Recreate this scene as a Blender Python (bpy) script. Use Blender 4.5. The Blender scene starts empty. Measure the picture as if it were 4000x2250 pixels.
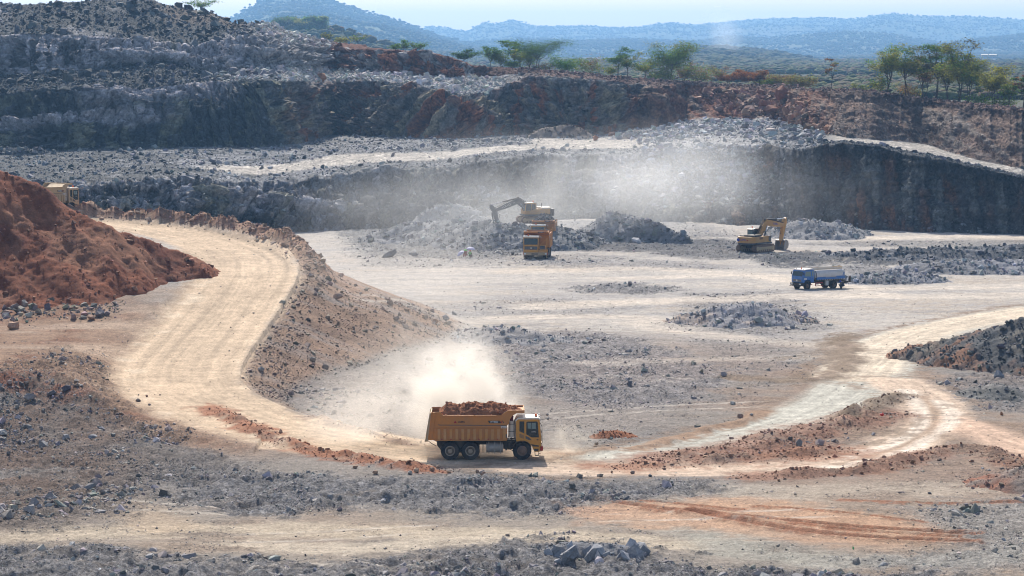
import bpy, bmesh, math, random, time
import numpy as np
from mathutils import Vector, Matrix, Euler

T0 = time.time()
rng = np.random.default_rng(7)
random.seed(7)
R = math.radians
SC = bpy.context.scene
COL = SC.collection

# ------------------------------------------------------------------ camera model
F = 11667.0          # focal length for a 4000 px wide frame (105 mm on a 36 mm sensor)
VH = 200.0           # horizon row
CH = 31.3            # lens height above the pit floor
PITCH = math.atan((1125.0 - VH) / F)
CP, SP = math.cos(PITCH), math.sin(PITCH)


def ray(u, v):
    u = np.asarray(u, float); v = np.asarray(v, float)
    a = (u - 2000.0) / F; b = (1125.0 - v) / F
    return a, CP + b * SP, -SP + b * CP


def at_z(u, v, z=0.0):
    """world point of a photograph pixel at a known height"""
    dx, dy, dz = ray(u, v)
    t = (np.asarray(z, float) - CH) / dz
    return dx * t, dy * t, np.asarray(z, float) + 0 * t


def at_y(u, v, y):
    dx, dy, dz = ray(u, v)
    t = y / dy
    return dx * t, np.asarray(y, float) + 0 * t, CH + dz * t


def pt(u, v, z=0.0):
    x, y, zz = at_z(u, v, z)
    return float(x), float(y), float(zz)


# ------------------------------------------------------------------ numpy noise
_P = np.random.default_rng(11).permutation(4096).astype(np.int32)
_G = np.random.default_rng(5).normal(size=(4096, 3)).astype(np.float32)
_G /= np.linalg.norm(_G, axis=1)[:, None]


def _h(ix, iy, iz):
    return _P[(_P[(_P[ix & 4095] + iy) & 4095] + iz) & 4095]


def pnoise(x, y, z=0.0):
    x = np.asarray(x, np.float32); y = np.asarray(y, np.float32)
    z = np.asarray(z, np.float32) + np.zeros_like(x)
    xi = np.floor(x); yi = np.floor(y); zi = np.floor(z)
    fx, fy, fz = x - xi, y - yi, z - zi
    ix, iy, iz = xi.astype(np.int32), yi.astype(np.int32), zi.astype(np.int32)
    s = lambda t: t * t * t * (t * (t * 6 - 15) + 10)
    wx, wy, wz = s(fx), s(fy), s(fz)
    out = np.zeros_like(x)
    for dx in (0, 1):
        ax = wx if dx else 1 - wx
        for dy in (0, 1):
            ay = wy if dy else 1 - wy
            for dz in (0, 1):
                az = wz if dz else 1 - wz
                g = _G[_h(ix + dx, iy + dy, iz + dz)]
                out += ax * ay * az * (g[:, 0] * (fx - dx) + g[:, 1] * (fy - dy) + g[:, 2] * (fz - dz))
    return out * 1.6


def fbm(x, y, z=0.0, octv=4, gain=0.5, lac=2.03):
    a, s, n = 1.0, 0.0, 0.0
    x = np.asarray(x, np.float32); y = np.asarray(y, np.float32); z = np.asarray(z, np.float32)
    for k in range(octv):
        s = s + a * pnoise(x + 17.3 * k, y - 9.1 * k, z + 5.7 * k)
        n += a; a *= gain; x = x * lac; y = y * lac; z = z * lac
    return s / n * 1.35


def worley(x, y, z=None):
    """F1, F2-F1 and a random value of the nearest cell"""
    x = np.asarray(x, np.float32); y = np.asarray(y, np.float32)
    flat = z is None
    z = np.zeros_like(x) if flat else np.asarray(z, np.float32)
    ix, iy, iz = np.floor(x).astype(np.int32), np.floor(y).astype(np.int32), np.floor(z).astype(np.int32)
    f1 = np.full(x.shape, 9.0, np.float32); f2 = f1.copy(); cid = np.zeros(x.shape, np.int32)
    for dx in (-1, 0, 1):
        for dy in (-1, 0, 1):
            for dz in ((0,) if flat else (-1, 0, 1)):
                h = _h(ix + dx, iy + dy, iz + dz)
                g = _G[h]
                ox = ix + dx + 0.5 + g[:, 0] * 0.55 - x
                oy = iy + dy + 0.5 + g[:, 1] * 0.55 - y
                oz = 0 if flat else iz + dz + 0.5 + g[:, 2] * 0.55 - z
                d = ox * ox + oy * oy + oz * oz
                m = d < f1
                f2 = np.where(m, f1, np.minimum(f2, d))
                f1 = np.where(m, d, f1); cid = np.where(m, h, cid)
    f1 = np.sqrt(f1); f2 = np.sqrt(f2)
    return f1, f2 - f1, (cid % 1024) / 1024.0


def sstep(a, b, x):
    t = np.clip((x - a) / (b - a), 0, 1)
    return t * t * (3 - 2 * t)


def lerp(a, b, t):
    return a + (b - a) * t


def cmix(c, new, m):
    return c + (np.asarray(new, np.float32) - c) * np.clip(m, 0, 1)[:, None]


# ------------------------------------------------------------------ objects
def tag(o, label=None, cat=None, group=None, kind=None):
    if label: o['label'] = label
    if cat: o['category'] = cat
    if group: o['group'] = group
    if kind: o['kind'] = kind
    return o


def link(o, parent=None):
    COL.objects.link(o)
    if parent is not None: o.parent = parent
    return o


def empty(name, loc=(0, 0, 0), rz=0.0, label=None, cat=None, group=None):
    o = bpy.data.objects.new(name, None)
    o.empty_display_size = 0.3
    link(o)
    o.location = loc; o.rotation_euler = (0, 0, rz)
    return tag(o, label, cat, group)


def np_mesh(name, verts, faces, col=None, smooth=True, nper=None):
    """faces: (n,4) or (n,3) int array"""
    me = bpy.data.meshes.new(name)
    verts = np.ascontiguousarray(verts, np.float32); faces = np.ascontiguousarray(faces, np.int32)
    n, k = faces.shape
    me.vertices.add(len(verts)); me.vertices.foreach_set('co', verts.ravel())
    me.loops.add(n * k); me.loops.foreach_set('vertex_index', faces.ravel())
    me.polygons.add(n); me.polygons.foreach_set('loop_start', np.arange(0, n * k, k, dtype=np.int32))
    if smooth: me.polygons.foreach_set('use_smooth', np.ones(n, bool))
    else: me.polygons.foreach_set('use_smooth', np.zeros(n, bool))
    if col is not None:
        at = me.color_attributes.new('Col', 'FLOAT_COLOR', 'POINT')
        c4 = np.ones((len(verts), 4), np.float32); c4[:, :np.shape(col)[1]] = col      # alpha: how loose the surface is
        at.data.foreach_set('color', c4.ravel())
    me.update(calc_edges=True)
    return me


def np_obj(name, verts, faces, mat, col=None, smooth=True, parent=None):
    me = np_mesh(name, verts, faces, col, smooth)
    me.materials.append(mat)
    return link(bpy.data.objects.new(name, me), parent)


def grid_faces(nr, nc, keep=None):
    i = np.arange(nr * nc).reshape(nr, nc)
    f = np.stack([i[:-1, :-1], i[:-1, 1:], i[1:, 1:], i[1:, :-1]], -1).reshape(-1, 4)
    if keep is not None:
        f = f[keep[f].any(axis=1)]
    return f


def compact(verts, faces, *arrs):
    used = np.unique(faces)
    m = np.full(len(verts), -1, np.int64); m[used] = np.arange(len(used))
    return (verts[used], m[faces]) + tuple(a[used] for a in arrs)


def grid_normals(V, nr, nc):
    g = V.reshape(nr, nc, 3)
    du = np.gradient(g, axis=1); dv = np.gradient(g, axis=0)
    n = np.cross(du.reshape(-1, 3), dv.reshape(-1, 3))
    n /= np.linalg.norm(n, axis=1)[:, None] + 1e-9
    return n


# ------------------------------------------------------------------ materials
def new_mat(name):
    m = bpy.data.materials.new(name); m.use_nodes = True
    nt = m.node_tree
    for n in list(nt.nodes): nt.nodes.remove(n)
    out = nt.nodes.new('ShaderNodeOutputMaterial')
    return m, nt, out


def N(nt, typ, **kw):
    n = nt.nodes.new(typ)
    for k, v in kw.items():
        if k in n.inputs: n.inputs[k].default_value = v
        else: setattr(n, k, v)
    return n


def ground_mat(name, scales=(0.6, 4.0, 22.0), amps=(0.25, 0.35, 0.35), bump=0.35, bscale=6.0, bdist=0.15, rough=0.95, spec=0.15, cells=()):
    """vertex colour of the soil or rock times several octaves of speckle, with bump"""
    m, nt, out = new_mat(name)
    b = N(nt, 'ShaderNodeBsdfPrincipled', Roughness=rough)
    b.inputs['Specular IOR Level'].default_value = spec
    at = N(nt, 'ShaderNodeAttribute', attribute_name='Col')
    geo = N(nt, 'ShaderNodeNewGeometry')
    cur = None
    for s, a in zip(scales, amps):
        n = N(nt, 'ShaderNodeTexNoise', Scale=s, Detail=4.0, Roughness=0.62)
        nt.links.new(geo.outputs['Position'], n.inputs['Vector'])
        r = N(nt, 'ShaderNodeMapRange'); r.inputs['From Min'].default_value = 0.28; r.inputs['From Max'].default_value = 0.72
        r.inputs['To Min'].default_value = 1 - a; r.inputs['To Max'].default_value = 1 + a
        nt.links.new(n.outputs['Fac'], r.inputs['Value'])
        if cur is None: cur = r.outputs[0]
        else:
            mm = N(nt, 'ShaderNodeMath', operation='MULTIPLY')
            nt.links.new(cur, mm.inputs[0]); nt.links.new(r.outputs[0], mm.inputs[1]); cur = mm.outputs[0]
    for s, a in cells:                      # stones of a gravel bed: one brightness per cell
        vo = N(nt, 'ShaderNodeTexVoronoi', Scale=s); nt.links.new(geo.outputs['Position'], vo.inputs['Vector'])
        bw = N(nt, 'ShaderNodeSeparateColor'); nt.links.new(vo.outputs['Color'], bw.inputs[0])
        r = N(nt, 'ShaderNodeMapRange'); r.inputs['To Min'].default_value = -a; r.inputs['To Max'].default_value = a
        nt.links.new(bw.outputs[0], r.inputs['Value'])
        ma = N(nt, 'ShaderNodeMath', operation='MULTIPLY_ADD'); ma.inputs[2].default_value = 1.0
        nt.links.new(r.outputs[0], ma.inputs[0]); nt.links.new(at.outputs['Alpha'], ma.inputs[1]); r = ma
        mm = N(nt, 'ShaderNodeMath', operation='MULTIPLY')
        nt.links.new(cur, mm.inputs[0]); nt.links.new(r.outputs[0], mm.inputs[1]); cur = mm.outputs[0]
    vm = N(nt, 'ShaderNodeVectorMath', operation='SCALE')
    nt.links.new(at.outputs['Color'], vm.inputs[0]); nt.links.new(cur, vm.inputs['Scale'])
    nt.links.new(vm.outputs[0], b.inputs['Base Color'])
    bn = N(nt, 'ShaderNodeTexNoise', Scale=bscale, Detail=6.0, Roughness=0.7)
    nt.links.new(geo.outputs['Position'], bn.inputs['Vector'])
    bp = N(nt, 'ShaderNodeBump', Strength=bump, Distance=bdist)
    hm = N(nt, 'ShaderNodeMath', operation='MULTIPLY'); nt.links.new(bn.outputs['Fac'], hm.inputs[0]); nt.links.new(at.outputs['Alpha'], hm.inputs[1])
    nt.links.new(hm.outputs[0], bp.inputs['Height'])
    nt.links.new(bp.outputs[0], b.inputs['Normal'])
    nt.links.new(b.outputs[0], out.inputs['Surface'])
    return m


def paint_mat(name, col, rough=0.5, metal=0.0, dust=0.0, dustcol=(0.42, 0.30, 0.18), scale=3.0, spec=0.4, var=0.12, zfade=None):
    """paint or metal with uneven wear and a dirt coat that is thicker where noise says"""
    m, nt, out = new_mat(name)
    b = N(nt, 'ShaderNodeBsdfPrincipled', Roughness=rough, Metallic=metal)
    b.inputs['Specular IOR Level'].default_value = spec
    tc = N(nt, 'ShaderNodeTexCoord')
    n = N(nt, 'ShaderNodeTexNoise', Scale=scale, Detail=6.0, Roughness=0.65)
    nt.links.new(tc.outputs['Object'], n.inputs['Vector'])
    cr = N(nt, 'ShaderNodeMapRange'); cr.inputs['From Min'].default_value = 0.35; cr.inputs['From Max'].default_value = 0.75
    cr.inputs['To Min'].default_value = max(0.0, dust - 0.32); cr.inputs['To Max'].default_value = min(1.0, dust + 0.4) if dust > 0 else 0.0
    nt.links.new(n.outputs['Fac'], cr.inputs['Value'])
    n2 = N(nt, 'ShaderNodeTexNoise', Scale=scale * 5, Detail=3.0)
    nt.links.new(tc.outputs['Object'], n2.inputs['Vector'])
    v = N(nt, 'ShaderNodeMapRange'); v.inputs['To Min'].default_value = 1 - var; v.inputs['To Max'].default_value = 1 + var
    nt.links.new(n2.outputs['Fac'], v.inputs['Value'])
    sc = N(nt, 'ShaderNodeVectorMath', operation='SCALE'); sc.inputs[0].default_value = col[:3]
    nt.links.new(v.outputs[0], sc.inputs['Scale'])
    mx = N(nt, 'ShaderNodeMix', data_type='RGBA')
    nt.links.new(cr.outputs[0], mx.inputs['Factor'])
    nt.links.new(sc.outputs[0], mx.inputs['A']); mx.inputs['B'].default_value = (*dustcol, 1)
    nt.links.new(mx.outputs['Result'], b.inputs['Base Color'])
    rr = N(nt, 'ShaderNodeMapRange'); rr.inputs['To Min'].default_value = rough; rr.inputs['To Max'].default_value = min(1, rough + 0.4)
    nt.links.new(cr.outputs[0], rr.inputs['Value']); nt.links.new(rr.outputs[0], b.inputs['Roughness'])
    nt.links.new(b.outputs[0], out.inputs['Surface'])
    return m


def glass_mat(name, tint=(0.03, 0.045, 0.05), trans=0.35):
    m, nt, out = new_mat(name)
    b = N(nt, 'ShaderNodeBsdfPrincipled', Roughness=0.08)
    b.inputs['Base Color'].default_value = (*tint, 1)
    b.inputs['Specular IOR Level'].default_value = 0.6
    b.inputs['Transmission Weight'].default_value = trans
    n = N(nt, 'ShaderNodeTexNoise', Scale=4.0); tc = N(nt, 'ShaderNodeTexCoord')
    nt.links.new(tc.outputs['Object'], n.inputs['Vector'])
    r = N(nt, 'ShaderNodeMapRange'); r.inputs['To Min'].default_value = 0.03; r.inputs['To Max'].default_value = 0.3
    nt.links.new(n.outputs['Fac'], r.inputs['Value']); nt.links.new(r.outputs[0], b.inputs['Roughness'])
    nt.links.new(b.outputs[0], out.inputs['Surface'])
    return m


# ------------------------------------------------------------------ camera, sun, sky
cam = bpy.data.cameras.new('camera'); cam.lens = 105.0; cam.sensor_width = 36.0
cam.clip_start = 1.0; cam.clip_end = 40000.0
camo = link(bpy.data.objects.new('camera', cam))
camo.location = (0, 0, CH); camo.rotation_euler = (math.pi / 2 - PITCH, 0, 0)
SC.camera = camo

SUN_EL, SUN_AZ = R(38.0), R(-7.0)     # behind the far wall, a little left
sdir = Vector((math.sin(SUN_AZ) * math.cos(SUN_EL), math.cos(SUN_AZ) * math.cos(SUN_EL), math.sin(SUN_EL)))
sun = bpy.data.lights.new('sun', 'SUN'); sun.energy = 4.8; sun.angle = R(0.53); sun.color = (1.0, 0.935, 0.835)
suno = link(bpy.data.objects.new('sun', sun)); suno.location = (-60, 300, 300)
suno.rotation_euler = (-sdir).to_track_quat('-Z', 'Y').to_euler()

W = bpy.data.worlds.new('World'); SC.world = W; W.use_nodes = True
nt = W.node_tree
for n in list(nt.nodes): nt.nodes.remove(n)
sky = nt.nodes.new('ShaderNodeTexSky'); sky.sky_type = 'NISHITA'; sky.sun_disc = False
sky.sun_elevation = SUN_EL; sky.sun_rotation = SUN_AZ; sky.altitude = 900; sky.air_density = 1.0; sky.dust_density = 4.5; sky.ozone_density = 0.2
bg = nt.nodes.new('ShaderNodeBackground'); bg.inputs['Strength'].default_value = 0.136
wo = nt.nodes.new('ShaderNodeOutputWorld')
nt.links.new(sky.outputs[0], bg.inputs['Color']); nt.links.new(bg.outputs[0], wo.inputs['Surface'])

SC.view_settings.view_transform = 'Standard'; SC.view_settings.look = 'None'
SC.view_settings.gamma = 1.0; SC.view_settings.exposure = 0.24
SC.render.engine = 'CYCLES'
cy = SC.cycles
cy.max_bounces = 6; cy.diffuse_bounces = 3; cy.glossy_bounces = 2; cy.transmission_bounces = 4; cy.volume_bounces = 3; cy.transparent_max_bounces = 8
cy.use_denoising = True; cy.use_adaptive_sampling = False
cy.pixel_filter_type = 'BLACKMAN_HARRIS'; cy.filter_width = 1.05
try: cy.denoiser = 'OPENIMAGEDENOISE'
except Exception: pass
# ------------------------------------------------------------------ the pit floor, the ramp and the left bank
ROAD = [(2700, 1800, 0), (2120, 1800, 0), (1500, 1752, 0.1), (1000, 1650, 0.5), (760, 1545, 1.2), (690, 1500, 1.6), (740, 1400, 2.5), (830, 1300, 3.6),
        (905, 1200, 4.9), (975, 1100, 6.6), (1000, 1020, 7.8), (880, 955, 8.7), (700, 905, 9.6), (480, 875, 10.4), (250, 862, 10.9), (-300, 850, 11.6), (-900, 850, 12)]
RP = np.array([pt(*p) for p in ROAD])


def resample(P, step=1.0):
    out = [P[0]]
    for a, b in zip(P[:-1], P[1:]):
        n = max(1, int(np.linalg.norm(b[:2] - a[:2]) / step))
        for i in range(1, n + 1): out.append(a + (b - a) * i / n)
    return np.array(out)


def smooth_line(P, step=1.0, it=60):
    Q = resample(np.asarray(P, float), step)
    for _ in range(it):
        Q[1:-1] = 0.25 * Q[:-2] + 0.5 * Q[1:-1] + 0.25 * Q[2:]
    return Q


RS = smooth_line(RP, 2.2, 10)
SAMP = RS[::4]


def seg_dist(x, y, Q):
    """distance to the polyline Q, signed positive on its right, and the position along it (index)"""
    best = np.full(x.shape, 1e9, np.float32); sg = np.zeros_like(best); sp = np.zeros_like(best)
    for i in range(len(Q) - 1):
        ax, ay = Q[i, 0], Q[i, 1]; bx, by = Q[i + 1, 0], Q[i + 1, 1]
        dx, dy = bx - ax, by - ay; L2 = dx * dx + dy * dy + 1e-9
        t = np.clip(((x - ax) * dx + (y - ay) * dy) / L2, 0, 1)
        ex, ey = x - ax - t * dx, y - ay - t * dy
        d = ex * ex + ey * ey
        m = d < best
        best = np.where(m, d, best)
        sg = np.where(m, np.sign((x - ax) * (-dy) * -1 + (y - ay) * dx * -1), sg)
        sp = np.where(m, i + t, sp)
    return np.sqrt(best), sg, sp


SDC = {}


def stroke_d(x, y, pts):
    if len(x) > 100000:
        k = (tuple(pts), len(x))
        if k not in SDC: SDC[k] = stroke_d_(x, y, pts)
        return SDC[k]
    return stroke_d_(x, y, pts)


def stroke_d_(x, y, pts):
    Q = smooth_line(np.array([pt(*p) for p in pts]), 2.0, 3)
    pad = 25
    m = (x > Q[:, 0].min() - pad) & (x < Q[:, 0].max() + pad) & (y > Q[:, 1].min() - pad) & (y < Q[:, 1].max() + pad)
    d = np.full(x.shape, 99.0, np.float32); s = np.zeros_like(d)
    if m.any():
        dd, sg, sp = seg_dist(x[m], y[m], Q)
        d[m] = dd * np.where(sg == 0, 1, sg); s[m] = sp / max(1, len(Q) - 1)
    return d, s


def poly_d(x, y, pts):
    """signed distance (m) to a polygon given as photograph pixels on the floor, negative inside"""
    Q = np.array([pt(*p) for p in pts]); Q = np.vstack([Q, Q[:1]])
    pad = 14
    m = (x > Q[:, 0].min() - pad) & (x < Q[:, 0].max() + pad) & (y > Q[:, 1].min() - pad) & (y < Q[:, 1].max() + pad)
    full = np.full(x.shape, 99.0, np.float32)
    if not m.any(): return full
    x = x[m]; y = y[m]
    d, _, _ = seg_dist(x, y, Q)
    ins = np.zeros(x.shape, bool)
    for a, b in zip(Q[:-1], Q[1:]):
        c = ((a[1] > y) != (b[1] > y)) & (x < (b[0] - a[0]) * (y - a[1]) / (b[1] - a[1] + 1e-9) + a[0])
        ins ^= c
    full[m] = np.where(ins, -d, d)
    return full


def y_of_x(pts):
    Q = np.array([pt(*p) for p in pts]); o = np.argsort(Q[:, 0])
    return Q[o, 0], Q[o, 1]


BANK_C = y_of_x([(-900, 1390, 3.4), (0, 1445, 3.4), (150, 1437, 3.4), (330, 1480, 2.9), (450, 1560, 1.9), (600, 1640, 1.1), (760, 1690, .7), (1000, 1745, .3)])
BANK_F = y_of_x([(-900, 1800, 0), (0, 1770, 0), (250, 1730, 0), (450, 1700, 0), (620, 1715, 0), (780, 1740, 0), (1000, 1790, 0)])

# windrows and ruts: (points, height, half width)
WINDROWS = [
    ([(830, 1635), (960, 1690), (1150, 1750), (1400, 1798), (1600, 1822), (1725, 1840)], 0.5, 1.0),
    ([(1230, 1655), (1330, 1680), (1450, 1712), (1620, 1738)], 0.35, 0.7),
    ([(2480, 1822), (2650, 1812), (2850, 1800), (3050, 1792), (3250, 1760)], 0.55, 1.6),
    ([(2600, 1796), (2900, 1760), (3150, 1690), (3300, 1655), (3440, 1620)], 0.6, 2.0),
    ([(2950, 1862), (3200, 1856), (3400, 1832), (3560, 1795), (3700, 1748), (3790, 1738), (3870, 1775), (3960, 1802), (4200, 1860)], 0.5, 1.2),
    ([(3300, 1640), (3440, 1580), (3530, 1550)], 0.6, 1.2),
    ([(2230, 1770), (2420, 1765), (2650, 1715), (2900, 1650), (3000, 1610)], 0.35, 1.0),
    ([(2850, 1480), (3050, 1500), (3250, 1480), (3320, 1400), (3290, 1320)], 0.3, 1.4),
]
RUTS = [
    ([(2420, 1962), (2700, 2005), (2950, 2020), (3200, 2050), (3440, 2066), (3800, 2090)], .10, .35),
    ([(2700, 2000), (2980, 2050), (3200, 2090), (3500, 2110), (3780, 2120)], .12, .4),
    ([(2950, 1975), (3150, 1995), (3350, 2005), (3600, 2040)], .05, .16), ([(3000, 2030), (3200, 2064), (3500, 2084), (3750, 2100)], .05, .14), ([(2500, 1950), (2750, 1975), (2900, 1990)], .05, .2),
    ([(3300, 1955), (3500, 1970), (3700, 1975), (3950, 1965)], .05, .25),
]


ROADC = {}


def road_d(x, y):
    k = (len(x), float(x[0]), float(y[-1]))
    if k not in ROADC:
        ROADC[k] = seg_dist(x, y, RS)
    return ROADC[k]


def ground_h(x, y, detail=True):
    x = np.asarray(x, np.float32); y = np.asarray(y, np.float32)
    d, sg, sp = road_d(x, y) if len(x) > 5000 else seg_dist(x, y, RS)
    num = np.zeros_like(x); den = np.zeros_like(x)
    for q in SAMP:
        w = 1.0 / ((x - q[0]) ** 2 + (y - q[1]) ** 2 + 6.0) ** 2
        num += w * q[2]; den += w
    zi = num / den
    o_ = np.argsort(RS[:, 1]); zy = np.interp(y, [235, 250, 268, 285, 298, 312, 325, 345, 362, 380], [.2, .7, 1.6, 2.7, 4.0, 5.6, 7.2, 9.2, 10.8, 11.6]).astype(np.float32)
    zi = lerp(zi, zy, sstep(-14, -26, x))
    zl = np.interp(y, [235, 250, 268, 285, 298, 312, 325, 345, 362, 380], [3.0, 3.2, 3.4, 3.6, 4.1, 5.6, 7.2, 9.2, 10.8, 11.6]).astype(np.float32)
    zi = lerp(zi, zl, sstep(-31, -41, x))
    zn = np.interp(sp, np.arange(len(RS)), RS[:, 2]).astype(np.float32)
    near = sstep(10, 4, d)
    zr = lerp(zi, zn, near)
    hw = 5.2
    t = np.maximum(d - hw, 0)
    edge = fbm(x * .12, y * .12, 3.1, 3) * 1.1
    zr_s = lerp(zn, zr, 0.0)
    drop = zr_s - np.maximum(t - .6 + edge * .7, 0) * 0.39
    k = 0.9
    right = np.where(drop > 0, 0.5 * (drop + np.sqrt(drop * drop + k * k)) - k * .5, 0.5 * (drop + np.sqrt(drop * drop + k * k)) - k * .5)
    right = np.maximum(right, 0) * (zr_s > 0.02) + 0
    s = sstep(-3, 3, sg * d)
    h = lerp(zr, np.where(t > 0, right, zn), s)
    # berm on the drop side of the upper ramp
    up = sstep(7.2, 8.6, zn) * sstep(11.8, 10.8, zn)
    bn = 0.75 + 0.35 * fbm(x * .35, y * .35, 9.0, 3)
    h = h + (sg > 0) * np.exp(-((d - hw - 2.2) / 2.0) ** 2) * bn * (0.30 * sstep(.8, 3, zn) + 3.0 * up * (sg > 0))
    # left bank down to the foreground
    yc = np.interp(x, *BANK_C); yf = np.interp(x, *BANK_F)
    yc = yc + 2.5 * fbm(x * .09, y * 0.03, 4.4, 3)
    b = np.clip((y - yf) / np.maximum(yc - yf, 1), 0, 1)
    bw = sstep(-22, -38, x)
    b = lerp(b * b * (3 - 2 * b), b ** 2.1, bw)
    h = h * np.where(x < BANK_C[0][-1], b, sstep(-3, 1.5, y - np.interp(x, [-30, -20, -8, 20], [236, 240, 236, 229])))
    if detail:
        h = h + 0.22 * fbm(x * .035, y * .035, 1.7, 3) * sstep(4, 9, d)
        # steep red scarp biting into the bank at the far left
        for pts, ht, wd in WINDROWS:
            dd, ss = stroke_d(x, y, pts)
            e = sstep(0, .08, ss) * sstep(1, .92, ss)
            h = h + ht * e * np.exp(-((dd + 1.0 * fbm(x * .16, y * .16, 5.2, 2)) / (wd * (1 + .5 * fbm(x * .25, y * .2, 8.2, 2)))) ** 2) * np.clip(0.7 + 1.1 * fbm(x * .3, y * .3, 2.2, 4), .08, 1.7)
        for pts, ht, wd in RUTS:
            dd, ss = stroke_d(x, y, pts)
            h = h - ht * np.exp(-(dd / wd) ** 2) + ht * 1.3 * np.exp(-((np.abs(dd) - 2 * wd) / wd) ** 2)
    return h


# colours of the soils (real albedo)
C_PALE = (.455, .415, .37); C_TAN = (.40, .325, .25); C_GREY = (.21, .204, .208); C_DARK = (.095, .10, .112)
C_RED = (.30, .115, .055); C_ROAD = (.565, .425, .29); C_GREEN = (.44, .425, .365); C_ORANGE = (.47, .27, .16); C_MUD = (.20, .145, .10)
C_WHITE = (.50, .48, .47); C_BROWN = (.30, .20, .14)

RUBBLE = [  # polygon, strength, colour
    ([(1250, 880), (1800, 862), (2750, 868), (2900, 925), (2300, 940), (1400, 912)], .65, C_GREY),
    ([(2100, 1015), (2700, 1020), (2900, 1050), (2500, 1062), (2150, 1045)], .45, C_GREY), ([(1500, 1190), (2100, 1165), (2500, 1200), (2300, 1235), (1700, 1240)], .35, C_GREY), ([(2700, 1330), (3100, 1320), (3200, 1420), (2900, 1470), (2700, 1410)], .4, C_GREY),
    ([(520, 1850), (800, 1815), (1050, 1850), (1400, 1862), (1720, 1855), (2050, 1865), (2400, 1885), (2700, 1890), (2750, 1930), (2450, 1955), (2250, 1990), (2000, 2010), (1700, 2000), (1500, 1980), (1250, 2000), (1000, 2010), (700, 1960)], 1.0, C_GREY),
    ([(-700, 2150), (0, 2130), (450, 2140), (800, 2185), (1200, 2210), (1600, 2175), (1900, 2130), (2250, 2110), (2500, 2150), (2700, 2215), (3000, 2225), (3300, 2230), (3700, 2225), (3700, 2420), (-700, 2420)], 1.0, C_GREY),
    ([(-700, 1560), (0, 1560), (250, 1500), (420, 1545), (560, 1640), (850, 1760), (1000, 1830), (700, 1900), (560, 1960), (420, 2020), (200, 2060), (-700, 2090)], .8, (.175, .155, .145)),
    ([(3500, 1990), (3800, 1960), (4300, 1930), (4700, 2000), (4700, 2240), (3300, 2240), (3250, 2180), (3700, 2140)], .55, (.30, .295, .29)),
    ([(1880, 1310), (2200, 1285), (2500, 1320), (2680, 1400), (2860, 1470), (2760, 1560), (2450, 1590), (2200, 1580), (2000, 1520), (1880, 1440)], .8, (.27, .25, .25)),
    ([(2120, 1560), (2500, 1570), (2600, 1640), (2350, 1690), (2150, 1680)], .35, (.34, .29, .26)),
    ([(2900, 1000), (3200, 985), (3500, 990), (3800, 975), (4700, 970), (4700, 1050), (3900, 1040), (3600, 1045), (3300, 1030), (3050, 1045)], 1.0, C_DARK),
    ([(3250, 1030), (3500, 1045), (3700, 1085), (3550, 1105), (3300, 1090)], .8, C_GREY),
    ([(3000, 955), (3400, 940), (4700, 930), (4700, 975), (3500, 965)], .5, C_DARK),
    ([(2150, 945), (2500, 930), (2850, 935), (3000, 965), (2950, 1010), (2700, 1015), (2500, 985), (2250, 975)], .8, C_DARK),
    ([(1330, 900), (1700, 900), (2120, 905), (2120, 985), (1900, 1015), (1600, 1010), (1400, 985)], .9, (.17, .175, .18)),
    ([(1380, 985), (1700, 1010), (2050, 1000), (2300, 990), (2500, 1010), (2200, 1035), (1700, 1050), (1420, 1040)], .5, C_GREY),
    ([(2230, 1128), (2400, 1105), (2600, 1118), (2660, 1135), (2500, 1150), (2300, 1148)], .9, C_GREY),
    ([(3660, 1480), (4000, 1440), (4500, 1450), (4500, 1600), (3850, 1600), (3700, 1540)], .7, C_GREY),
    ([(2700, 1150), (3050, 1140), (3250, 1290), (3000, 1310), (2600, 1290)], .6, C_GREY),
    ([(1100, 1520), (1330, 1480), (1600, 1440), (1850, 1350), (1980, 1330), (1950, 1480), (1700, 1640), (1500, 1710), (1250, 1640)], .6, (.30, .255, .23)),
    ([(2950, 1690), (3150, 1650), (3330, 1600), (3480, 1590), (3450, 1680), (3250, 1740), (3000, 1770)], .5, C_BROWN),
    ([(3750, 1850), (4000, 1810), (4300, 1820), (4300, 1890), (3850, 1895)], .7, (.26, .17, .13)),
]


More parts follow.
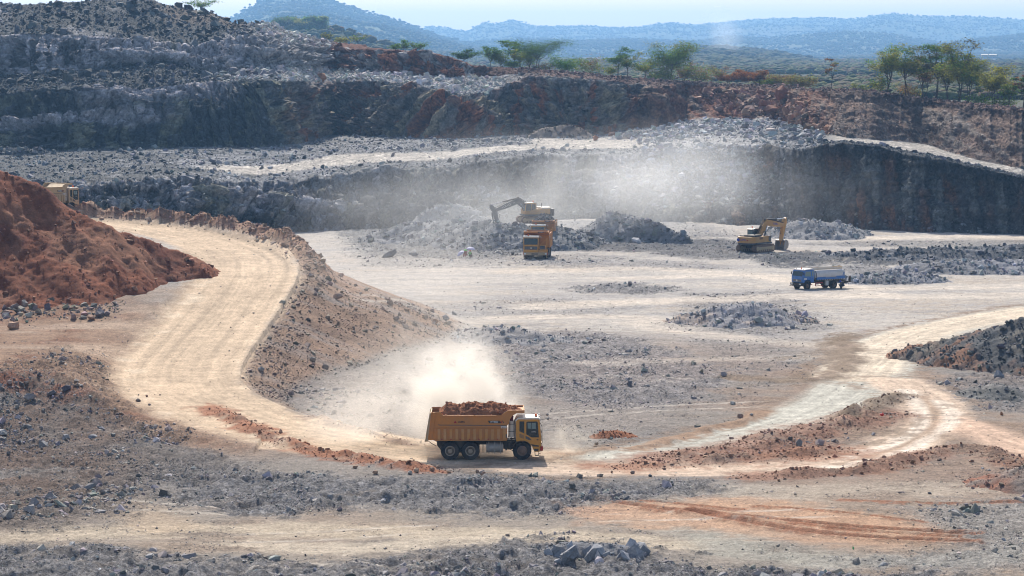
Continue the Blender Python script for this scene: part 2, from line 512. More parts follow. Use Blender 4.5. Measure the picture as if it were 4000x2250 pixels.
def ground_paint(x, y, h):
    n1 = fbm(x * .05, y * .05, 0.3, 4); n2 = fbm(x * .22, y * .22, 5.3, 4); n3 = fbm(x * .9, y * .9, 8.3, 3)
    ns = fbm(x * .028 + .3 * n2, y * .13, 12.3, 4)          # long lateral smears left by the wheels
    n4 = fbm(x * 2.6, y * 1.6, 2.3, 3)
    c = np.tile(np.asarray(C_PALE, np.float32), (len(x), 1))
    c = cmix(c, C_TAN, sstep(-.1, .6, n1 + .4 * n2) * .55)
    c = cmix(c, (.34, .32, .305), sstep(-.08, .4, ns + .5 * n3 + .3 * n4) * .9)
    c = cmix(c, (.25, .24, .235), sstep(.25, .75, -ns + .5 * n3 + .3 * n4) * .8)
    grey = np.zeros_like(x); smooth = np.zeros_like(x)
    # the trampled near half is greyer and browner than the swept far floor
    nh = sstep(345, 290, y + 14 * n1 + 6 * n2)
    c = cmix(c, (.215, .187, .163), nh * .9)
    c = cmix(c, (.19, .18, .175), nh * sstep(-.05, .5, n1 + .6 * n2 + .3 * n3) * .75)
    c = cmix(c, (.30, .195, .13), nh * sstep(.0, .5, fbm(x * .04, y * .05, 21.0, 3) + .3 * n2 + .45 * sstep(4, 24, x) - .12) * .6)
    grey = np.maximum(grey, .35 * nh * sstep(-.1, .5, n2 + .5 * n3))
    fg = sstep(222, 200, y)
    c = cmix(c, (.33, .275, .215), fg * .45)
    # foreground pale stripes
    for pts, w, cc, k in [
        ([(-200, 2110), (300, 2075), (800, 2060), (1400, 2075), (2000, 2090), (2600, 2120)], 4.0, (.50, .415, .31), .75),
        ([(900, 2120), (1400, 2150), (1900, 2110)], 3.0, (.55, .465, .36), .7),
        ([(2600, 2030), (3100, 2190), (3700, 2200), (4300, 2140)], 4.0, (.36, .35, .30), .6),
        ([(2700, 1930), (3200, 1920), (3700, 1900), (4300, 1890)], 5.0, (.42, .36, .29), .6),
        ([(200, 1900), (500, 1990), (650, 2060)], 4.0, (.46, .34, .23), .5),
    ]:
        d, s = stroke_d(x, y, pts)
        c = cmix(c, cc, k * sstep(w, w * .3, np.abs(d) + 2.2 * n2 + 1.0 * n3))
    for poly, k, cc in RUBBLE:
        d = poly_d(x, y, poly)
        m = sstep(2.5, -2.5, d + 3.2 * n2 + 2.2 * n3 + 1.5 * n4) * k
        c = cmix(c, cc, m * .9); grey = np.maximum(grey, m)
    # orange earth pushed over the foreground right
    d = poly_d(x, y, [(2250, 1970), (2500, 1945), (2900, 1945), (3150, 1985), (3500, 2000), (3700, 2070), (3830, 2105), (3750, 2125), (3450, 2150), (3100, 2120), (2850, 2070), (2500, 2060), (2280, 2030)])
    m = sstep(1.8, -1.8, d + 2.6 * n2 + 1.6 * n3)
    c = cmix(c, lerp(np.array(C_ORANGE), np.array((.50, .33, .22)), .3), m * (.8 - .35 * sstep(-.1, .6, ns))); grey = grey * (1 - .8 * m)
    # left ground in front of the mound
    yc = np.interp(x, *BANK_C)
    lf = sstep(-18, -30, x + .25 * (y - 250)) * sstep(yc - 8, yc, y)
    c = cmix(c, (.27, .17, .112), lf * .95)
    c = cmix(c, (.21, .095, .055), lf * sstep(.0, .6, n2 + .5 * n1) * .7)
    c = cmix(c, (.44, .34, .26), lf * sstep(.1, .5, ns) * .6)
    # bank colours
    bk = sstep(-24, -34, x) * sstep(yc + 1, yc - 2, y) * sstep(180, 215, y)
    c = cmix(c, (.165, .115, .09), bk * .95 * sstep(-.7, .2, n2))
    grey = np.maximum(grey, bk * .7)
    sc = sstep(-33, -40, x) * np.exp(-((y - yc + 3) / 4.0) ** 2)
    c = cmix(c, (.24, .10, .06), sc * .9 * sstep(-.3, .3, n3 + n2))
    # the ramp slope: brown earth and grey stone
    rd, sg, sp = road_d(x, y)
    zn = np.interp(sp, np.arange(len(RS)), RS[:, 2])
    sl = (sg > 0) * sstep(4.5, 6.5, rd) * sstep(34, 20, rd) * sstep(.15, .8, h) * sstep(.4, 1.6, zn)
    gul = fbm(y * .22 + .1 * n3, x * .035, 6.0, 4)
    cs = np.tile(np.asarray((.31, .20, .135), np.float32), (len(x), 1))
    cs = cmix(cs, (.265, .215, .185), sstep(-.15, .4, gul + .4 * n2))
    cs = cmix(cs, (.18, .115, .08), sstep(.05, .7, -gul + .4 * n3))
    c = c + (cs - c) * sl[:, None]
    # the top berm is redder
    up = sstep(6.8, 8.4, zn) * (sg > 0) * sstep(4.6, 5.6, rd) * sstep(15, 9, rd)
    c = cmix(c, (.36, .20, .13), up * (.8 + .4 * n2))
    c = cmix(c, (.42, .31, .23), up * sstep(.1, .5, n3) * .6)
    # roads
    def road(pts, w, cc, k, zz=0, soft=1.0):
        nonlocal c, grey, smooth
        d, s = stroke_d(x, y, pts)
        wob = w + .8 * n2 + .5 * n1
        m = sstep(wob + soft, wob - soft, np.abs(d))
        if w >= 2.5 and k >= .75:
            eb = np.exp(-((np.abs(d) - wob - 1.3) / 1.2) ** 2) * sstep(-.3, .35, n3 + .6 * n2)
            c = cmix(c, (.235, .165, .115), eb * .75)
        tr = np.zeros_like(x)
        for f, a in ((2.2, .5), (5.1, .35), (9.7, .25)):
            tr += a * pnoise((d + .25 * n2) * f * .75 + 3, s * 9 + f, 0.5 * np.ones_like(x))
        cc2 = np.asarray(cc, np.float32)[None, :] * (1 + .42 * tr + .18 * n2 + .12 * n4)[:, None]
        c = c + (cc2 - c) * (m * k)[:, None]; grey = grey * (1 - m * k); smooth = np.maximum(smooth, m * min(1, k * 1.1))
        return d, s, m
    d2 = rd * np.where(sg == 0, 1, sg)
    wob = 5.4 + .9 * n2
    m = sstep(wob + 1.2, wob - .8, np.where(sg > 0, rd + .3, rd - 1.0 + .6 * n1))
    m *= sstep(0, 9, sp)
    tr = np.zeros_like(x)
    for f, a in ((1.3, .6), (3.1, .45), (6.3, .3)):
        tr += a * pnoise((d2 + .3 * n2) * f * .9 + 3, sp * .05 + f, 0.5 * np.ones_like(x))
    lines = np.zeros_like(x)
    for o, wd_, a in ((-4.1, .20, .5), (-3.3, .16, .4), (-2.2, .28, .6), (-1.2, .16, .4), (-.3, .22, .35), (.7, .18, .5), (1.6, .30, .6), (2.6, .16, .45), (3.4, .24, .6), (4.3, .18, .5)):
        w_o = o + .9 * fbm(sp * .03, sp * 0 + o, 3.0, 2)
        lines += a * np.exp(-((d2 - w_o) / wd_) ** 2) * sstep(-.35, .45, fbm(sp * .06, sp * 0 + 5 * o, 7.0, 3) + .3 * n3)
    rc = np.asarray(C_ROAD, np.float32)[None, :] * (1 + .26 * tr - .34 * lines + .16 * n2 + .14 * n1)[:, None]
    rc = cmix(rc, (.72, .60, .45), .5 * sstep(3.2, 5.2, np.abs(d2 - .4)) * sstep(.1, .5, n2))
    c = c + (rc - c) * (m * .95)[:, None]; grey *= (1 - m); smooth = np.maximum(smooth, m)
    eb = np.exp(-((rd - 6.4) / 1.1) ** 2) * sstep(-.25, .35, n3 + .6 * n2) * sstep(0, 9, sp)
    c = cmix(c, (.27, .185, .125), eb * .6)
    # soil worn into a paler halo left of the ramp
    hl = sstep(15, 5, rd) * (sg <= 0) * (1 - m) * sstep(0.6, 2, zn)
    c = cmix(c, (.46, .325, .22), hl * .6 * sstep(-.3, .5, ns + n2 * .5))
    road([(2480, 1790), (2750, 1735), (3000, 1685), (3230, 1605), (3370, 1520), (3400, 1430), (3440, 1360), (3600, 1305), (3800, 1260), (4000, 1222), (4600, 1130)], 4.4, C_GREEN, .95)
    road([(3330, 1480), (3420, 1380), (3600, 1300), (3800, 1255), (4000, 1220), (4600, 1130)], 3.6, (.55, .455, .345), .9)
    road([(2100, 1830), (2600, 1838), (3000, 1832), (3250, 1805), (3450, 1760), (3600, 1700), (3665, 1640), (3640, 1580), (3560, 1530), (3500, 1490)], 3.0, (.52, .395, .295), .95)
    road([(3700, 1640), (3850, 1700), (4000, 1752), (4500, 1900)], 2.6, (.55, .38, .275), .9)
    road([(3300, 1790), (3500, 1735), (3610, 1660), (3590, 1580), (3540, 1530)], .9, (.66, .56, .46), .95, soft=.5)
    road([(3250, 1822), (3500, 1775), (3690, 1680), (3720, 1620), (3660, 1570)], .8, (.66, .56, .46), .9, soft=.5)
    road([(3270, 1812), (3500, 1755), (3652, 1668), (3655, 1605), (3600, 1552)], .45, (.34, .235, .16), .85, soft=.4)
    # floor beyond the tanker, wheel tracks sweeping to the right
    for pts, w, k in [([(2400, 1090), (2900, 1075), (3400, 1130), (4200, 1110)], 3, .5), ([(2100, 1200), (2500, 1180), (3100, 1160), (4200, 1150)], 4, .5), ([(2000, 1060), (2500, 1050), (3000, 1075), (3400, 1150)], 4, .4),
                      ([(3300, 930), (3700, 925), (4200, 920)], 4, .6), ([(2500, 1260), (2900, 1330), (3300, 1350)], 3, .4), ([(2300, 1420), (2800, 1400), (3200, 1390)], 2, .3), ([(2000, 1240), (2400, 1235), (2650, 1255)], 3, .5)]:
        road(pts, w, (.62, .53, .43), k, soft=2)
    for pts, w, k in [([(2300, 1760), (2600, 1735), (2850, 1660)], 1.6, .5), ([(2850, 1470), (3050, 1490), (3230, 1460), (3290, 1380), (3310, 1310)], 1.5, .75), ([(3050, 1400), (3200, 1370), (3280, 1300)], .8, .6), ([(3700, 1580), (3500, 1700), (3200, 1790)], .6, .6)]:
        d, s = stroke_d(x, y, pts)
        c = cmix(c, C_MUD, k * sstep(w * 1.3, w * .3, np.abs(d) + 1.6 * n3 + 1.6 * n2 + 1.2 * pnoise(d * 1.4, s * 9, .5 + 0 * x)))
    # wheel tracks crossing the floor
    rt = np.random.default_rng(404)
    for i in range(26):
        if i < 17: u0, v0, du_, dv_ = rt.uniform(1300, 3300), rt.uniform(1020, 1640), rt.uniform(500, 1300), rt.uniform(-70, 60)
        else: u0, v0, du_, dv_ = rt.uniform(-200, 2900), rt.uniform(1890, 2220), rt.uniform(500, 1200), rt.uniform(-50, 50)
        bow = rt.uniform(-40, 40); dk_ = rt.random() < .6
        for off in (0, 1):
            pts = [(u0, v0 + off * 14 * (v0 / 1400) ** 2), (u0 + .5 * du_, v0 + .5 * dv_ + bow + off * 14 * (v0 / 1400) ** 2), (u0 + du_, v0 + dv_ + off * 14 * (v0 / 1400) ** 2)]
            d, s = stroke_d(x, y, pts)
            m = sstep(.55, .15, np.abs(d) + .25 * n3) * sstep(0, .15, s) * sstep(1, .85, s) * sstep(-.4, .3, n3 + n2 + .3)
            c = cmix(c, (.21, .175, .145) if dk_ else (.50, .445, .38), m * .55); smooth = np.maximum(smooth, m * .6)
    for (pts, ht, wd), cc, wk in zip(WINDROWS, [C_RED, C_BROWN, (.30, .145, .085), (.28, .15, .10), (.27, .145, .095), C_MUD, (.30, .19, .12), C_MUD], [1.2, 1, 1.6, 1.4, 1.3, 1, 1, .9]):
        d, s = stroke_d(x, y, pts)
        d = d + 1.0 * fbm(x * .16, y * .16, 5.2, 2)
        cw_ = cmix(np.tile(np.asarray(cc, np.float32), (len(x), 1)), (.27, .19, .14), sstep(-.1, .5, n2 + .5 * n3) * .7)
        mw = .92 * sstep(wd * 1.9, wd * .5, np.abs(d) / wk + .9 * n3 + .9 * n2)
        c = c + (cw_ - c) * mw[:, None]
    for pts, ht, wd in RUTS:
        d, s = stroke_d(x, y, pts)
        c = cmix(c, (.28, .115, .06), .8 * sstep(wd * 2.6, wd, np.abs(d) + .7 * n3 + .4 * n2 - .2) * sstep(-.5, .3, n3 + n4 + .4))
    sm = fbm(x * .35, y * 1.5, 4.4, 4)
    c = c * (1 + .16 * n4 + .12 * n3 + .16 * sm)[:, None]
    loose = np.clip(.45 + .7 * grey - .42 * smooth, .04, 1)
    return np.clip(c, .01, .8), np.clip(grey, 0, 1), loose


uu = np.concatenate([np.arange(-1500, -100, 14), np.arange(-100, 4100, 4.6), np.arange(4100, 5500, 14)])
vv = np.concatenate([np.geomspace(3600, 2300, 50), np.arange(2297, 860, -2.3), np.arange(860, 760, -4)])
UG, VG = np.meshgrid(uu, vv)
GX, GY, _ = at_z(UG.ravel(), VG.ravel(), 0.0)
GX = GX.astype(np.float32); GY = GY.astype(np.float32)
GH = ground_h(GX, GY)
GC, GGREY, GLOOSE = ground_paint(GX, GY, GH)
f1, f21, cid = worley(GX * 1.7, GY * 1.7)
lump = np.clip(.6 - f1, 0, 1) * (cid ** 2)
lumpy = .30 * fbm(GX * .35, GY * .30, 6.6, 3) + .12 * fbm(GX * .9, GY * .7, 7.6, 2)
micro = lumpy * GGREY + .07 * fbm(GX * 1.1, GY * .8, 3.3, 4) + .045 * fbm(GX * 4, GY * 1.6, 1.2, 3)
GH2 = GH + micro * (.08 + .6 * GLOOSE + 1.3 * GGREY) + lump * .35 * GGREY
GC = GC * (1 + (.5 * (cid - .45) * GGREY))[:, None]
GV = np.stack([GX, GY, GH2], 1)
M_SOIL = ground_mat('soil_and_gravel', (0.8, 5.0, 24.0), (.16, .28, .36), bump=1.0, bscale=6.0, bdist=.25, cells=((3.2, .22), (8.0, .30)))
ground = np_obj('ground', GV, grid_faces(len(vv), len(uu)), M_SOIL, np.concatenate([GC, GLOOSE[:, None]], 1))
tag(ground, kind='structure')
print('ground', len(GV), time.time() - T0)


class Field:
    """bilinear look-up on the ground grid"""
    pass


def gz(x, y):
    x = np.atleast_1d(np.asarray(x, float)); y = np.atleast_1d(np.asarray(y, float))
    t = y * CP + CH * SP
    u = 2000 + x / t * F; v = 1125 - (y * SP - CH * CP) / t * F
    j = np.clip(np.searchsorted(uu, u) - 1, 0, len(uu) - 2); i = np.clip(np.searchsorted(-vv, -v) - 1, 0, len(vv) - 2)
    a = np.clip((u - uu[j]) / (uu[j + 1] - uu[j]), 0, 1); b = np.clip((v - vv[i]) / (vv[i + 1] - vv[i]), 0, 1)
    g = GH.reshape(len(vv), len(uu))
    return ((g[i, j] * (1 - a) + g[i, j + 1] * a) * (1 - b) + (g[i + 1, j] * (1 - a) + g[i + 1, j + 1] * a) * b).astype(np.float32)


def gz1(x, y):
    return float(gz(x, y)[0])
# ------------------------------------------------------------------ the quarry faces: sheets lofted between crest and foot lines
def line(us, *pairs):
    a = np.array(pairs, float)
    return np.interp(us, a[:, 0], a[:, 1])


WU = np.concatenate([np.arange(-1300, -60, 16), np.arange(-60, 4060, 4.4), np.arange(4060, 5300, 16)])
nb = lambda f, s: fbm(WU * f, np.full_like(WU, s), np.full_like(WU, 2 * s), 4)
L = []
# 0 foot of the lower face
D0 = line(WU, (-1300, 470), (0, 482), (500, 490), (900, 505), (1300, 520), (1700, 532), (2000, 548), (2300, 560), (2700, 548), (3200, 533), (3600, 519), (4000, 511), (5300, 480)) + 4.5 * nb(.006, 1) + 2.2 * nb(.02, 2)
z0 = np.full_like(WU, -1.2)
# 1 crest of the lower face
v1 = line(WU, (-1300, 770), (0, 712), (300, 708), (600, 692), (850, 705), (1000, 712), (1150, 700), (1300, 690), (1500, 668), (1700, 658), (1850, 632), (2000, 613), (2120, 606), (2300, 603), (2430, 604), (2560, 588), (2700, 572), (2860, 562), (3000, 570), (3120, 582), (3230, 566), (3310, 555), (3440, 574), (3540, 601), (3670, 622), (3830, 657), (4000, 695), (4200, 740), (5300, 900))
D1 = D0 + 8.0 + line(WU, (0, 4), (900, 8), (1300, 12), (1700, 13), (2200, 10), (2450, 12), (2620, 17), (2780, 14), (2950, 8), (3150, 3), (3400, 0), (5300, 0)) + 3.2 * nb(.016, 3) + 1.8 * nb(.05, 31)
z1 = at_y(WU, v1, D1)[2] + .35 * nb(.02, 4) + .15 * nb(.08, 4)
# 2 foot of the upper face
v2 = line(WU, (-1300, 600), (0, 582), (200, 590), (500, 580), (780, 574), (1050, 574), (1160, 560), (1300, 525), (1500, 535), (1780, 540), (2000, 526), (2300, 532), (2450, 512), (2560, 500), (2680, 474), (2850, 462), (3050, 470), (3160, 500), (3250, 525), (3320, 540), (3480, 550), (3620, 564), (3700, 590), (3780, 614), (4000, 660), (5300, 860))
zb = line(WU, (-1300, 11), (0, 11), (600, 11.3), (1100, 11.7), (1500, 12), (2000, 12.5), (2300, 12.6), (2500, 13.6), (2700, 15.4), (2900, 16.2), (3100, 15.8), (3250, 15.2), (3400, 15.0), (3620, 13.4), (3780, 12.0), (4000, 10.7), (5300, 6))
_, D2, z2 = at_z(WU, v2, zb)
D2 = np.maximum(D2 + 2.0 * nb(.008, 6), D1 + 8); z2 = at_y(WU, v2, D2)[2]
# 3 crest of the upper face (first tier on the left)
v3 = line(WU, (-1300, 380), (0, 370), (150, 345), (250, 338), (400, 335), (560, 345), (700, 330), (800, 322), (1000, 312), (1150, 316), (1290, 320), (1490, 312), (1600, 326), (1680, 345), (1780, 368), (1900, 366), (2000, 325), (2080, 300), (2260, 306), (2420, 320), (2520, 330), (2580, 336), (2650, 326), (2780, 340), (2900, 345), (3000, 346), (3110, 348), (3210, 357), (3360, 362), (3470, 367), (3620, 393), (3780, 414), (4000, 430), (5300, 500))
D3 = D2 + 3.0 * nb(.011, 33) + 1.5 * nb(.04, 34) + line(WU, (0, 13), (900, 14), (1200, 12), (1600, 12), (1900, 17), (2100, 10), (2600, 14), (2800, 22), (3100, 26), (3600, 24), (4000, 20), (5300, 20))
z3 = at_y(WU, v3, D3)[2] + .3 * nb(.03, 7)
# 4 foot of the second tier
v4 = line(WU, (-1300, 330), (0, 296), (200, 282), (400, 268), (520, 258), (640, 238), (720, 250), (780, 288), (900, 282), (1000, 268), (1200, 262), (1340, 275), (1500, 292), (1700, 302), (1800, 304), (1900, 300), (2000, 290), (2080, 288), (2260, 296), (2420, 310), (2520, 318), (2650, 322), (2800, 336), (3000, 340), (3200, 352), (3360, 358), (3620, 388), (3780, 409), (4000, 425), (5300, 495))
D4 = D3 + line(WU, (0, 22), (700, 24), (1200, 26), (1700, 26), (1900, 24), (2100, 12), (2500, 8), (2700, 3), (5300, 3))
z4 = at_y(WU, v4, D4)[2]
# 5 crest of the second tier
v5 = line(WU, (-1300, 150), (0, 135), (200, 130), (420, 150), (520, 152), (680, 172), (760, 178), (880, 166), (960, 150), (1030, 140), (1100, 160), (1200, 178), (1300, 190), (1380, 192), (1500, 193), (1650, 210), (1720, 216), (1790, 238), (1850, 262), (1900, 264), (2000, 268), (2100, 276), (2260, 292), (2420, 303), (2540, 312), (2650, 321), (2800, 334), (3000, 338), (3200, 350), (3360, 356), (3620, 386), (3780, 407), (4000, 423), (5300, 493))
D5 = D4 + 1.6 * nb(.014, 35) + line(WU, (0, 10), (1000, 11), (1300, 7), (1900, 5), (2100, 4), (5300, 3))
z5 = at_y(WU, v5, D5)[2] + .3 * nb(.03, 9)
# 6 skyline of the slope above
v6 = line(WU, (-1300, 40), (0, 14), (200, 8), (320, -2), (480, -10), (600, -4), (650, 18), (725, 31), (830, 44), (880, 72), (910, 92), (960, 88), (1000, 84), (1070, 98), (1155, 124), (1210, 150), (1260, 156), (1360, 170), (1490, 190), (1650, 207), (1720, 213), (1790, 234), (1850, 258), (1900, 261), (2000, 265), (2100, 272), (2260, 287), (2420, 297), (2540, 308), (2650, 320), (2800, 333), (3000, 337), (3060, 331), (3200, 350), (3360, 356), (3620, 386), (3780, 407), (4000, 423), (5300, 493))
D6 = D5 + line(WU, (0, 46), (800, 44), (1000, 30), (1200, 16), (1400, 9), (1800, 6), (2300, 4), (5300, 3))
z6 = at_y(WU, v6, D6)[2] + .25 * nb(.04, 12)
# 7 back slope down to the plain
D7 = D6 + 60
z7 = np.minimum(z6 - 1.0, 19.2) * 0 + 19.0
LINES = [(D0, z0), (D1, z1), (D2, z2), (D3, z3), (D4, z4), (D5, z5), (D6, z6), (D7, z7)]
NROW = [86, 52, 84, 40, 62, 46, 14]


def loft(k0, k1):
    """grid of the sheet between break lines k0 and k1; returns arrays (row, col) of D, z, and the running coordinate r"""
    Ds, Zs, Rr = [], [], []
    for k in range(k0, k1):
        n = NROW[k]
        for i in range(n + (k == k1 - 1)):
            t = i / n
            tz = t
            td = t
            if k in (0, 2, 4):
                pw_ = 1.0 + (1.0 if k == 0 else .6) * sstep(2700, 2200, WU) + .3 * nb(.01, 50 + k)
                td = t ** pw_
            Ds.append(lerp(LINES[k][0], LINES[k + 1][0], td)); Zs.append(lerp(LINES[k][1], LINES[k + 1][1], tz)); Rr.append(np.full_like(WU, k + t))
    return np.array(Ds), np.array(Zs), np.array(Rr)


D, Z, RR = loft(0, 7)
_t = RR - np.floor(RR)
D -= (np.floor(RR) == 0) * (3.2 + 4.5 * nb(.012, 61))[None, :].clip(0, 9) * np.clip(1 - _t / .38, 0, 1) ** 1.4
D[0] = np.minimum(D[0], D[1] - .05)
# soften the arrises a little along the profile
for _ in range(2):
    D[1:-1] = .25 * D[:-2] + .5 * D[1:-1] + .25 * D[2:]; Z[1:-1] = .25 * Z[:-2] + .5 * Z[1:-1] + .25 * Z[2:]
nr, nc = D.shape
UU = np.tile(WU, (nr, 1)); RRf = RR.ravel().astype(np.float32); UUf = UU.ravel().astype(np.float32)
X = (UU - 2000) / F * D / CP * (1.0)      # azimuth columns (small angle, pitch corrected below)
X = X.ravel(); Y = D.ravel(); Zf = Z.ravel()
# exact column direction: x = a * t, y = (CP + b SP) t, z - CH = (-SP + b CP) t
t_ = (Y * CP - (Zf - CH) * SP)
X = ((UU.ravel() - 2000) / F * t_)
WV = np.stack([X, Y, Zf], 1).astype(np.float32)
Nn = grid_normals(WV, nr, nc)
Nn *= np.where(Nn[:, 1:2] > .3, -1, 1)
Nn *= np.where((np.abs(Nn[:, 1:2]) <= .3) & (Nn[:, 2:3] < 0), -1, 1)
x, y, z = WV[:, 0], WV[:, 1], WV[:, 2]
k_ = np.floor(np.minimum(RRf, 6.999)).astype(int); fr = RRf - k_
steep = np.clip(1 - np.abs(Nn[:, 2]), 0, 1)
rgt = sstep(2350, 2800, UUf)            # earth slopes on the right, rock on the left
rock = np.where(k_ == 0, sstep(3000, 1500, UUf) * .8 + .35, 0) + np.where(k_ == 2, 1 - rgt * .8, 0) + np.where(k_ == 4, sstep(1950, 1850, UUf), 0)
edge = np.minimum(1, np.minimum(fr, 1 - fr) * 6 + .25)
rock *= np.where((k_ == 0) | (k_ == 2) | (k_ == 4), edge, 1)
big = fbm(x * .055, y * .055, z * .08, 4)
mid = fbm(x * .22, y * .22, z * .16, 4)
# dipping beds: rotate coordinates so that joints run down to the right on the middle face, level on the left
dip = sstep(700, 1100, UUf) * sstep(1900, 1500, UUf) * (k_ == 2)
ca, sa = np.cos(dip * 1.0), np.sin(dip * 1.0)
bx = x * ca + z * sa; bz = -x * sa + z * ca
wx = bx + .8 * mid; wz = bz + .6 * mid
f1a, ea, ida = worley(wx * .30, y * .18, wz * .55)
f1b, eb, idb = worley(wx * .85 + 7, y * .5, wz * 1.2)
strat = fbm(bx * .05, y * .05, bz * 1.1, 3)
flut = fbm(bx * .55, y * .2, bz * .08, 4)
led = fbm(bx * .03, y * .03, bz * .62, 3)
disp = rock * (2.9 * big + 1.5 * (ida - .5) * sstep(0, .12, ea) - .8 * sstep(.10, 0, ea) + .7 * (idb - .5) - .35 * sstep(.12, 0, eb) + 1.0 * strat + .9 * flut + 1.3 * np.sign(led) * np.abs(led) ** .6)
loose = 1 - np.clip(rock, 0, 1)
f1c, ec, idc = worley(x * .7, y * .7, z * .7)
gul = fbm(x * .30 + z * .25, y * .02, z * .04, 4)
soil = np.where((k_ == 2) | (k_ == 0), loose * rgt, 0)
disp += loose * (.55 * big + .35 * mid) + soil * (.9 * gul + .35 * mid) + loose * (1 - soil) * .55 * np.clip(.55 - f1c, 0, 1) * (k_ != 6) * (k_ != 1)
flat = (k_ == 1)
disp = np.where(flat, .25 * big + .10 * mid, disp)
disp += .10 * fbm(x * 1.3, y * 1.3, z * 1.3, 3) * np.where(flat, .5, 1)
disp *= sstep(0, .12, RRf)
dirn = Nn.copy()
WV2 = WV + dirn * disp[:, None]

# paint
n1 = fbm(x * .03, y * .03, z * .05, 4); n2 = mid; n3 = fbm(x * .8, y * .8, z * .8, 3); n4 = fbm(x * 2.2, y * 2.2, z * 2.2, 2)
sd = fbm(bx * .35, y * .1, bz * .05, 4)
c = np.tile(np.asarray((.14, .145, .15), np.float32), (len(x), 1))
U = UUf
# --- lower face (k 0)
k0 = (k_ == 0)
cl = np.tile(np.asarray((.46, .44, .455), np.float32), (len(x), 1))
cl = cmix(cl, (.085, .092, .095), sstep(-.05, .35, n1 + .45 * sd + .45 * sstep(.55, .35, fr + .15 * n2)) * .95)
cl = cmix(cl, (.25, .24, .175), sstep(.1, .45, sd + .3 * n2) * .75)
cl = cmix(cl, (.40, .39, .40), sstep(.72, .9, fr + .12 * n2) * sstep(2200, 1200, U) * .7)  # paler towards the crest: haze and sun there put into the rock colour
cr = np.tile(np.asarray((.105, .095, .09), np.float32), (len(x), 1))
cr = cmix(cr, (.25, .12, .07), sstep(.0, .4, sd + .4 * n1) * .9)
cr = cmix(cr, (.21, .205, .185), sstep(.1, .45, -sd + .4 * n2) * .8)
cr = cmix(cr, (.055, .058, .06), sstep(.80, .95, fr + .08 * n2) * .8)
cw = np.tile(np.asarray((.44, .435, .44), np.float32), (len(x), 1)) * (.75 + .6 * idc)[:, None]
cl = cl + (cw - cl) * (sstep(2480, 2620, U + 120 * n2) * sstep(3000, 2800, U + 130 * n2 - 150 * fr) * sstep(.25, .6, fr))[:, None]
a = sstep(2700, 3150, U + 200 * n2 + 140 * n1 - 260 * (fr - .5))
cb = cl + (cr - cl) * a[:, None]
c = np.where(k0[:, None], cb, c)
# --- bench (k 1)
k1 = (k_ == 1)
cb = np.tile(np.asarray((.27, .27, .28), np.float32), (len(x), 1)) * (.8 + .5 * idc)[:, None]
cb = cmix(cb, (.11, .115, .12), sstep(-.1, .5, n2 + .5 * n1 + .6 * sstep(1000, 200, U)))
vrow = line(U, (-1300, .3), (0, .42), (500, .40), (1000, .30), (1300, .33), (1700, .36), (2000, .38), (2300, .40), (2600, .3), (2900, .3))
m = np.exp(-((fr - vrow) / .13) ** 2) * sstep(550, 1100, U) * sstep(2680, 2450, U)
cb = cmix(cb, (.58, .53, .47), sstep(.25, .6, m + .12 * n2) * .95)
m2 = np.exp(-((fr - .62) / .2) ** 2) * sstep(2020, 2120, U) * sstep(2640, 2480, U)
cb = cmix(cb, (.58, .53, .47), sstep(.3, .6, m2 + .10 * n2) * .95)
cb = cmix(cb, (.45, .44, .44), sstep(2450, 2650, U) * sstep(3100, 2950, U) * (.5 + .5 * idc))
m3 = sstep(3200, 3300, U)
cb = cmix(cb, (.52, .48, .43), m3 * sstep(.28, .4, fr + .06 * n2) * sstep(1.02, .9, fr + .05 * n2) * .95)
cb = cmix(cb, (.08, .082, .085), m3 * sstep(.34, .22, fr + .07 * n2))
c = np.where(k1[:, None], cb, c)
# --- upper face (k 2)
k2 = (k_ == 2)
ca_ = np.tile(np.asarray((.105, .115, .12), np.float32), (len(x), 1))
ca_ = cmix(ca_, (.055, .064, .075), sstep(-.1, .45, n1 + .5 * n2) * .9)
ca_ = cmix(ca_, (.27, .26, .18), sstep(.05, .35, sd + .35 * n2) * .85)
bw_ = sstep(.0, .14, .16 - np.abs(fr - .50 - .10 * n1 - .03 * np.sin(U * .006))) * sstep(760, 560, U)
ca_ = cmix(ca_, (.55, .51, .53), np.clip(bw_ * 1.3 - .1 + .3 * strat, 0, 1) * .95)
ca_ = cmix(ca_, (.55, .51, .53), sstep(.62, .82, fr + .10 * n1) * sstep(1000, 800, U) * sstep(250, 420, U) * .9)
ru = sstep(1050, 1250, U + 70 * n2) * sstep(2700, 2500, U)
cm = np.tile(np.asarray((.27, .235, .20), np.float32), (len(x), 1))
cm = cmix(cm, (.38, .135, .06), sstep(.0, .3, sd + .35 * n1) * .9)
cm = cmix(cm, (.47, .38, .24), sstep(.1, .4, -sd + .3 * n2) * .8)
cm = cmix(cm, (.17, .12, .105), sstep(.1, .6, n1) * .7)
cm = cmix(cm, (.25, .245, .24), sstep(.80, .95, fr + .12 * n2) * .7)
ce = np.tile(np.asarray((.27, .125, .08), np.float32), (len(x), 1))
ce = cmix(ce, (.26, .20, .16), sstep(-.1, .5, gul + .4 * n2) * .8)
ce = cmix(ce, (.11, .05, .035), sstep(.15, .6, -gul + .4 * n1) * .8)
cf = np.tile(np.asarray((.235, .16, .125), np.float32), (len(x), 1))
cf = cmix(cf, (.13, .115, .11), sstep(-.1, .4, n2 + .4 * n1 + .4 * (.5 - fr)) * .8)
cf = cmix(cf, (.30, .265, .235), sstep(.15, .6, gul + .3 * n3) * .6)
cf = cmix(cf, (.10, .065, .055), sstep(.80, .93, fr + .12 * n2) * .85)
cb = ca_ + (cm - ca_) * ru[:, None]
cb = cb + (ce - cb) * sstep(2480, 2640, U + 80 * n2)[:, None]
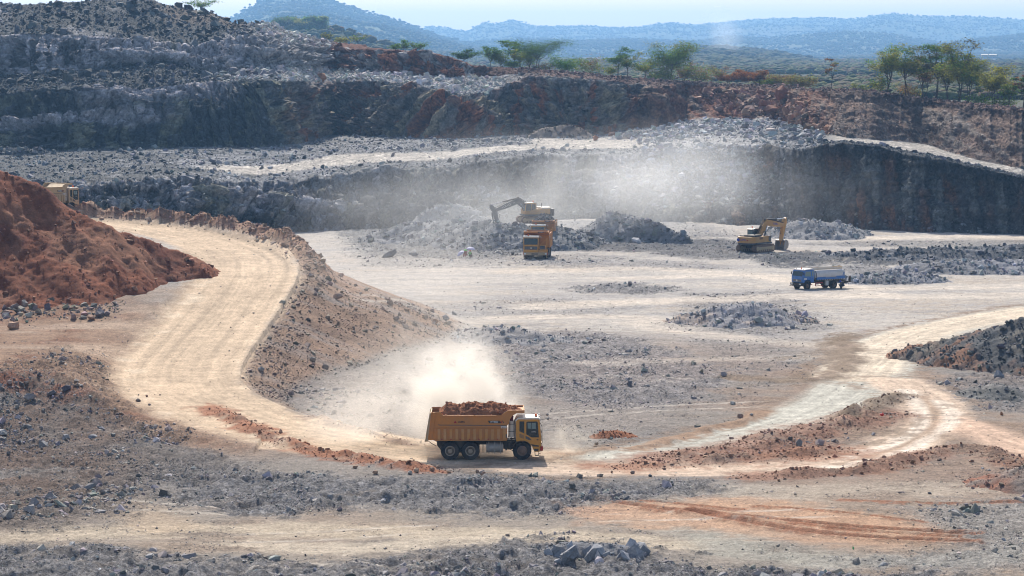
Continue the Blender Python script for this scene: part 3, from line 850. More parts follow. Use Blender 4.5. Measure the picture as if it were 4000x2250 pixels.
cb = cb + (cf - cb) * sstep(3150, 3300, U + 60 * n2)[:, None]
c = np.where(k2[:, None], cb, c)
# --- rubble bench over the first tier (k 3)
k3 = (k_ == 3)
cb = np.tile(np.asarray((.075, .08, .086), np.float32), (len(x), 1)) * (.6 + .9 * idc)[:, None]
cb = cmix(cb, (.50, .48, .465), sstep(760, 1000, U + 150 * n2) * sstep(2150, 1900, U + 80 * n2) * (.55 + .5 * idc))
cb = cmix(cb, (.17, .10, .08), sstep(1950, 2200, U + 60 * n2) * .9)
c = np.where(k3[:, None], cb, c)
# --- second tier (k 4)
k4 = (k_ == 4)
cb = np.tile(np.asarray((.54, .505, .52), np.float32), (len(x), 1))
cb = cmix(cb, (.10, .105, .105), sstep(.25, .6, sd + .3 * n1) * sstep(1000, 400, U + 100 * n2) * .8)
cb = cmix(cb, (.22, .215, .16), sstep(.2, .55, -sd) * sstep(420, 500, U) * sstep(760, 700, U) * .8)
cb = cmix(cb, (.40, .38, .37), sstep(900, 1050, U) * .7)
rr = sstep(1200, 1330, U + 40 * n2)
cb = cmix(cb, (.34, .15, .09), rr * sstep(-.15, .25, sd + .5 * (ida - .4)))
cb = cmix(cb, (.19, .075, .05), rr * sstep(.1, .0, ea) * .9)
cb = cmix(cb, (.16, .09, .07), sstep(1830, 1880, U))
c = np.where(k4[:, None], cb, c)
# --- slopes over the second tier (k 5, 6)
k5 = (k_ >= 5)
cb = np.tile(np.asarray((.08, .085, .09), np.float32), (len(x), 1)) * (.6 + .9 * idc)[:, None]
cb = cmix(cb, (.34, .33, .34), sstep(.15, .5, n1 + .4 * n2) * .7)
cb = cmix(cb, (.26, .20, .16), sstep(560, 700, U) * sstep(1050, 850, U) * sstep(.4, .8, fr) * .6)
cb = cmix(cb, (.48, .46, .45), sstep(920, 1050, U) * sstep(1290, 1200, U) * (.4 + .6 * idc))
cb = cmix(cb, (.19, .085, .06), sstep(1180, 1260, U + 30 * n2) * .95)
c = np.where(k5[:, None], cb, c)
vari = 1 + .42 * n3 + .26 * n4 + .45 * (idb - .5) * rock
crack = 1 - .5 * rock * sstep(.09, .0, ea) - .22 * rock * sstep(.08, .0, eb)
c = np.clip(c * (vari * crack)[:, None], .012, .75)
M_ROCK = ground_mat('quarry_rock', (0.35, 2.2, 7.0), (.18, .30, .36), bump=1.0, bscale=2.2, bdist=.7, cells=((.9, .22), (2.4, .28)))
walls = np_obj('quarry_terrain', WV2, grid_faces(nr, nc), M_ROCK, c)
tag(walls, kind='structure')
WG = WV2.reshape(nr, nc, 3); WNG = Nn.reshape(nr, nc, 3)
print('walls', len(WV2), time.time() - T0)


def wall_at(u, r):
    """point of the quarry face sheet at column u and running coordinate r"""
    j = int(np.clip(np.searchsorted(WU, u), 0, nc - 1))
    k = int(min(6, math.floor(r))); row = int(round(sum(NROW[:k]) + (r - k) * NROW[k]))
    return WG[min(row, nr - 1), j]


# ------------------------------------------------------------------ plain and hills
def far_grid(us, Ds):
    A, B = np.meshgrid(us, Ds)
    return (A.ravel() - 2000) / F * B.ravel(), B.ravel(), len(Ds), len(us)


px_, py_, pr, pc = far_grid(np.concatenate([np.arange(-3000, 0, 200), np.arange(0, 4000, 12), np.arange(4000, 7200, 200)]), np.concatenate([np.linspace(560, 900, 20), np.geomspace(910, 16000, 190)]))
pz = 19.0 + .6 * fbm(px_ * .01, py_ * .004, 1.0, 3) - .002 * np.clip(py_ - 900, 0, 3000) * 0
pcx = np.tile(np.asarray((.040, .050, .028), np.float32), (len(px_), 1))
pn = fbm(px_ * .006, py_ * .0022, 3.0, 4)
pcx = cmix(pcx, (.07, .062, .055), sstep(.05, .4, pn))
pcx = cmix(pcx, (.085, .062, .058), sstep(.25, .6, fbm(px_ * .002, py_ * .0012, 8.0, 3)))
d7 = np.interp(px_ / py_ * F + 2000, WU, D6) + 45; pz = pz - 34 * (1 - sstep(d7 - 25, d7, py_))
M_FAR = ground_mat('bush_country', (0.02, 0.09, 0.35), (.25, .3, .25), bump=0.0)
plain = np_obj('plain_terrain', np.stack([px_, py_, pz], 1), grid_faces(pr, pc), M_FAR, pcx)
tag(plain, kind='structure')


def hill(name, sil, Dr, Df, Db, seed, rough=.12, du=9, nrow=70, col=(.055, .075, .028), bumps=1.0):
    """a ridge with its skyline at distance Dr, rising from the plain at Df and falling behind to Db"""
    s = np.array(sil, float)
    us = np.arange(s[0, 0], s[-1, 0], du)
    vs = np.interp(us, s[:, 0], s[:, 1])
    Drr = Dr * (1 + .05 * fbm(us * .003, us * 0 + seed, us * 0, 3))
    zr = at_y(us, vs, Drr)[2]
    rows = []
    for i in range(nrow):
        t = i / (nrow - 1)
        if t <= .8:
            q = t / .8
            d = Df + (Drr - Df) * q
            zz = 17 + (zr - 17) * (q ** 1.25)
        else:
            q = (t - .8) / .2
            d = Drr + (Db - Drr) * q; zz = zr + (12 - zr) * q ** .8
        rows.append(np.stack([(us - 2000) / F * d, d + 0 * us, zz], 1))
    V = np.array(rows).reshape(-1, 3)
    x, y, z = V.T
    sc = 1.0 / (Dr * .06)
    q = np.repeat(np.minimum(np.arange(nrow) / (nrow - 1) / .8, 1), len(us))
    env = np.sin(np.pi * np.clip(q, 0, 1)) * (np.repeat(np.arange(nrow), len(us)) <= .8 * (nrow - 1))
    hgt = np.tile(zr - 17, nrow)
    V[:, 2] += env * hgt * rough * 2.2 * fbm(x * sc, y * sc * .5, seed, 4)
    V[:, 2] += bumps * (0.9 * fbm(x * .09, y * .06, seed, 3))
    c = np.tile(np.asarray(col, np.float32), (len(V), 1))
    n = fbm(x * sc * 2, y * sc, seed + 3, 4); n2 = fbm(x * .03, y * .02, seed + 5, 4)
    c = cmix(c, (.09, .085, .05), sstep(.0, .5, n + .4 * n2) * .7)
    c = cmix(c, (.10, .06, .045), sstep(.3, .7, n2) * .5)
    c = cmix(c, (.10, .125, .045), sstep(.15, .6, -n2) * .6)
    o = np_obj(name, V, grid_faces(nrow, len(us)), M_FAR, c)
    tag(o, kind='structure')
    return V, nrow, len(us)


H1 = hill('hill', [(-900, 170), (300, 150), (750, 110), (906, 76), (950, 50), (1000, 20), (1040, -4), (1100, -26), (1190, -32), (1270, -2), (1330, 14), (1400, 40), (1500, 66), (1560, 86), (1615, 106), (1700, 138), (1800, 168), (1900, 192), (2050, 212), (2250, 236)], 7500, 3300, 9600, 2)
H2 = hill('far_hills', [(-3000, 60), (0, 90), (1300, 118), (1500, 118), (1640, 112), (1690, 104), (1740, 106), (1790, 118), (1825, 120), (1880, 94), (1895, 84), (1930, 92), (1960, 86), (1990, 78), (2030, 85), (2090, 103), (2200, 101), (2320, 101), (2380, 108), (2500, 105), (2550, 95), (2620, 88), (2700, 95), (2760, 93), (2830, 85), (2900, 78), (3000, 72), (3170, 68), (3330, 74), (3400, 62), (3450, 53), (3490, 52), (3560, 60), (3650, 65), (3750, 62), (3870, 68), (3990, 77), (4700, 70), (7000, 100)], 11400, 7800, 14200, 5, du=12, rough=.16)
H3 = hill('middle_hills', [(1500, 226), (1700, 180), (1900, 158), (2100, 150), (2250, 160), (2450, 150), (2700, 162), (2850, 140), (3000, 150), (3150, 132), (3330, 122), (3450, 128), (3570, 152), (3700, 172), (3830, 150), (4000, 130), (4300, 120), (5000, 150)], 7800, 6000, 9000, 9, du=12, rough=.16)
H4 = hill('near_hill', [(2450, 300), (2560, 268), (2640, 234), (2690, 206), (2740, 194), (2800, 186), (2860, 192), (2930, 198), (3000, 206), (3080, 222), (3150, 242), (3250, 262), (3400, 282), (3600, 306)], 3900, 2200, 5000, 14, du=6, rough=.14)
H5 = hill('wooded_knoll', [(850, 180), (960, 140), (1040, 112), (1100, 100), (1180, 98), (1260, 112), (1330, 138), (1420, 164), (1550, 196), (1700, 240)], 2200, 1400, 2800, 18, du=6, rough=.1)
H6 = hill('low_hills', [(3100, 250), (3300, 222), (3500, 206), (3700, 200), (3900, 205), (4200, 195), (4800, 215)], 6700, 5000, 7500, 23, du=10, rough=.15)
print('hills', time.time() - T0)

# ------------------------------------------------------------------ air
hz, nt, out = new_mat('haze_air')
pv = N(nt, 'ShaderNodeVolumePrincipled')
pv.inputs['Color'].default_value = (0.235, 0.465, 0.82, 1); pv.inputs['Density'].default_value = 1.0e-4; pv.inputs['Anisotropy'].default_value = 0.5
nt.links.new(pv.outputs[0], out.inputs['Volume'])
hz.cycles.homogeneous_volume = True


def box_obj(name, x0, x1, y0, y1, z0, z1, mat):
    v = [(x, y, z) for x in (x0, x1) for y in (y0, y1) for z in (z0, z1)]
    f = [(0, 1, 3, 2), (4, 6, 7, 5), (0, 4, 5, 1), (2, 3, 7, 6), (0, 2, 6, 4), (1, 5, 7, 3)]
    me = bpy.data.meshes.new(name); me.from_pydata(v, [], f); me.update(); me.materials.append(mat)
    return link(bpy.data.objects.new(name, me))


haze = tag(box_obj('haze', -7000, 7000, -60, 16800, -8, 250, hz), kind='stuff')
# ------------------------------------------------------------------ loose rock
def hull_proto(seed, n=13, sq=(1, .8, .62), sub=0, nz=0.0):
    r = np.random.default_rng(seed)
    p = r.normal(size=(n, 3)); p /= np.linalg.norm(p, axis=1)[:, None]
    p *= r.uniform(.72, 1.05, (n, 1)); p *= np.array(sq) * .5
    bm = bmesh.new()
    for q in p: bm.verts.new(q)
    res = bmesh.ops.convex_hull(bm, input=bm.verts)
    bmesh.ops.delete(bm, geom=list({g for g in list(res['geom_interior']) + list(res['geom_unused']) if isinstance(g, bmesh.types.BMVert)}), context='VERTS')
    bmesh.ops.triangulate(bm, faces=bm.faces)
    if sub:
        bmesh.ops.subdivide_edges(bm, edges=bm.edges, cuts=sub, use_grid_fill=True)
        bmesh.ops.triangulate(bm, faces=bm.faces)
    bmesh.ops.recalc_face_normals(bm, faces=bm.faces)
    bm.verts.ensure_lookup_table()
    v = np.array([q.co[:] for q in bm.verts], np.float32)
    f = np.array([[w.index for w in t.verts] for t in bm.faces], np.int32)
    bm.free()
    if nz:
        d = fbm(v[:, 0] * 3 + seed, v[:, 1] * 3, v[:, 2] * 3, 3)
        v = v * (1 + nz * d)[:, None]
    return v, f


PROTO = [hull_proto(100 + i, 10 + i % 5, [(1, .8, .62), (1, .7, .45), (1, .9, .8), (1, .6, .5)][i % 4]) for i in range(16)]


def rand_rot(n, r, tilt=1.0):
    a = r.uniform(0, 2 * np.pi, n); b = r.normal(0, .5 * tilt, n); g = r.normal(0, .5 * tilt, n)
    ca, sa, cb, sb, cg, sg = np.cos(a), np.sin(a), np.cos(b), np.sin(b), np.cos(g), np.sin(g)
    z = np.zeros(n); o = np.ones(n)
    Rz = np.stack([ca, -sa, z, sa, ca, z, z, z, o], 1).reshape(n, 3, 3)
    Rx = np.stack([o, z, z, z, cb, -sb, z, sb, cb], 1).reshape(n, 3, 3)
    Ry = np.stack([cg, z, sg, z, o, z, -sg, z, cg], 1).reshape(n, 3, 3)
    return Rz @ Rx @ Ry


def rocks_arrays(P, S, C, seed=1, sink=.2):
    r = np.random.default_rng(seed); n = len(P)
    Rm = rand_rot(n, r); pid = r.integers(0, len(PROTO), n)
    P = P.copy(); P[:, 2] += S * (.28 - sink)
    VV, FF, CC = [], [], []; off = 0
    for k, (pv_, pf_) in enumerate(PROTO):
        m = np.where(pid == k)[0]
        if not len(m): continue
        v = np.einsum('nij,vj->nvi', Rm[m], pv_) * S[m][:, None, None] + P[m][:, None, :]
        VV.append(v.reshape(-1, 3))
        f = pf_[None] + (np.arange(len(m)) * len(pv_))[:, None, None] + off
        FF.append(f.reshape(-1, 3)); CC.append(np.repeat(C[m], len(pv_), 0)); off += len(m) * len(pv_)
    return np.concatenate(VV), np.concatenate(FF), np.concatenate(CC)


M_STONE = ground_mat('broken_stone', (1.5, 7.0, 30.0), (.18, .22, .22), bump=.35, bscale=14, bdist=.06, rough=.88, spec=.3)


def rocks(name, P, S, C, seed=1, sink=.2, kind='stuff', parent=None):
    v, f, c = rocks_arrays(P, S, C, seed, sink)
    o = np_obj(name, v, f, M_STONE, np.clip(c, .012, .75), smooth=False, parent=parent)
    if kind: tag(o, kind=kind)
    return o


def pareto(r, n, lo, hi, a=2.2):
    lo = np.broadcast_to(lo, (n,))
    return np.minimum(lo * (1 - r.random(n)) ** (-1 / a), hi)


def jitter_col(r, c, a=.28, tint=.05):
    n = len(c)
    return c * (1 + r.normal(0, a, n)).clip(.4, 1.9)[:, None] * (1 + r.normal(0, tint, (n, 3)))


def pick(w, n, r):
    cw = np.cumsum(w); return np.searchsorted(cw, r.random(n) * cw[-1])


PXM = 2987.0     # render pixels per radian
# floor rubble: stone size follows a power law; far away only the stones big enough to be told apart
gcol = len(uu)
colw = np.tile(np.where((uu > -120) & (uu < 4120), 1.0, .25), len(vv))
clump = sstep(-.25, .5, fbm(GX * .13, GY * .10, 14.2, 4) + .4 * fbm(GX * .5, GY * .4, 3.2, 2))
w = (GGREY ** 1.3 * (.18 + .9 * clump) + .015) * colw * sstep(560, 540, GY)
ids = pick(w, 135000, rng)
gx = GX[ids] + rng.normal(0, .12, len(ids)); gy = GY[ids] + rng.normal(0, .35, len(ids)); P = np.stack([gx, gy, GH2[ids]], 1)
S = np.minimum(pareto(rng, len(ids), .95 * gy / PXM, .95, 2.7), np.where(GGREY[ids] < .3, .30, 2))
Cc = jitter_col(rng, lerp(GC[ids], np.array([[.37, .335, .31]]), .6), .38)
light = rng.random(len(ids)) < .10
Cc[light] = Cc[light] * 1.5
rocks('floor_rubble', P, S, Cc, 3, .30)
ids = pick((GGREY > .45) * clump ** 2 * colw * sstep(540, 500, GY) * sstep(.35, .7, fbm(GX * .08, GY * .07, 33.0, 3) + .35) + 1e-12, 1500, rng)
P = np.stack([GX[ids], GY[ids], GH2[ids]], 1)
rocks('floor_blocks', P, pareto(rng, len(ids), .35, 1.5, 2.3), jitter_col(rng, lerp(GC[ids], np.array([[.32, .30, .295]]), .7), .3), 7, .3)
# stones lying on the left bank
yc_ = np.interp(GX, *BANK_C); yf_ = np.interp(GX, *BANK_F)
wk_ = sstep(-20, -30, GX) * sstep(yc_ + 2, yc_ - 5, GY) * sstep(yf_ - 8, yf_, GY)
ids = pick(wk_ * (.2 + clump) + 1e-12, 5200, rng)
P = np.stack([GX[ids], GY[ids], GH2[ids]], 1)
rocks('bank_rubble', P, pareto(rng, len(ids), .10, 1.15, 2.3), jitter_col(rng, np.tile([[.27, .25, .25]], (len(ids), 1)), .36), 8, .2)
# stones on the ramp slope
rd, sg, sp = road_d(GX, GY)
zn = np.interp(sp, np.arange(len(RS)), RS[:, 2])
wsl = (sg > 0) * sstep(4.8, 6.5, rd) * sstep(32, 20, rd) * (GH > .2) * sstep(.5, 2, zn) * sstep(345, 330, GY)
ids = pick(wsl * (.35 + .65 * sstep(-.1, .4, fbm(GX * .2, GY * .1, 4.0, 3))) + 1e-9, 9000, rng)
P = np.stack([GX[ids], GY[ids], GH2[ids]], 1)
Cc = jitter_col(rng, lerp(GC[ids], np.array([[.33, .27, .23]]), .5), .3)
rocks('slope_rubble', P, pareto(rng, len(ids), 1.0 * GY[ids] / PXM, 1.1, 2.6), Cc, 4, .2)
# stones along the berm and the windrows
wb = (sg > 0) * np.exp(-((rd - 7.2) / 1.9) ** 2) * sstep(7, 8.5, zn)
ids = pick(wb + 1e-9, 3000, rng)
P = np.stack([GX[ids], GY[ids], GH2[ids]], 1)
rocks('berm_rubble', P, pareto(rng, len(ids), .16, 1.1, 2.2), jitter_col(rng, lerp(GC[ids], np.array([[.36, .27, .22]]), .5), .25), 5, .2)
wr = np.zeros_like(GX)
for (pts, ht, wd) in WINDROWS[:6]:
    d, s = stroke_d(GX, GY, pts); wr = np.maximum(wr, ht * sstep(wd * 2.0, wd * .5, np.abs(d)))
ids = pick(wr + 1e-9, 5200, rng)
P = np.stack([GX[ids], GY[ids] + rng.normal(0, .2, len(ids)), GH2[ids]], 1)
rocks('windrow_clods', P, pareto(rng, len(ids), .10, .55, 2.6), jitter_col(rng, lerp(GC[ids], np.array([[.33, .16, .10]]), .35), .28), 6, .22)

# loose rock on the quarry faces
nW = len(WV2); cm4 = np.tile(np.where((WU > -120) & (WU < 4120), 1.0, .25), nr)


def face_rocks(name, w, n, lo, hi, a, toward, k, jit, seed):
    ids = pick(w * cm4 + 1e-12, n, rng)
    P = WV2[ids].astype(float) + rng.normal(0, .35, (n, 3)) * [1, 1, .1]
    S = pareto(rng, n, lo * WV2[ids, 1] / PXM, hi, a)
    rocks(name, P, S, jitter_col(rng, lerp(c[ids], np.array([toward]), k), jit), seed, .18)


onlyleft = sstep(1250, 1000, UUf)
face_rocks('tier_rubble', (k_ == 3) * sstep(1150, 1000, UUf) * 1.0 + (k_ == 5) * sstep(1150, 950, UUf) * .9, 14000, 1.2, 3.2, 2.2, (.075, .08, .088), .65, .5, 11)
face_rocks('white_rubble', (k_ == 3) * sstep(820, 1000, UUf) * sstep(2050, 1850, UUf) + (k_ == 5) * sstep(960, 1060, UUf) * sstep(1330, 1230, UUf) + .10 * (k_ == 2) * sstep(.93, 1, fr) * sstep(900, 1000, UUf) * sstep(2400, 2100, UUf), 6500, 1.6, 2.6, 2.1, (.52, .50, .48), .75, .22, 12)
benchw = (k_ == 1) * (1 - sstep(3150, 3250, UUf) * sstep(.25, .35, fr))
pale = sstep(.40, .5, c[:, 0])
face_rocks('bench_rubble', benchw * (1 - pale) * sstep(1.02, .5, np.abs(fr - .5) * .9 + .2 * n2) + .25 * (k_ == 2) * sstep(.12, 0, fr) * sstep(2500, 2000, UUf), 14000, 1.2, 1.9, 2.3, (.23, .23, .238), .45, .45, 13)
face_rocks('talus_white', (k_ == 0) * sstep(.15, .5, fr) * sstep(2380, 2560, UUf + 100 * n2) * sstep(3080, 2880, UUf + 120 * n2) + benchw * .8 * sstep(2430, 2560, UUf) * sstep(3300, 3200, UUf) * sstep(.15, .4, fr), 7000, 1.5, 2.4, 2.1, (.42, .415, .42), .8, .25, 14)
face_rocks('talus_red', (k_ == 2) * sstep(2600, 2800, UUf + 60 * n2 - 260 * (1 - fr)) * sstep(3330, 3200, UUf + 70 * fr * 3) * sstep(.98, .8, fr), 2600, 1.7, 3.2, 1.7, (.30, .175, .12), .65, .3, 15)
face_rocks('slope_scree', (k_ == 2) * sstep(3200, 3350, UUf) * (.25 + .75 * sstep(.7, .2, fr)) , 5000, 1.0, .8, 2.9, (.26, .20, .17), .5, .3, 16)
face_rocks('rim_stones', (k_ >= 3) * (k_ <= 5) * sstep(1900, 2050, UUf) + .35 * (k_ == 2) * sstep(.9, 1, fr) * sstep(2000, 2100, UUf), 5000, 1.3, 1.3, 2.4, (.22, .16, .14), .5, .4, 17)
face_rocks('face_blocks', (k_ == 0) * (fr > .1) * .5 * sstep(2600, 2000, UUf) + (k_ == 0) * sstep(.35, .05, fr) * 1.2, 7000, 1.3, 1.8, 2.3, (.27, .27, .275), .45, .36, 18)
print('rocks', time.time() - T0)

# ------------------------------------------------------------------ heaps: things with a crest line
M_EARTH = ground_mat('loose_earth', (0.9, 4.0, 18.0), (.16, .26, .30), bump=.6, bscale=7.0, bdist=.2)


def heap(name, label, cat, crest, slope=.62, back=None, cols=((.27, .265, .275),), res=.3, lump=.35, base=None, stones=0, stone=(.1, .9), scol=None, rough=.5, seed=1, gully=None, stone_name='stones', group=None):
    """crest: world points (x, y, z); the heap falls from the crest at `slope` and lies on the ground (or on `base`)"""
    Q = np.array(crest, float)
    if len(Q) == 1: Q = np.vstack([Q, Q + [.3, 0, 0]])
    Qs = smooth_line(Q, 1.5, 2)
    zb0 = base if base is not None else float(gz(Q[:, 0], Q[:, 1]).min())
    slv = slope if isinstance(slope, list) else [slope] * len(Q)
    rad = (Q[:, 2].max() - zb0) / min(min(slv), back or min(slv)) + 3.5
    xs = np.arange(Q[:, 0].min() - rad, Q[:, 0].max() + rad, res); ys = np.arange(Q[:, 1].min() - rad, Q[:, 1].max() + rad, res)
    A, B = np.meshgrid(xs, ys); x, y = A.ravel().astype(np.float32), B.ravel().astype(np.float32)
    d, sg, sp = seg_dist(x, y, Qs)
    zc = np.interp(sp, np.arange(len(Qs)), Qs[:, 2])
    yc = np.interp(sp, np.arange(len(Qs)), Qs[:, 1])
    fs = np.interp(np.interp(sp, [0, len(Qs) - 1], [0, 1]), np.linspace(0, 1, len(Qs)), np.interp(Qs[:, 0], Q[:, 0], slv) if len(slv) > 1 and Q[0, 0] < Q[-1, 0] else np.full(len(Qs), slv[0]))
    bk_ = back or float(np.mean(slv)); sl = lerp(fs, bk_ + 0 * fs, sstep(-4, 4, y - yc) if res > .2 else sstep(-.6, .6, y - yc))
    wob = fbm(x * .16, y * .16, seed, 4); wob2 = fbm(x * .6, y * .6, seed + 2, 3)
    h0 = zc - sl * np.sqrt(d * d + .5) + .3
    f1, e, cid = worley(x * 1.5, y * 1.5); f1b, eb, cidb = worley(x * 3.6, y * 3.6)
    wob3 = fbm(x * 1.9, y * 1.9, seed + 4, 3)
    hh = h0 + rough * (1.3 * wob + .5 * wob2 + .3 * wob3) + lump * .8 * (cid - .35) * np.clip(.75 - f1, 0, 1) + lump * .7 * cidb * np.clip(.7 - f1b, 0, 1)
    if gully is not None:
        gx_, gy_ = gully
        q = x * gy_ - y * gx_; p = x * gx_ + y * gy_
        hh += .75 * fbm(q * .34 + .12 * wob, p * .022, seed + 5, 4)
    g = gz(x, y) if base is None else np.full_like(x, base)
    keep = hh > g - .35
    V = np.stack([x, y, np.maximum(hh, g - .5)], 1)
    cc = np.tile(np.asarray(cols[0], np.float32), (len(x), 1))
    for i, q in enumerate(cols[1:]):
        nn = fbm(x * .12 + 9 * i, y * .12, seed + 11 + i, 4)
        cc = cmix(cc, q, sstep(-.05, .4, nn + .3 * wob2))
    cc = np.clip(cc * (1 + .22 * wob2 + .25 * wob3 + .4 * (cid - .5) * min(1, lump * 2))[:, None], .012, .8)
    fcs = grid_faces(len(ys), len(xs), keep)
    V2, F2, C2 = compact(V, fcs, cc)
    root = empty(name, (0, 0, 0), 0, label, cat, group)
    cx, cy_, cz = float(Q[:, 0].mean()), float(Q[:, 1].mean()), zb0
    root.location = (cx, cy_, cz)
    V2 = V2 - np.array([cx, cy_, cz])
    np_obj('mound', V2, F2, M_EARTH, C2, parent=root)
    if stones:
        ii = np.where(hh > g + .05)[0]
        if not len(ii): print('empty heap', name, label); return root
        ii = ii[rng.integers(0, len(ii), stones)]
        Pp = np.stack([x[ii], y[ii], hh[ii]], 1) - np.array([cx, cy_, cz])
        S_ = pareto(rng, stones, max(stone[0], 1.3 * cy_ / PXM), stone[1], 2.1)
        Cs = np.tile(np.asarray(scol or cols[0]), (stones, 1)) if scol is not None else cc[ii]
        rocks(stone_name, Pp, S_, jitter_col(rng, Cs, .32), seed + 40, .18, parent=root)
    return root


def crz(*pts):
    """crest from photograph pixels and heights above the pit floor"""
    return [pt(*p) for p in pts]


def crest(*pts, y=None):
    """crest from photograph pixels and distances"""
    return [tuple(float(q) for q in at_y(u, v, d)) for u, v, d in pts]


heap('red_earth_mound', 'huge heap of red earth left of the curving haul road', 'earth mound',
     crest((-1500, 400, 333), (-500, 480, 330), (-250, 545, 329), (0, 655, 328), (100, 712, 328), (200, 768, 327), (300, 836, 326), (430, 884, 325), (560, 930, 326), (665, 966, 327)),
     slope=[.5, .5, .5, .5, .49, .47, .45, .42, .58, .55], back=.6, cols=((.225, .074, .035), (.165, .05, .026), (.28, .125, .07)), res=.26, lump=.3, stones=9000, stone=(.10, 1.0), scol=(.32, .155, .095), rough=.38, seed=3, gully=(.62, -.78))
# grey stones rolled to the toe of the mound
xs_ = rng.uniform(-58, -40, 700); ys_ = 304.5 + rng.normal(0, 2.6, 700) + (xs_ + 45) * .25
rocks('toe_rubble', np.stack([xs_, ys_, gz(xs_, ys_)], 1), pareto(rng, 700, .16, 1.25, 1.7), jitter_col(rng, np.tile([[.30, .24, .21]], (700, 1)), .35, .1), 61, .15)

heap('rubble_heap', 'broad grey rubble heap on the pit floor in front of the water tanker', 'rubble heap', crz((2700, 1225, .9), (2830, 1192, 2.0), (2930, 1182, 2.4), (3050, 1215, 1.2)), slope=.38, cols=((.31, .30, .31), (.25, .24, .245), (.37, .30, .25)), lump=.5, stones=900, stone=(.16, 1.3), scol=(.36, .35, .355), seed=5)
heap('rock_stump', 'pale rock stump with dark talus running down its right side', 'rock heap', crz((2365, 830, 4.5), (2440, 820, 4.8), (2500, 842, 4.2), (2570, 880, 2.7), (2670, 928, .9)), slope=.85, cols=((.26, .255, .26), (.14, .145, .15)), lump=.8, res=.35, stones=900, stone=(.3, 1.5), scol=(.20, .21, .215), rough=.9, seed=8)
heap('muck_pile', 'pile of blasted rock the dark-boomed excavator stands on', 'rubble heap', crz((1540, 890, 2.2), (1700, 868, 3.2), (1850, 872, 3.5), (1960, 878, 3.6), (2080, 878, 3.6), (2230, 892, 2.4)), slope=.42, cols=((.21, .215, .22), (.12, .125, .13), (.30, .295, .30)), lump=.7, res=.38, stones=2200, stone=(.25, 1.5), scol=(.2, .205, .21), rough=.5, seed=12)
heap('blasted_rock_heap', 'steep pale heap of blasted rock left of the excavator bucket', 'rock heap', crest((1690, 812, 506), (1760, 788, 508), (1830, 800, 506), (1880, 850, 502)), slope=.8, cols=((.25, .245, .25), (.17, .17, .175)), lump=.9, res=.38, stones=700, stone=(.3, 1.6), scol=(.26, .255, .26), rough=.8, seed=15)
heap('dark_rock_heap', 'black and rust rubble heap beside the road fork', 'rubble heap', crz((3600, 1360, .9), (3700, 1330, 1.8), (3790, 1302, 2.8), (3900, 1272, 3.7), (4020, 1252, 4.3), (4400, 1240, 4.6)), slope=.42, cols=((.10, .102, .105), (.16, .145, .125), (.24, .13, .085)), lump=.7, stones=2600, stone=(.18, 1.3), scol=(.13, .13, .13), seed=18)
heap('earth_heap', 'brown earth heap on the upper bench beside the pale track', 'earth mound', crest((2120, 505, 655), (2190, 484, 655), (2240, 490, 655)), slope=.6, base=12.4, cols=((.24, .20, .165), (.18, .145, .12)), res=.4, lump=.3, stones=200, stone=(.25, 1.2), seed=21)
heap('pale_rubble_heap', 'white rubble heap on the bench right of the orange boulder', 'rubble heap', crest((2400, 530, 640), (2470, 512, 642), (2540, 515, 640), (2640, 540, 632)), slope=.55, base=12.8, cols=((.40, .395, .40), (.30, .24, .2)), res=.4, lump=.8, stones=500, stone=(.3, 2.0), scol=(.46, .455, .46), seed=24)
heap('foot_rubble_heap', 'white rubble heap at the foot of the lower face behind the yellow excavator', 'rubble heap', crz((3050, 882, 1.6), (3130, 864, 2.7), (3230, 870, 2.6), (3330, 890, 1.2)), slope=.45, cols=((.27, .265, .27), (.22, .215, .22)), res=.4, lump=.8, stones=700, stone=(.25, 1.6), scol=(.32, .315, .32), seed=27)
heap('dark_bench_heap', 'dark rubble heap on the bench at the far left', 'rubble heap', crest((-200, 585, 600), (30, 582, 596), (130, 578, 596), (200, 600, 594)), slope=.5, base=10.8, cols=((.10, .105, .11), (.17, .17, .175)), res=.45, lump=.8, stones=600, stone=(.3, 1.8), scol=(.15, .155, .16), seed=30)
heap('small_red_heap', 'small red earth heap in front of the loaded truck', 'earth mound', crz((2370, 1686, .35), (2395, 1674, .65), (2430, 1682, .4)), slope=.5, cols=((.30, .12, .06),), res=.12, lump=.15, stones=120, stone=(.08, .3), rough=.2, seed=33)
heap('red_rubble_heap', 'red rubble heap at the right edge below the side track', 'rubble heap', crz((3900, 1848, .8), (4000, 1818, 1.6), (4200, 1795, 2.0)), slope=.4, cols=((.28, .13, .085), (.25, .2, .17)), res=.16, lump=.3, stones=700, stone=(.1, .7), scol=(.28, .19, .15), rough=.25, seed=36)
heap('gravel_hump', 'low grey gravel hump at the end of the ramp slope', 'rubble heap', crz((1850, 1292, .8), (1950, 1272, 1.6), (2080, 1300, .9)), slope=.3, cols=((.33, .31, .30), (.26, .25, .25)), lump=.4, stones=500, stone=(.15, .8), scol=(.33, .32, .32), rough=.4, seed=39)
heap('pale_gravel_heap', 'grey rubble heap to the right behind the tanker', 'rubble heap', crz((3340, 1078, .8), (3470, 1060, 1.4), (3610, 1077, .7)), slope=.33, cols=((.30, .295, .31), (.2, .2, .21)), lump=.6, stones=700, stone=(.2, 1.1), scol=(.31, .305, .315), rough=.4, seed=42)
heap('dark_rubble_ridge', 'long ridge of black rubble along the pit floor at the right', 'rubble heap', crz((3250, 992, .5), (3400, 982, 1.2), (3600, 974, 1.5), (3800, 968, 1.6), (4100, 962, 1.6)), slope=.3, cols=((.10, .105, .115), (.2, .2, .21)), lump=.6, stones=1600, stone=(.22, 1.2), scol=(.15, .155, .165), rough=.4, seed=45)
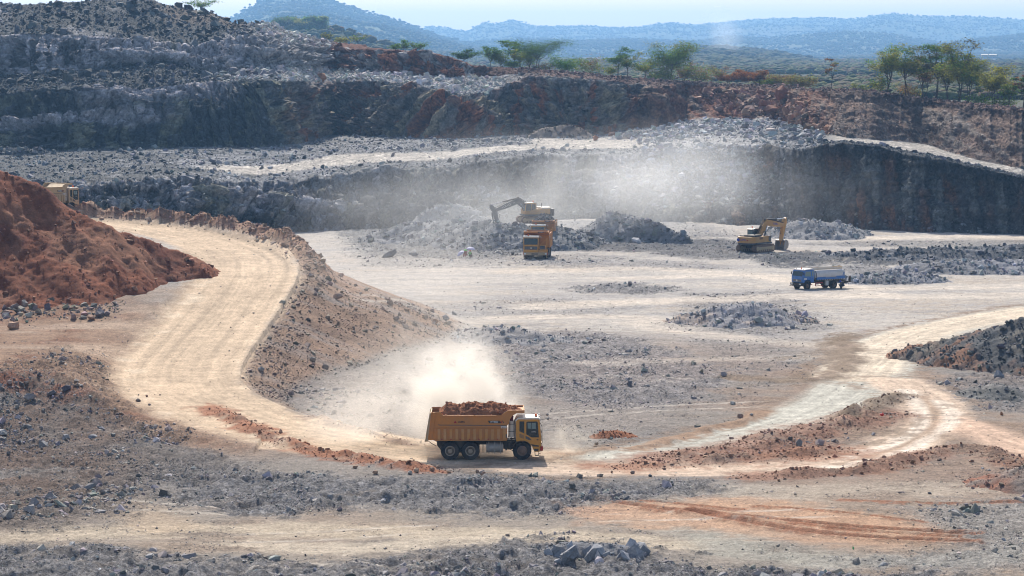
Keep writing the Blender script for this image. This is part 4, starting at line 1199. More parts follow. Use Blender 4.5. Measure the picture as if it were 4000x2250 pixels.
heap('grey_block_ridge', 'band of grey blocks in front of the black rubble ridge', 'rubble heap', crz((3560, 1038, .8), (3750, 1024, 1.4), (3900, 1020, 1.5), (4150, 1016, 1.5)), slope=.3, cols=((.30, .295, .31), (.2, .2, .21)), lump=.6, stones=900, stone=(.25, 1.4), scol=(.33, .325, .34), rough=.35, seed=48)
heap('dark_gravel_hump', 'small dark gravel hump right of the road fork', 'rubble heap', crz((3830, 1512, .7), (3900, 1505, 1.0)), slope=.35, cols=((.14, .14, .135), (.2, .19, .18)), res=.2, lump=.3, stones=200, stone=(.12, .5), rough=.25, seed=51)
print('heaps', time.time() - T0)


# ------------------------------------------------------------------ single boulders
def ground_px(u, v):
    z = 0.0
    for _ in range(12):
        x, y, _z = pt(u, v, z); z = .5 * z + .5 * gz1(x, y)
    return x, y, z


WT = WV2[:, 1] * CP - (WV2[:, 2] - CH) * SP
WPU = 2000 + WV2[:, 0] / WT * F
WPV = 1125 - (WV2[:, 1] * SP + (WV2[:, 2] - CH) * CP) / WT * F


def wall_px(u, v):
    m = np.where((np.abs(WPU - u) < 9) & (np.abs(WPV - v) < 7))[0]
    if not len(m): m = np.array([np.argmin((WPU - u) ** 2 + (WPV - v) ** 2)])
    j = m[np.argmin(WT[m])]
    return tuple(float(q) for q in WV2[j])


def boulder(u, v, w, label, col=(.3, .29, .29), where='g', seed=1, sq=(1, .85, .75), group=None, name='boulder', cat='boulder', loc=None, rot=None, sink=.22):
    """w = width in photograph pixels at that place"""
    x, y, z = loc or (ground_px(u, v) if where == 'g' else wall_px(u, v))
    s = w * y / F
    pv_, pf_ = hull_proto(seed * 7 + 3, 17, sq, sub=2, nz=.10)
    r = np.random.default_rng(seed)
    cc = np.tile(np.asarray(col, np.float32), (len(pv_), 1)) * (1 + .22 * fbm(pv_[:, 0] * 4 + seed, pv_[:, 1] * 4, pv_[:, 2] * 4, 3))[:, None]
    o = np_obj(name, pv_ * s, pf_, M_STONE, np.clip(cc, .012, .8), smooth=False)
    o.location = (x, y, z + s * sq[2] * .5 - sink * s * sq[2])
    o.rotation_euler = rot or (r.normal(0, .25), r.normal(0, .25), r.uniform(0, 6.28))
    return tag(o, label, cat, group)


TANC = (.36, .23, .15); ORC = (.38, .19, .10); GR = (.30, .295, .30); DK = (.10, .105, .11); WH = (.50, .48, .47)
B = [
    (3905, 1482, 62, 'lone blue-grey boulder on the gravel at the right edge', (.25, .255, .275), 'g', (1, .9, .85)),
    (2892, 1634, 34, 'brown boulder at the outer edge of the curving right-hand road', (.30, .20, .15), 'g', (1, .8, .85)),
    (2936, 1622, 18, 'small grey stone right of the brown roadside boulder', GR, 'g', (1, .8, .7)),
    (2331, 1738, 24, 'tan boulder on the road edge ahead of the loaded truck', TANC, 'g', (1, .8, .75)),
    (2326, 1748, 26, 'flat tan stone leaning on the boulder ahead of the loaded truck', TANC, 'g', (1, .7, .45)),
    (3122, 1745, 36, 'grey pointed rock standing in the red soil between the two roads', (.24, .22, .20), 'g', (1, .85, 1.15)),
    (3411, 1700, 28, 'grey boulder on the red soil inside the road fork', (.30, .28, .29), 'g', (1, .8, .6)),
    (3912, 1622, 20, 'pointed orange rock standing on a stony red patch at the right edge', ORC, 'g', (.9, .8, 1.2)),
    (3794, 1806, 28, 'rust-brown boulder below the right-hand windrow', (.30, .16, .10), 'g', (1, .8, .55)),
    (3632, 1930, 20, 'dark stone on the pale foreground gravel at the right', (.17, .165, .17), 'g', (1, .8, .6)),
    (3838, 1832, 22, 'pale stone left of the red rubble heap', (.42, .41, .42), 'g', (1, .8, .55)),
    (3485, 1835, 22, 'tan stone on the windrow beside the lower road', TANC, 'g', (1, .8, .7)),
    (3042, 1880, 16, 'tan round stone left of its twin below the lower road', TANC, 'g', (1, .9, .9)),
    (540, 1568, 30, 'dark brown rock on the left edge of the pale road', (.17, .13, .11), 'g', (1, .8, .55)),
    (574, 1550, 14, 'small reddish stone behind the dark rock on the road edge', (.28, .17, .12), 'g', (1, .9, .8)),
    (584, 1583, 17, 'small grey stone in front of the dark rock on the road edge', (.3, .27, .27), 'g', (1, .8, .7)),
    (475, 1620, 28, 'angular brown rock on the stony bank below the pale road', (.28, .2, .16), 'g', (1, .8, .5)),
    (1390, 1830, 30, 'tan boulder under the left end of the red windrow', TANC, 'g', (1, .85, .7)),
    (1467, 1852, 28, 'rounded orange boulder between windrow and grey rubble', (.38, .24, .16), 'g', (1, .9, .75)),
    (1626, 1845, 34, 'orange boulder at the tail of the loaded truck shadow', (.42, .28, .19), 'g', (1, .8, .8)),
    (1690, 1840, 30, 'tan boulder near the right tip of the red windrow', (.40, .27, .19), 'g', (1, .85, .75)),
    (1710, 1828, 20, 'small tan boulder at the very tip of the red windrow', (.42, .29, .2), 'g', (1, .9, .8)),
    (1602, 1852, 56, 'flat white slab left of the orange boulder by the windrow', (.50, .47, .44), 'g', (1, .4, .35)),
    (1865, 1848, 24, 'brown boulder below the shadow of the loaded truck', (.33, .22, .16), 'g', (1, .9, .8)),
    (1888, 1860, 28, 'reddish boulder beside the brown one below the truck shadow', (.36, .22, .15), 'g', (1, .9, .85)),
    (2345, 1862, 40, 'tan slab on the far rim of the grey foreground rubble', (.40, .32, .25), 'g', (1, .7, .55)),
    (2390, 1848, 16, 'upright brown stone behind the tan slab', (.28, .19, .14), 'g', (.8, .7, 1)),
    (2470, 1850, 26, 'brown pointed stone on the rim of the foreground rubble', (.30, .22, .18), 'g', (1, .8, .75)),
    (2435, 1930, 30, 'pale grey block on the right part of the foreground rubble', (.36, .35, .36), 'g', (1, .8, .7)),
    (2540, 1862, 24, 'dark block near the right end of the foreground rubble', (.12, .125, .13), 'g', (1, .8, .6)),
    (1193, 2172, 13, 'small dark cube of stone alone on the pale foreground', (.10, .085, .08), 'g', (1, .95, .95)),
    (1235, 1968, 72, 'large flat grey boulder left of the middle in the foreground rubble', (.34, .31, .29), 'g', (1, .6, .5)),
    (1495, 1965, 50, 'light grey slab in the middle of the foreground rubble', (.42, .41, .42), 'g', (1, .5, .5)),
    (1290, 1952, 36, 'upright grey block beside the large flat boulder', (.27, .26, .26), 'g', (.8, .7, 1)),
    (1325, 1955, 32, 'second upright grey block beside the large flat boulder, darker', (.2, .195, .19), 'g', (.8, .7, 1)),
    (1590, 1950, 44, 'dark angular block right of the light grey slab', (.16, .16, .165), 'g', (1, .7, .8)),
    (1320, 1170, 46, 'largest tan boulder stuck high in the ramp slope', (.36, .25, .19), 'g', (1, .9, .85)),
    (1258, 1150, 24, 'dark stone left of the largest boulder on the ramp slope', (.2, .16, .14), 'g', (.8, .8, 1)),
    (1380, 1110, 26, 'tan boulder right of the largest one on the ramp slope', (.35, .26, .21), 'g', (1, .9, .8)),
    (1328, 1092, 20, 'orange boulder near the top of the ramp slope', ORC, 'g', (1, .9, .8)),
    (1700, 1265, 36, 'orange boulder low on the right flank of the ramp slope', (.36, .22, .15), 'g', (1, .8, .8)),
    (1740, 1250, 34, 'grey boulder above the orange one on the right flank of the ramp', GR, 'g', (1, .9, .8)),
    (1270, 1440, 40, 'brown boulder low on the front of the ramp slope', (.28, .22, .18), 'g', (1, .8, .7)),
    (1020, 1450, 36, 'pale grey boulder beside the right edge of the road bend', (.36, .33, .31), 'g', (1, .8, .75)),
    (870, 866, 44, 'long white slab lying on the berm of the upper ramp', (.55, .50, .45), 'g', (1, .5, .5)),
    (445, 858, 24, 'tan boulder on the left part of the berm behind the ramp', (.44, .32, .24), 'g', (1, .8, 1)),
    (1520, 1004, 82, 'dark flat boulder on the far floor beyond the ramp', (.13, .135, .14), 'g', (1, .5, .4)),
    (1615, 1000, 80, 'wide grey boulder right of the dark flat one beyond the ramp', (.25, .255, .26), 'g', (1, .5, .45)),
    (2002, 998, 18, 'small dark pyramid-shaped rock left of the empty haul truck', DK, 'g', (1, .8, 1)),
    (2487, 952, 60, 'white block lying alone in front of the rock stump', (.48, .47, .475), 'g', (1, .7, .55)),
    (115, 1560, 55, 'pale boulder in the upper left bank below the red scarp', (.33, .30, .30), 'g', (1, .8, .8)),
    (55, 1285, 60, 'orange and white boulder at the toe of the red mound, left edge', (.42, .26, .18), 'g', (1, .8, .75)),
    (390, 1235, 55, 'grey boulder in the group at the toe of the red mound', (.27, .24, .25), 'g', (1, .8, .75)),
    (355, 1250, 45, 'rust boulder beside the grey one at the toe of the red mound', (.33, .19, .13), 'g', (1, .8, .75)),
    (260, 1720, 46, 'pale grey boulder at the foot of the left bank', (.33, .32, .33), 'g', (1, .85, .75)),
    (170, 1750, 60, 'large grey boulder lowest on the left bank', (.27, .265, .27), 'g', (1, .85, .75)),
    (365, 1715, 60, 'long grey block right of the boulders on the left bank', (.30, .295, .31), 'g', (1, .5, .5)),
    (155, 1918, 30, 'tan block on the left foreground gravel', (.40, .34, .28), 'g', (1, .8, .7)),
    (235, 2200, 55, 'pale flat boulder in the dark rubble of the lower left corner', (.36, .35, .35), 'g', (1, .6, .45)),
    (1262, 312, 60, 'orange boulder perched on the white rubble of the middle tier', (.42, .20, .10), 'w', (1, .85, .8)),
    (2318, 542, 38, 'orange boulder on the bench left of the white rubble heap', (.36, .15, .08), 'w', (1, .85, .8)),
    (2385, 525, 40, 'rust boulder right of the orange one on the bench', (.30, .15, .10), 'w', (1, .8, .6)),
    (3060, 388, 104, 'giant red boulder on the rim above the red rock fall', (.23, .085, .05), 'w', (1, .9, .75)),
    (2975, 415, 44, 'red upright boulder below the giant one on the rim', (.28, .12, .07), 'w', (.9, .8, 1)),
    (3010, 435, 74, 'large red boulder in the middle of the rock fall', (.27, .12, .075), 'w', (1, .8, .6)),
    (3230, 512, 70, 'orange slab at the lower right end of the red rock fall', (.38, .19, .11), 'w', (1, .7, .6)),
    (3090, 480, 60, 'tan red boulder low in the red rock fall', (.32, .17, .11), 'w', (1, .8, .8)),
    (2800, 425, 50, 'pale long boulder at the left of the red rock fall', (.34, .25, .21), 'w', (1, .5, .5)),
    (3140, 415, 34, 'tan boulder right of centre in the red rock fall', (.36, .21, .14), 'w', (1, .8, .8)),
    (3015, 515, 70, 'pale pink slab at the foot of the red rock fall', (.46, .38, .34), 'w', (1, .7, .5)),
    (272, 312, 66, 'largest dark boulder on the rubble shelf of the upper left slope', (.11, .105, .09), 'w', (1, .85, .75)),
    (215, 312, 40, 'dark boulder left of the largest one on the rubble shelf', (.10, .105, .11), 'w', (1, .85, .7)),
    (150, 318, 34, 'olive boulder farthest left on the rubble shelf', (.15, .145, .12), 'w', (1, .85, .7)),
    (440, 330, 40, 'dark boulder right of the largest one on the rubble shelf', (.09, .10, .105), 'w', (1, .85, .8)),
    (1690, 545, 22, 'white block on the bench below the rust-streaked face', WH, 'w', (1, .8, .9)),
    (1660, 535, 22, 'rust block left of the white one on the bench', ORC, 'w', (1, .8, .9)),
]
for i, (u, v, w_, lab, col, wh, sq) in enumerate(B):
    boulder(u, v, w_, lab, col, wh, seed=300 + i, sq=sq)
# the great slab leaning in the dust left of the bucket
xs, ys, zs = pt(1768, 930, 0)
boulder(0, 0, 118, 'great pale slab standing upright in the dust beside the bucket', (.44, .40, .35), seed=401, sq=(.75, .6, 1.15), loc=(xs, ys + 4, zs), rot=(.1, .12, .5), sink=.06)
# blue-grey blocks heaped in the foreground
blk = []
rb = np.random.default_rng(77)
for i in range(54):
    t = rb.random(); u = 2140 + 370 * t; 
    top = np.interp(u, [2130, 2200, 2300, 2370, 2430, 2520], [2175, 2135, 2118, 2125, 2140, 2178])
    q = rb.random()
    v = lerp(2212, top + 30, q)
    x, y, z = pt(u, v, 0)
    yb = pt(u, 2206, 0)[1] + rb.uniform(0, 5)
    zz = (CH + (y - 0) * 0) * 0
    X_, Y_, Z_ = (float(k) for k in at_y(u, v, yb))
    s = rb.uniform(1.0, 1.85) if i < 40 else rb.uniform(.5, .9)
    pv_, pf_ = hull_proto(900 + i, 11, (1, rb.uniform(.6, .9), rb.uniform(.5, .8)), sub=1, nz=.04)
    cc = np.tile(np.asarray((.27, .275, .295), np.float32) * rb.uniform(.75, 1.4), (len(pv_), 1))
    o = np_obj('stone_block', pv_ * s, pf_, M_STONE, cc, smooth=False)
    o.location = (X_, Y_, max(Z_, .12)); o.rotation_euler = tuple(rb.uniform(0, 6.28, 3))
    tag(o, 'blue-grey angular block in the block pile at the bottom of the picture', 'stone block', 'blue-grey blocks piled in the foreground')
heap('block_pile_bed', 'low gravel bed under the pile of blue-grey blocks', 'rubble heap', [(float(pt(2230, 2200)[0]), 184.5, .75), (float(pt(2330, 2200)[0]), 185.0, 1.05), (float(pt(2440, 2200)[0]), 184.5, .6)], slope=.45, cols=((.2, .2, .21),), res=.12, lump=.2, stones=250, stone=(.1, .5), scol=(.24, .245, .26), rough=.2, seed=70)
print('boulders', time.time() - T0)
# ------------------------------------------------------------------ mesh builder for machines
class MB:
    def __init__(s): s.bm = bmesh.new()

    def _faces(s, vs, fs):
        v = [s.bm.verts.new(q) for q in vs]
        for f in fs:
            try: s.bm.faces.new([v[i] for i in f])
            except ValueError: pass
        return v

    def box(s, x0, x1, y0, y1, z0, z1):
        v = [(x, y, z) for x in (x0, x1) for y in (y0, y1) for z in (z0, z1)]
        s._faces(v, [(0, 1, 3, 2), (4, 6, 7, 5), (0, 4, 5, 1), (2, 3, 7, 6), (0, 2, 6, 4), (1, 5, 7, 3)]); return s

    def ext(s, A, B):
        """closed solid between two equal rings"""
        n = len(A); v = list(A) + list(B)
        s._faces(v, [tuple(range(n))[::-1], tuple(range(n, 2 * n))] + [(i, (i + 1) % n, n + (i + 1) % n, n + i) for i in range(n)]); return s

    def prism(s, pts, y0, y1, dy=None):
        """profile in x,z swept along y"""
        return s.ext([(x, y0, z) for x, z in pts], [(x, y1, z) for x, z in pts])

    def prism_x(s, pts, x0, x1): return s.ext([(x0, y, z) for y, z in pts], [(x1, y, z) for y, z in pts])

    def prism_z(s, pts, z0, z1): return s.ext([(x, y, z0) for x, y in pts], [(x, y, z1) for x, y in pts])

    def cyl(s, a, b, r, r2=None, seg=16):
        a, b = Vector(a), Vector(b); d = (b - a).normalized()
        u = d.orthogonal().normalized(); w = d.cross(u); r2 = r if r2 is None else r2
        ang = [2 * math.pi * i / seg for i in range(seg)]
        return s.ext([a + (u * math.cos(t) + w * math.sin(t)) * r for t in ang], [b + (u * math.cos(t) + w * math.sin(t)) * r2 for t in ang])

    def tube(s, pts, r, seg=6):
        for a, b in zip(pts[:-1], pts[1:]):
            if (Vector(a) - Vector(b)).length > 1e-4: s.cyl(a, b, r, r, seg)
        return s

    def lathe(s, prof, y0=0.0, seg=24, cx=0, cz=0, cap=True):
        """profile (radius, y) turned about the y axis"""
        rings = []
        for r, y in prof:
            rings.append([s.bm.verts.new((cx + r * math.cos(2 * math.pi * i / seg), y0 + y, cz + r * math.sin(2 * math.pi * i / seg))) for i in range(seg)])
        for a, b in zip(rings[:-1], rings[1:]):
            for i in range(seg): s.bm.faces.new((a[i], a[(i + 1) % seg], b[(i + 1) % seg], b[i]))
        if cap: s.bm.faces.new(rings[0][::-1]); s.bm.faces.new(rings[-1])
        else:
            for i in range(seg): s.bm.faces.new((rings[-1][i], rings[-1][(i + 1) % seg], rings[0][(i + 1) % seg], rings[0][i]))
        return s

    def sphere(s, c, r, sx=1, sy=1, sz=1, seg=12):
        m = Matrix.Translation(c) @ Matrix.Diagonal((r * sx, r * sy, r * sz, 1))
        bmesh.ops.create_uvsphere(s.bm, u_segments=seg, v_segments=max(6, seg // 2), radius=1, matrix=m); return s

    def build(s, name, mat, parent=None, bevel=0.0, smooth=False):
        bmesh.ops.recalc_face_normals(s.bm, faces=s.bm.faces)
        if bevel > 0:
            ed = [e for e in s.bm.edges if len(e.link_faces) == 2 and e.calc_face_angle(0) > .5]
            try: bmesh.ops.bevel(s.bm, geom=ed, offset=bevel, segments=2, profile=.6, affect='EDGES', clamp_overlap=True)
            except Exception: pass
        me = bpy.data.meshes.new(name); s.bm.to_mesh(me); s.bm.free()
        me.materials.append(mat)
        if smooth:
            me.polygons.foreach_set('use_smooth', np.ones(len(me.polygons), bool))
            try: me.set_sharp_from_angle(angle=R(35))
            except Exception: pass
        return link(bpy.data.objects.new(name, me), parent)


def text_mesh(name, body, size, mat, parent, loc, rot, depth=.012, sx=1.0, shear=0.0, bold=0.0):
    cu = bpy.data.curves.new(name, 'FONT'); cu.body = body; cu.size = size; cu.align_x = 'CENTER'; cu.align_y = 'CENTER'
    cu.extrude = depth; cu.shear = shear; cu.offset = bold; cu.resolution_u = 3
    tmp = bpy.data.objects.new('tmp', cu); COL.objects.link(tmp)
    dg = bpy.context.evaluated_depsgraph_get()
    me = bpy.data.meshes.new_from_object(tmp.evaluated_get(dg))
    bpy.data.objects.remove(tmp); me.name = name
    me.materials.clear(); me.materials.append(mat)
    o = link(bpy.data.objects.new(name, me), parent)
    o.location = loc; o.rotation_euler = rot; o.scale = (sx, 1, 1)
    return o


M_YEL = paint_mat('ochre_paint', (.62, .235, .04), .55, dust=.42, dustcol=(.44, .235, .12), scale=.9)
M_RIB_LIT = paint_mat('rib_paint', (.62, .27, .05), .55, dust=.5, dustcol=(.56, .34, .18), scale=1.3)  # light catching the rib faces, put into a paler, dustier ochre
M_YEL2 = paint_mat('ochre_paint_clean', (.66, .285, .022), .42, dust=.22, dustcol=(.46, .27, .13), scale=1.2)
M_YELB = paint_mat('machine_yellow', (.56, .27, .06), .5, dust=.2, dustcol=(.5, .38, .25), scale=1.0)
M_YELP = paint_mat('dusty_pale_yellow', (.50, .34, .17), .6, dust=.45, dustcol=(.50, .40, .29), scale=1.0)
M_BLK = paint_mat('dark_steel', (.028, .028, .03), .6, dust=.22, dustcol=(.22, .16, .11), scale=1.6)
M_CHAR = paint_mat('charcoal_paint', (.05, .055, .06), .5, dust=.15, dustcol=(.3, .27, .24), scale=1.2)
M_RUB = paint_mat('tyre_rubber', (.020, .022, .027), .85, dust=.12, dustcol=(.16, .13, .11), scale=2.0, spec=.2)
M_RIM = paint_mat('dusty_rim', (.16, .10, .075), .7, dust=.4, dustcol=(.30, .2, .14), scale=3)
M_RIMP = paint_mat('pale_rim', (.40, .33, .27), .6, dust=.3, dustcol=(.36, .26, .18), scale=3)
M_MET = paint_mat('worn_metal', (.36, .34, .33), .45, metal=.3, dust=.35, dustcol=(.36, .28, .2), scale=2.2)
M_CHR = paint_mat('piston_steel', (.62, .64, .66), .2, metal=.9)
M_CREAM = paint_mat('cream_enamel', (.62, .55, .47), .5, dust=.2, dustcol=(.45, .35, .24), scale=2)
M_WHITE = paint_mat('dusty_white', (.72, .70, .68), .5, dust=.2, dustcol=(.55, .48, .4), scale=1.2)
M_ROOF = paint_mat('roof_enamel', (.74, .68, .60), .35, dust=.25, dustcol=(.6, .5, .38), scale=1.4)
M_REDP = paint_mat('red_paint', (.42, .03, .025), .5)
M_DRED = paint_mat('dark_red_paint', (.12, .012, .015), .5)
M_ORB = paint_mat('orange_lens', (.85, .16, .02), .2)
M_LAMP = paint_mat('lamp_glass', (.75, .75, .72), .12)
M_GREYD = paint_mat('stripe_grey', (.12, .10, .09), .6, dust=.2, dustcol=(.3, .2, .12))
M_GLASS = glass_mat('dark_glass')
M_GLASSL = glass_mat('pale_glass', (.20, .27, .26), .1)
M_BLUE = paint_mat('blue_enamel', (.018, .15, .47), .35, dust=.08, dustcol=(.35, .33, .3), scale=1.4)
M_BLUEL = paint_mat('lettering_blue', (.035, .06, .36), .5)
M_TANK = paint_mat('tank_grey', (.62, .605, .61), .45, dust=.2, dustcol=(.45, .4, .34), scale=1.2)
M_HOSE = paint_mat('hose_rubber', (.04, .035, .03), .7)
M_LAV = paint_mat('umbrella_cloth', (.42, .42, .62), .6)
M_LIME = paint_mat('lime_vest', (.22, .68, .16), .7)
M_SKIN = paint_mat('dark_skin', (.10, .055, .035), .6)
M_CLOTH = paint_mat('navy_cloth', (.02, .025, .045), .8)
M_REDC = paint_mat('red_cloth', (.36, .05, .06), .8)
M_HELB = paint_mat('blue_helmet', (.03, .06, .42), .4)
M_HELO = paint_mat('orange_helmet', (.75, .25, .04), .4)


# ------------------------------------------------------------------ the haul trucks
def wheel(parent, x, y, z, side, r=.69, w=.46, rim=M_RIM, deep=True, dual=False, name='wheel'):
    """side -1: outer face towards -y"""
    s = side
    m = MB()
    if deep:
        prof = [(r * .57, -.02), (r * .58, .02), (r * .47, .02), (r * .43, -.30), (r * .27, -.32), (r * .25, .0), (r * .10, .02), (.02, .02)]
    else:
        prof = [(r * .56, -.02), (r * .60, .015), (r * .50, .03), (r * .46, .0), (r * .30, .03), (r * .22, .09), (r * .10, .10), (.02, .10)]
    prof = [(a, b + w * .5 - .06) for a, b in prof]
    prof = [(r * .4, -w * .4)] + prof
    m.lathe([(a, b * s) for a, b in prof], 0, 28)
    wl = m.build(name, rim, parent, smooth=True); wl.location = (x, y, z)
    t = MB(); W = w * .5
    tp = [(r * .57, -W * .9), (r * .72, -W), (r * .93, -W), (r * .985, -W * .8), (r * .985, W * .8), (r * .93, W), (r * .72, W), (r * .585, W * .9)]
    t.lathe(tp, 0, 36, cap=False)
    n = 26
    for i in range(n):                      # tread lugs
        a = 2 * math.pi * i / n
        for k in (-1, 1):
            c0 = Vector((math.cos(a + .06 * k), 0, math.sin(a + .06 * k))); tt = Vector((-math.sin(a), 0, math.cos(a)))
            ctr = c0 * r; hw = .055 * r / .69
            A = [ctr + tt * hw + Vector((0, k * W * 1.0, 0)) - c0 * .05, ctr - tt * hw + Vector((0, k * W * 1.0, 0)) - c0 * .05, ctr - tt * hw + Vector((0, k * .05 * W, 0)) - c0 * .02, ctr + tt * hw + Vector((0, k * .05 * W, 0)) - c0 * .02]
            t.ext(A, [q + c0 * .05 for q in A])
    ty = t.build('tyre', M_RUB, wl, smooth=True)
    if dual:
        t2 = MB(); t2.lathe(tp, 0, 28, cap=False); d = t2.build('tyre', M_RUB, wl, smooth=True); d.location = (0, -s * (w + .06), 0)
    return wl


def haul_truck(name, label, group):
    root = empty(name, (0, 0, 0), 0, label, 'truck', group)
    # dump body
    b = MB()
    side = [(-4.24, 3.70), (-3.55, 3.72), (-3.35, 3.47), (1.14, 3.45), (1.34, 3.66), (1.62, 3.79), (2.92, 3.82), (2.92, 3.62), (2.30, 3.60), (1.98, 3.42), (1.78, 3.10), (1.72, 2.78), (1.59, 2.70), (1.59, 1.56), (-4.50, 1.55)]
    for y0, y1 in ((-1.70, -1.63), (1.63, 1.70)): b.prism(side, y0, y1)
    b.box(1.50, 1.588, -1.628, 1.628, 1.56, 3.3)            # front wall
    b.box(-4.4, 1.498, -1.628, 1.628, 1.56, 1.66)           # floor
    b.prism([(1.45, 3.28), (1.98, 3.46), (2.30, 3.63), (2.915, 3.65), (2.915, 3.72), (2.28, 3.70), (1.90, 3.54), (1.40, 3.36)], -1.628, 1.628)   # canopy
    b.box(2.84, 2.925, -1.628, 1.628, 3.722, 3.83)
    for y in (-1.63, 1.63):                                 # rails over the cheeks
        b.box(1.6, 2.92, y - .1, y + .1, 3.822, 3.85)
    for s_ in (-1, 1):
        y0, y1 = (-1.79, -1.702) if s_ < 0 else (1.702, 1.79)
        b.box(-3.95, 1.55, y0 + .01 * s_, y1 + .01 * s_, 1.50, 1.58)
        b.prism([(-3.95, 2.46), (1.55, 2.46), (1.55, 2.50), (-3.95, 2.50)], y0 + .03 if s_ < 0 else y0, y1 if s_ < 0 else y1 - .03)
        b.box(-3.35, 1.12, y0 + .02, y1 + .02 * -s_, 3.40, 3.46)
        b.prism([(-4.34, 1.56), (-4.16, 1.56), (-3.92, 3.70), (-4.10, 3.70)], y0, y1)
    body = b.build('dump_body', M_YEL, root, bevel=.012)
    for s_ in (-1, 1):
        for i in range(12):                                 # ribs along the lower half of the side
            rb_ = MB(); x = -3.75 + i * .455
            rb_.box(x, x + .22, *((-1.79, -1.702) if s_ < 0 else (1.702, 1.79)), 1.585, 2.42); rb_.build('rib', M_RIB_LIT, body, bevel=.02)
        st = MB(); y = 1.706 * s_
        st.prism([(-3.75, 2.77), (-3.65, 2.68), (1.50, 2.64), (1.58, 2.68), (1.58, 2.70), (-3.62, 2.74)], min(y, y + .008 * s_), max(y, y + .008 * s_))
        st.build('stripe', M_GREYD, body)
        rx = R(90); rz = 0 if s_ < 0 else math.pi
        rot = (rx, 0, rz)
        bd = MB(); y2 = 1.707 * s_
        pts = [(.10, 3.04), (1.02, 3.04), (1.14, 2.85), (.20, 2.85)] if s_ < 0 else [(.02, 3.04), (.92, 3.04), (1.02, 2.85), (.12, 2.85)]
        bd.prism(pts, min(y2, y2 + .008 * s_), max(y2, y2 + .008 * s_)); bd.build('badge', M_BLK, body)
        text_mesh('lettering', 'MT86D', .19, M_WHITE, body, (.60 if s_ < 0 else .5, 1.722 * s_, 2.945), rot, .006, 1.0, .0, .004)
        for k, mm in ((0, M_REDP), (1, M_BLK)):
            sl = MB(); x = 1.06 + .13 * k if s_ < 0 else -.12 - .13 * k
            sl.prism([(x, 3.04), (x + .07, 3.04), (x + .17, 2.85), (x + .10, 2.85)], min(y2, y2 + .008 * s_), max(y2, y2 + .008 * s_)); sl.build('slash', mm, body)
        text_mesh('lettering', 'LGMG', .19, M_BLK, body, (-1.92, 1.722 * s_, 2.95), rot, .006, 1.05, 0, .004)
        lg = MB(); lg.prism([(-2.52, 2.86), (-2.28, 2.86), (-2.40, 3.06)], min(y2, y2 + .008 * s_), max(y2, y2 + .008 * s_)); lg.build('emblem', M_REDP, body)
        dc = MB(); dc.box(1.10, 1.55, min(y2, y2 + .01 * s_), max(y2, y2 + .01 * s_), 2.44, 2.62); dc.build('sticker', M_WHITE, body)
        text_mesh('lettering', 'S/ ----', .10, M_BLK, body, (1.30, 1.724 * s_, 2.53), rot, .004)
        text_mesh('number', '12', .24, M_BLK, body, (1.38, 1.715 * s_, 2.24), rot, .006)
        pl = MB(); pl.box(1.24, 1.56, min(y2, y2 + .01 * s_), max(y2, y2 + .01 * s_), 1.72, 2.0); pl.build('plate', M_CHAR, body)
        for i in range(7):
            rf = MB(); rf.box(-3.50 + i * .715, -3.38 + i * .715, min(1.795 * s_, 1.802 * s_), max(1.795 * s_, 1.802 * s_), 1.60, 1.66); rf.build('reflector', M_REDP, body)
    # badge on the canopy front
    fb = MB(); fb.prism_x([(.30, 3.80), (1.12, 3.80), (1.02, 3.66), (.20, 3.66)], 2.926, 2.934); fb.build('badge', M_BLK, body)
    text_mesh('lettering', 'MT86D', .15, M_WHITE, body, (2.942, .66, 3.73), (R(90), 0, R(90)), .004)
    for k in (0, 1):
        fs = MB(); fs.prism_x([(1.2 + .12 * k, 3.80), (1.27 + .12 * k, 3.80), (1.19 + .12 * k, 3.66), (1.12 + .12 * k, 3.66)], 2.926, 2.934); fs.build('slash', (M_REDP, M_BLK)[k], body)
    tg = MB()
    tg.prism([(-4.62, 1.50), (-4.52, 1.50), (-4.20, 3.62), (-4.30, 3.62)], -1.66, 1.66)
    for y in (-1.5, -.9, -.3, .3, .9, 1.5): tg.prism([(-4.72, 1.5), (-4.62, 1.5), (-4.30, 3.6), (-4.36, 3.6)], y - .06, y + .06)
    tg.prism([(-4.76, 1.42), (-4.50, 1.42), (-4.47, 1.62), (-4.72, 1.62)], -1.72, 1.72)
    tg.build('tailgate', M_YELP, root, bevel=.01)
    # chassis and under-body
    c_ = MB()
    for y in (-.62, .40): c_.box(-3.7, 3.9, y, y + .22, 1.06, 1.44)
    for x in (-2.9, -1.3, .2, 1.6): c_.box(x, x + .2, -.4, .4, 1.08, 1.40)
    c_.box(-3.5, -1.0, -1.2, 1.2, .50, .72); c_.cyl((-2.80, -1.2, .66), (-2.80, 1.2, .66), .22); c_.cyl((-1.24, -1.2, .66), (-1.24, 1.2, .66), .22); c_.cyl((2.74, -1.2, .66), (2.74, 1.2, .66), .18)
    c_.prism([(-3.85, 1.5), (-3.0, 1.5), (-3.2, .72), (-3.45, .62), (-3.8, 1.05)], -1.15, -.95); c_.prism([(-3.85, 1.5), (-3.0, 1.5), (-3.2, .72), (-3.45, .62), (-3.8, 1.05)], .95, 1.15)
    c_.prism([(-2.5, 1.52), (-1.55, 1.52), (-1.75, .9), (-2.3, .9)], -1.3, 1.3)
    c_.box(-3.4, -1.0, -1.4, 1.4, 1.452, 1.54)
    for x in (-3.3, -1.75, .05): c_.box(x, x + .06, -1.5, -1.2, 1.0, 1.545)
    c_.box(.05, 2.3, -1.28, -1.22, 1.32, 1.40)
    c_.build('chassis', M_BLK, root, bevel=.008)
    fl = MB(); fl.prism([(-.30, .55), (-.24, .50), (-.24, 1.4), (-.30, 1.4)], -1.5, -1.0); fl.build('mud_flap', M_BLK, root)
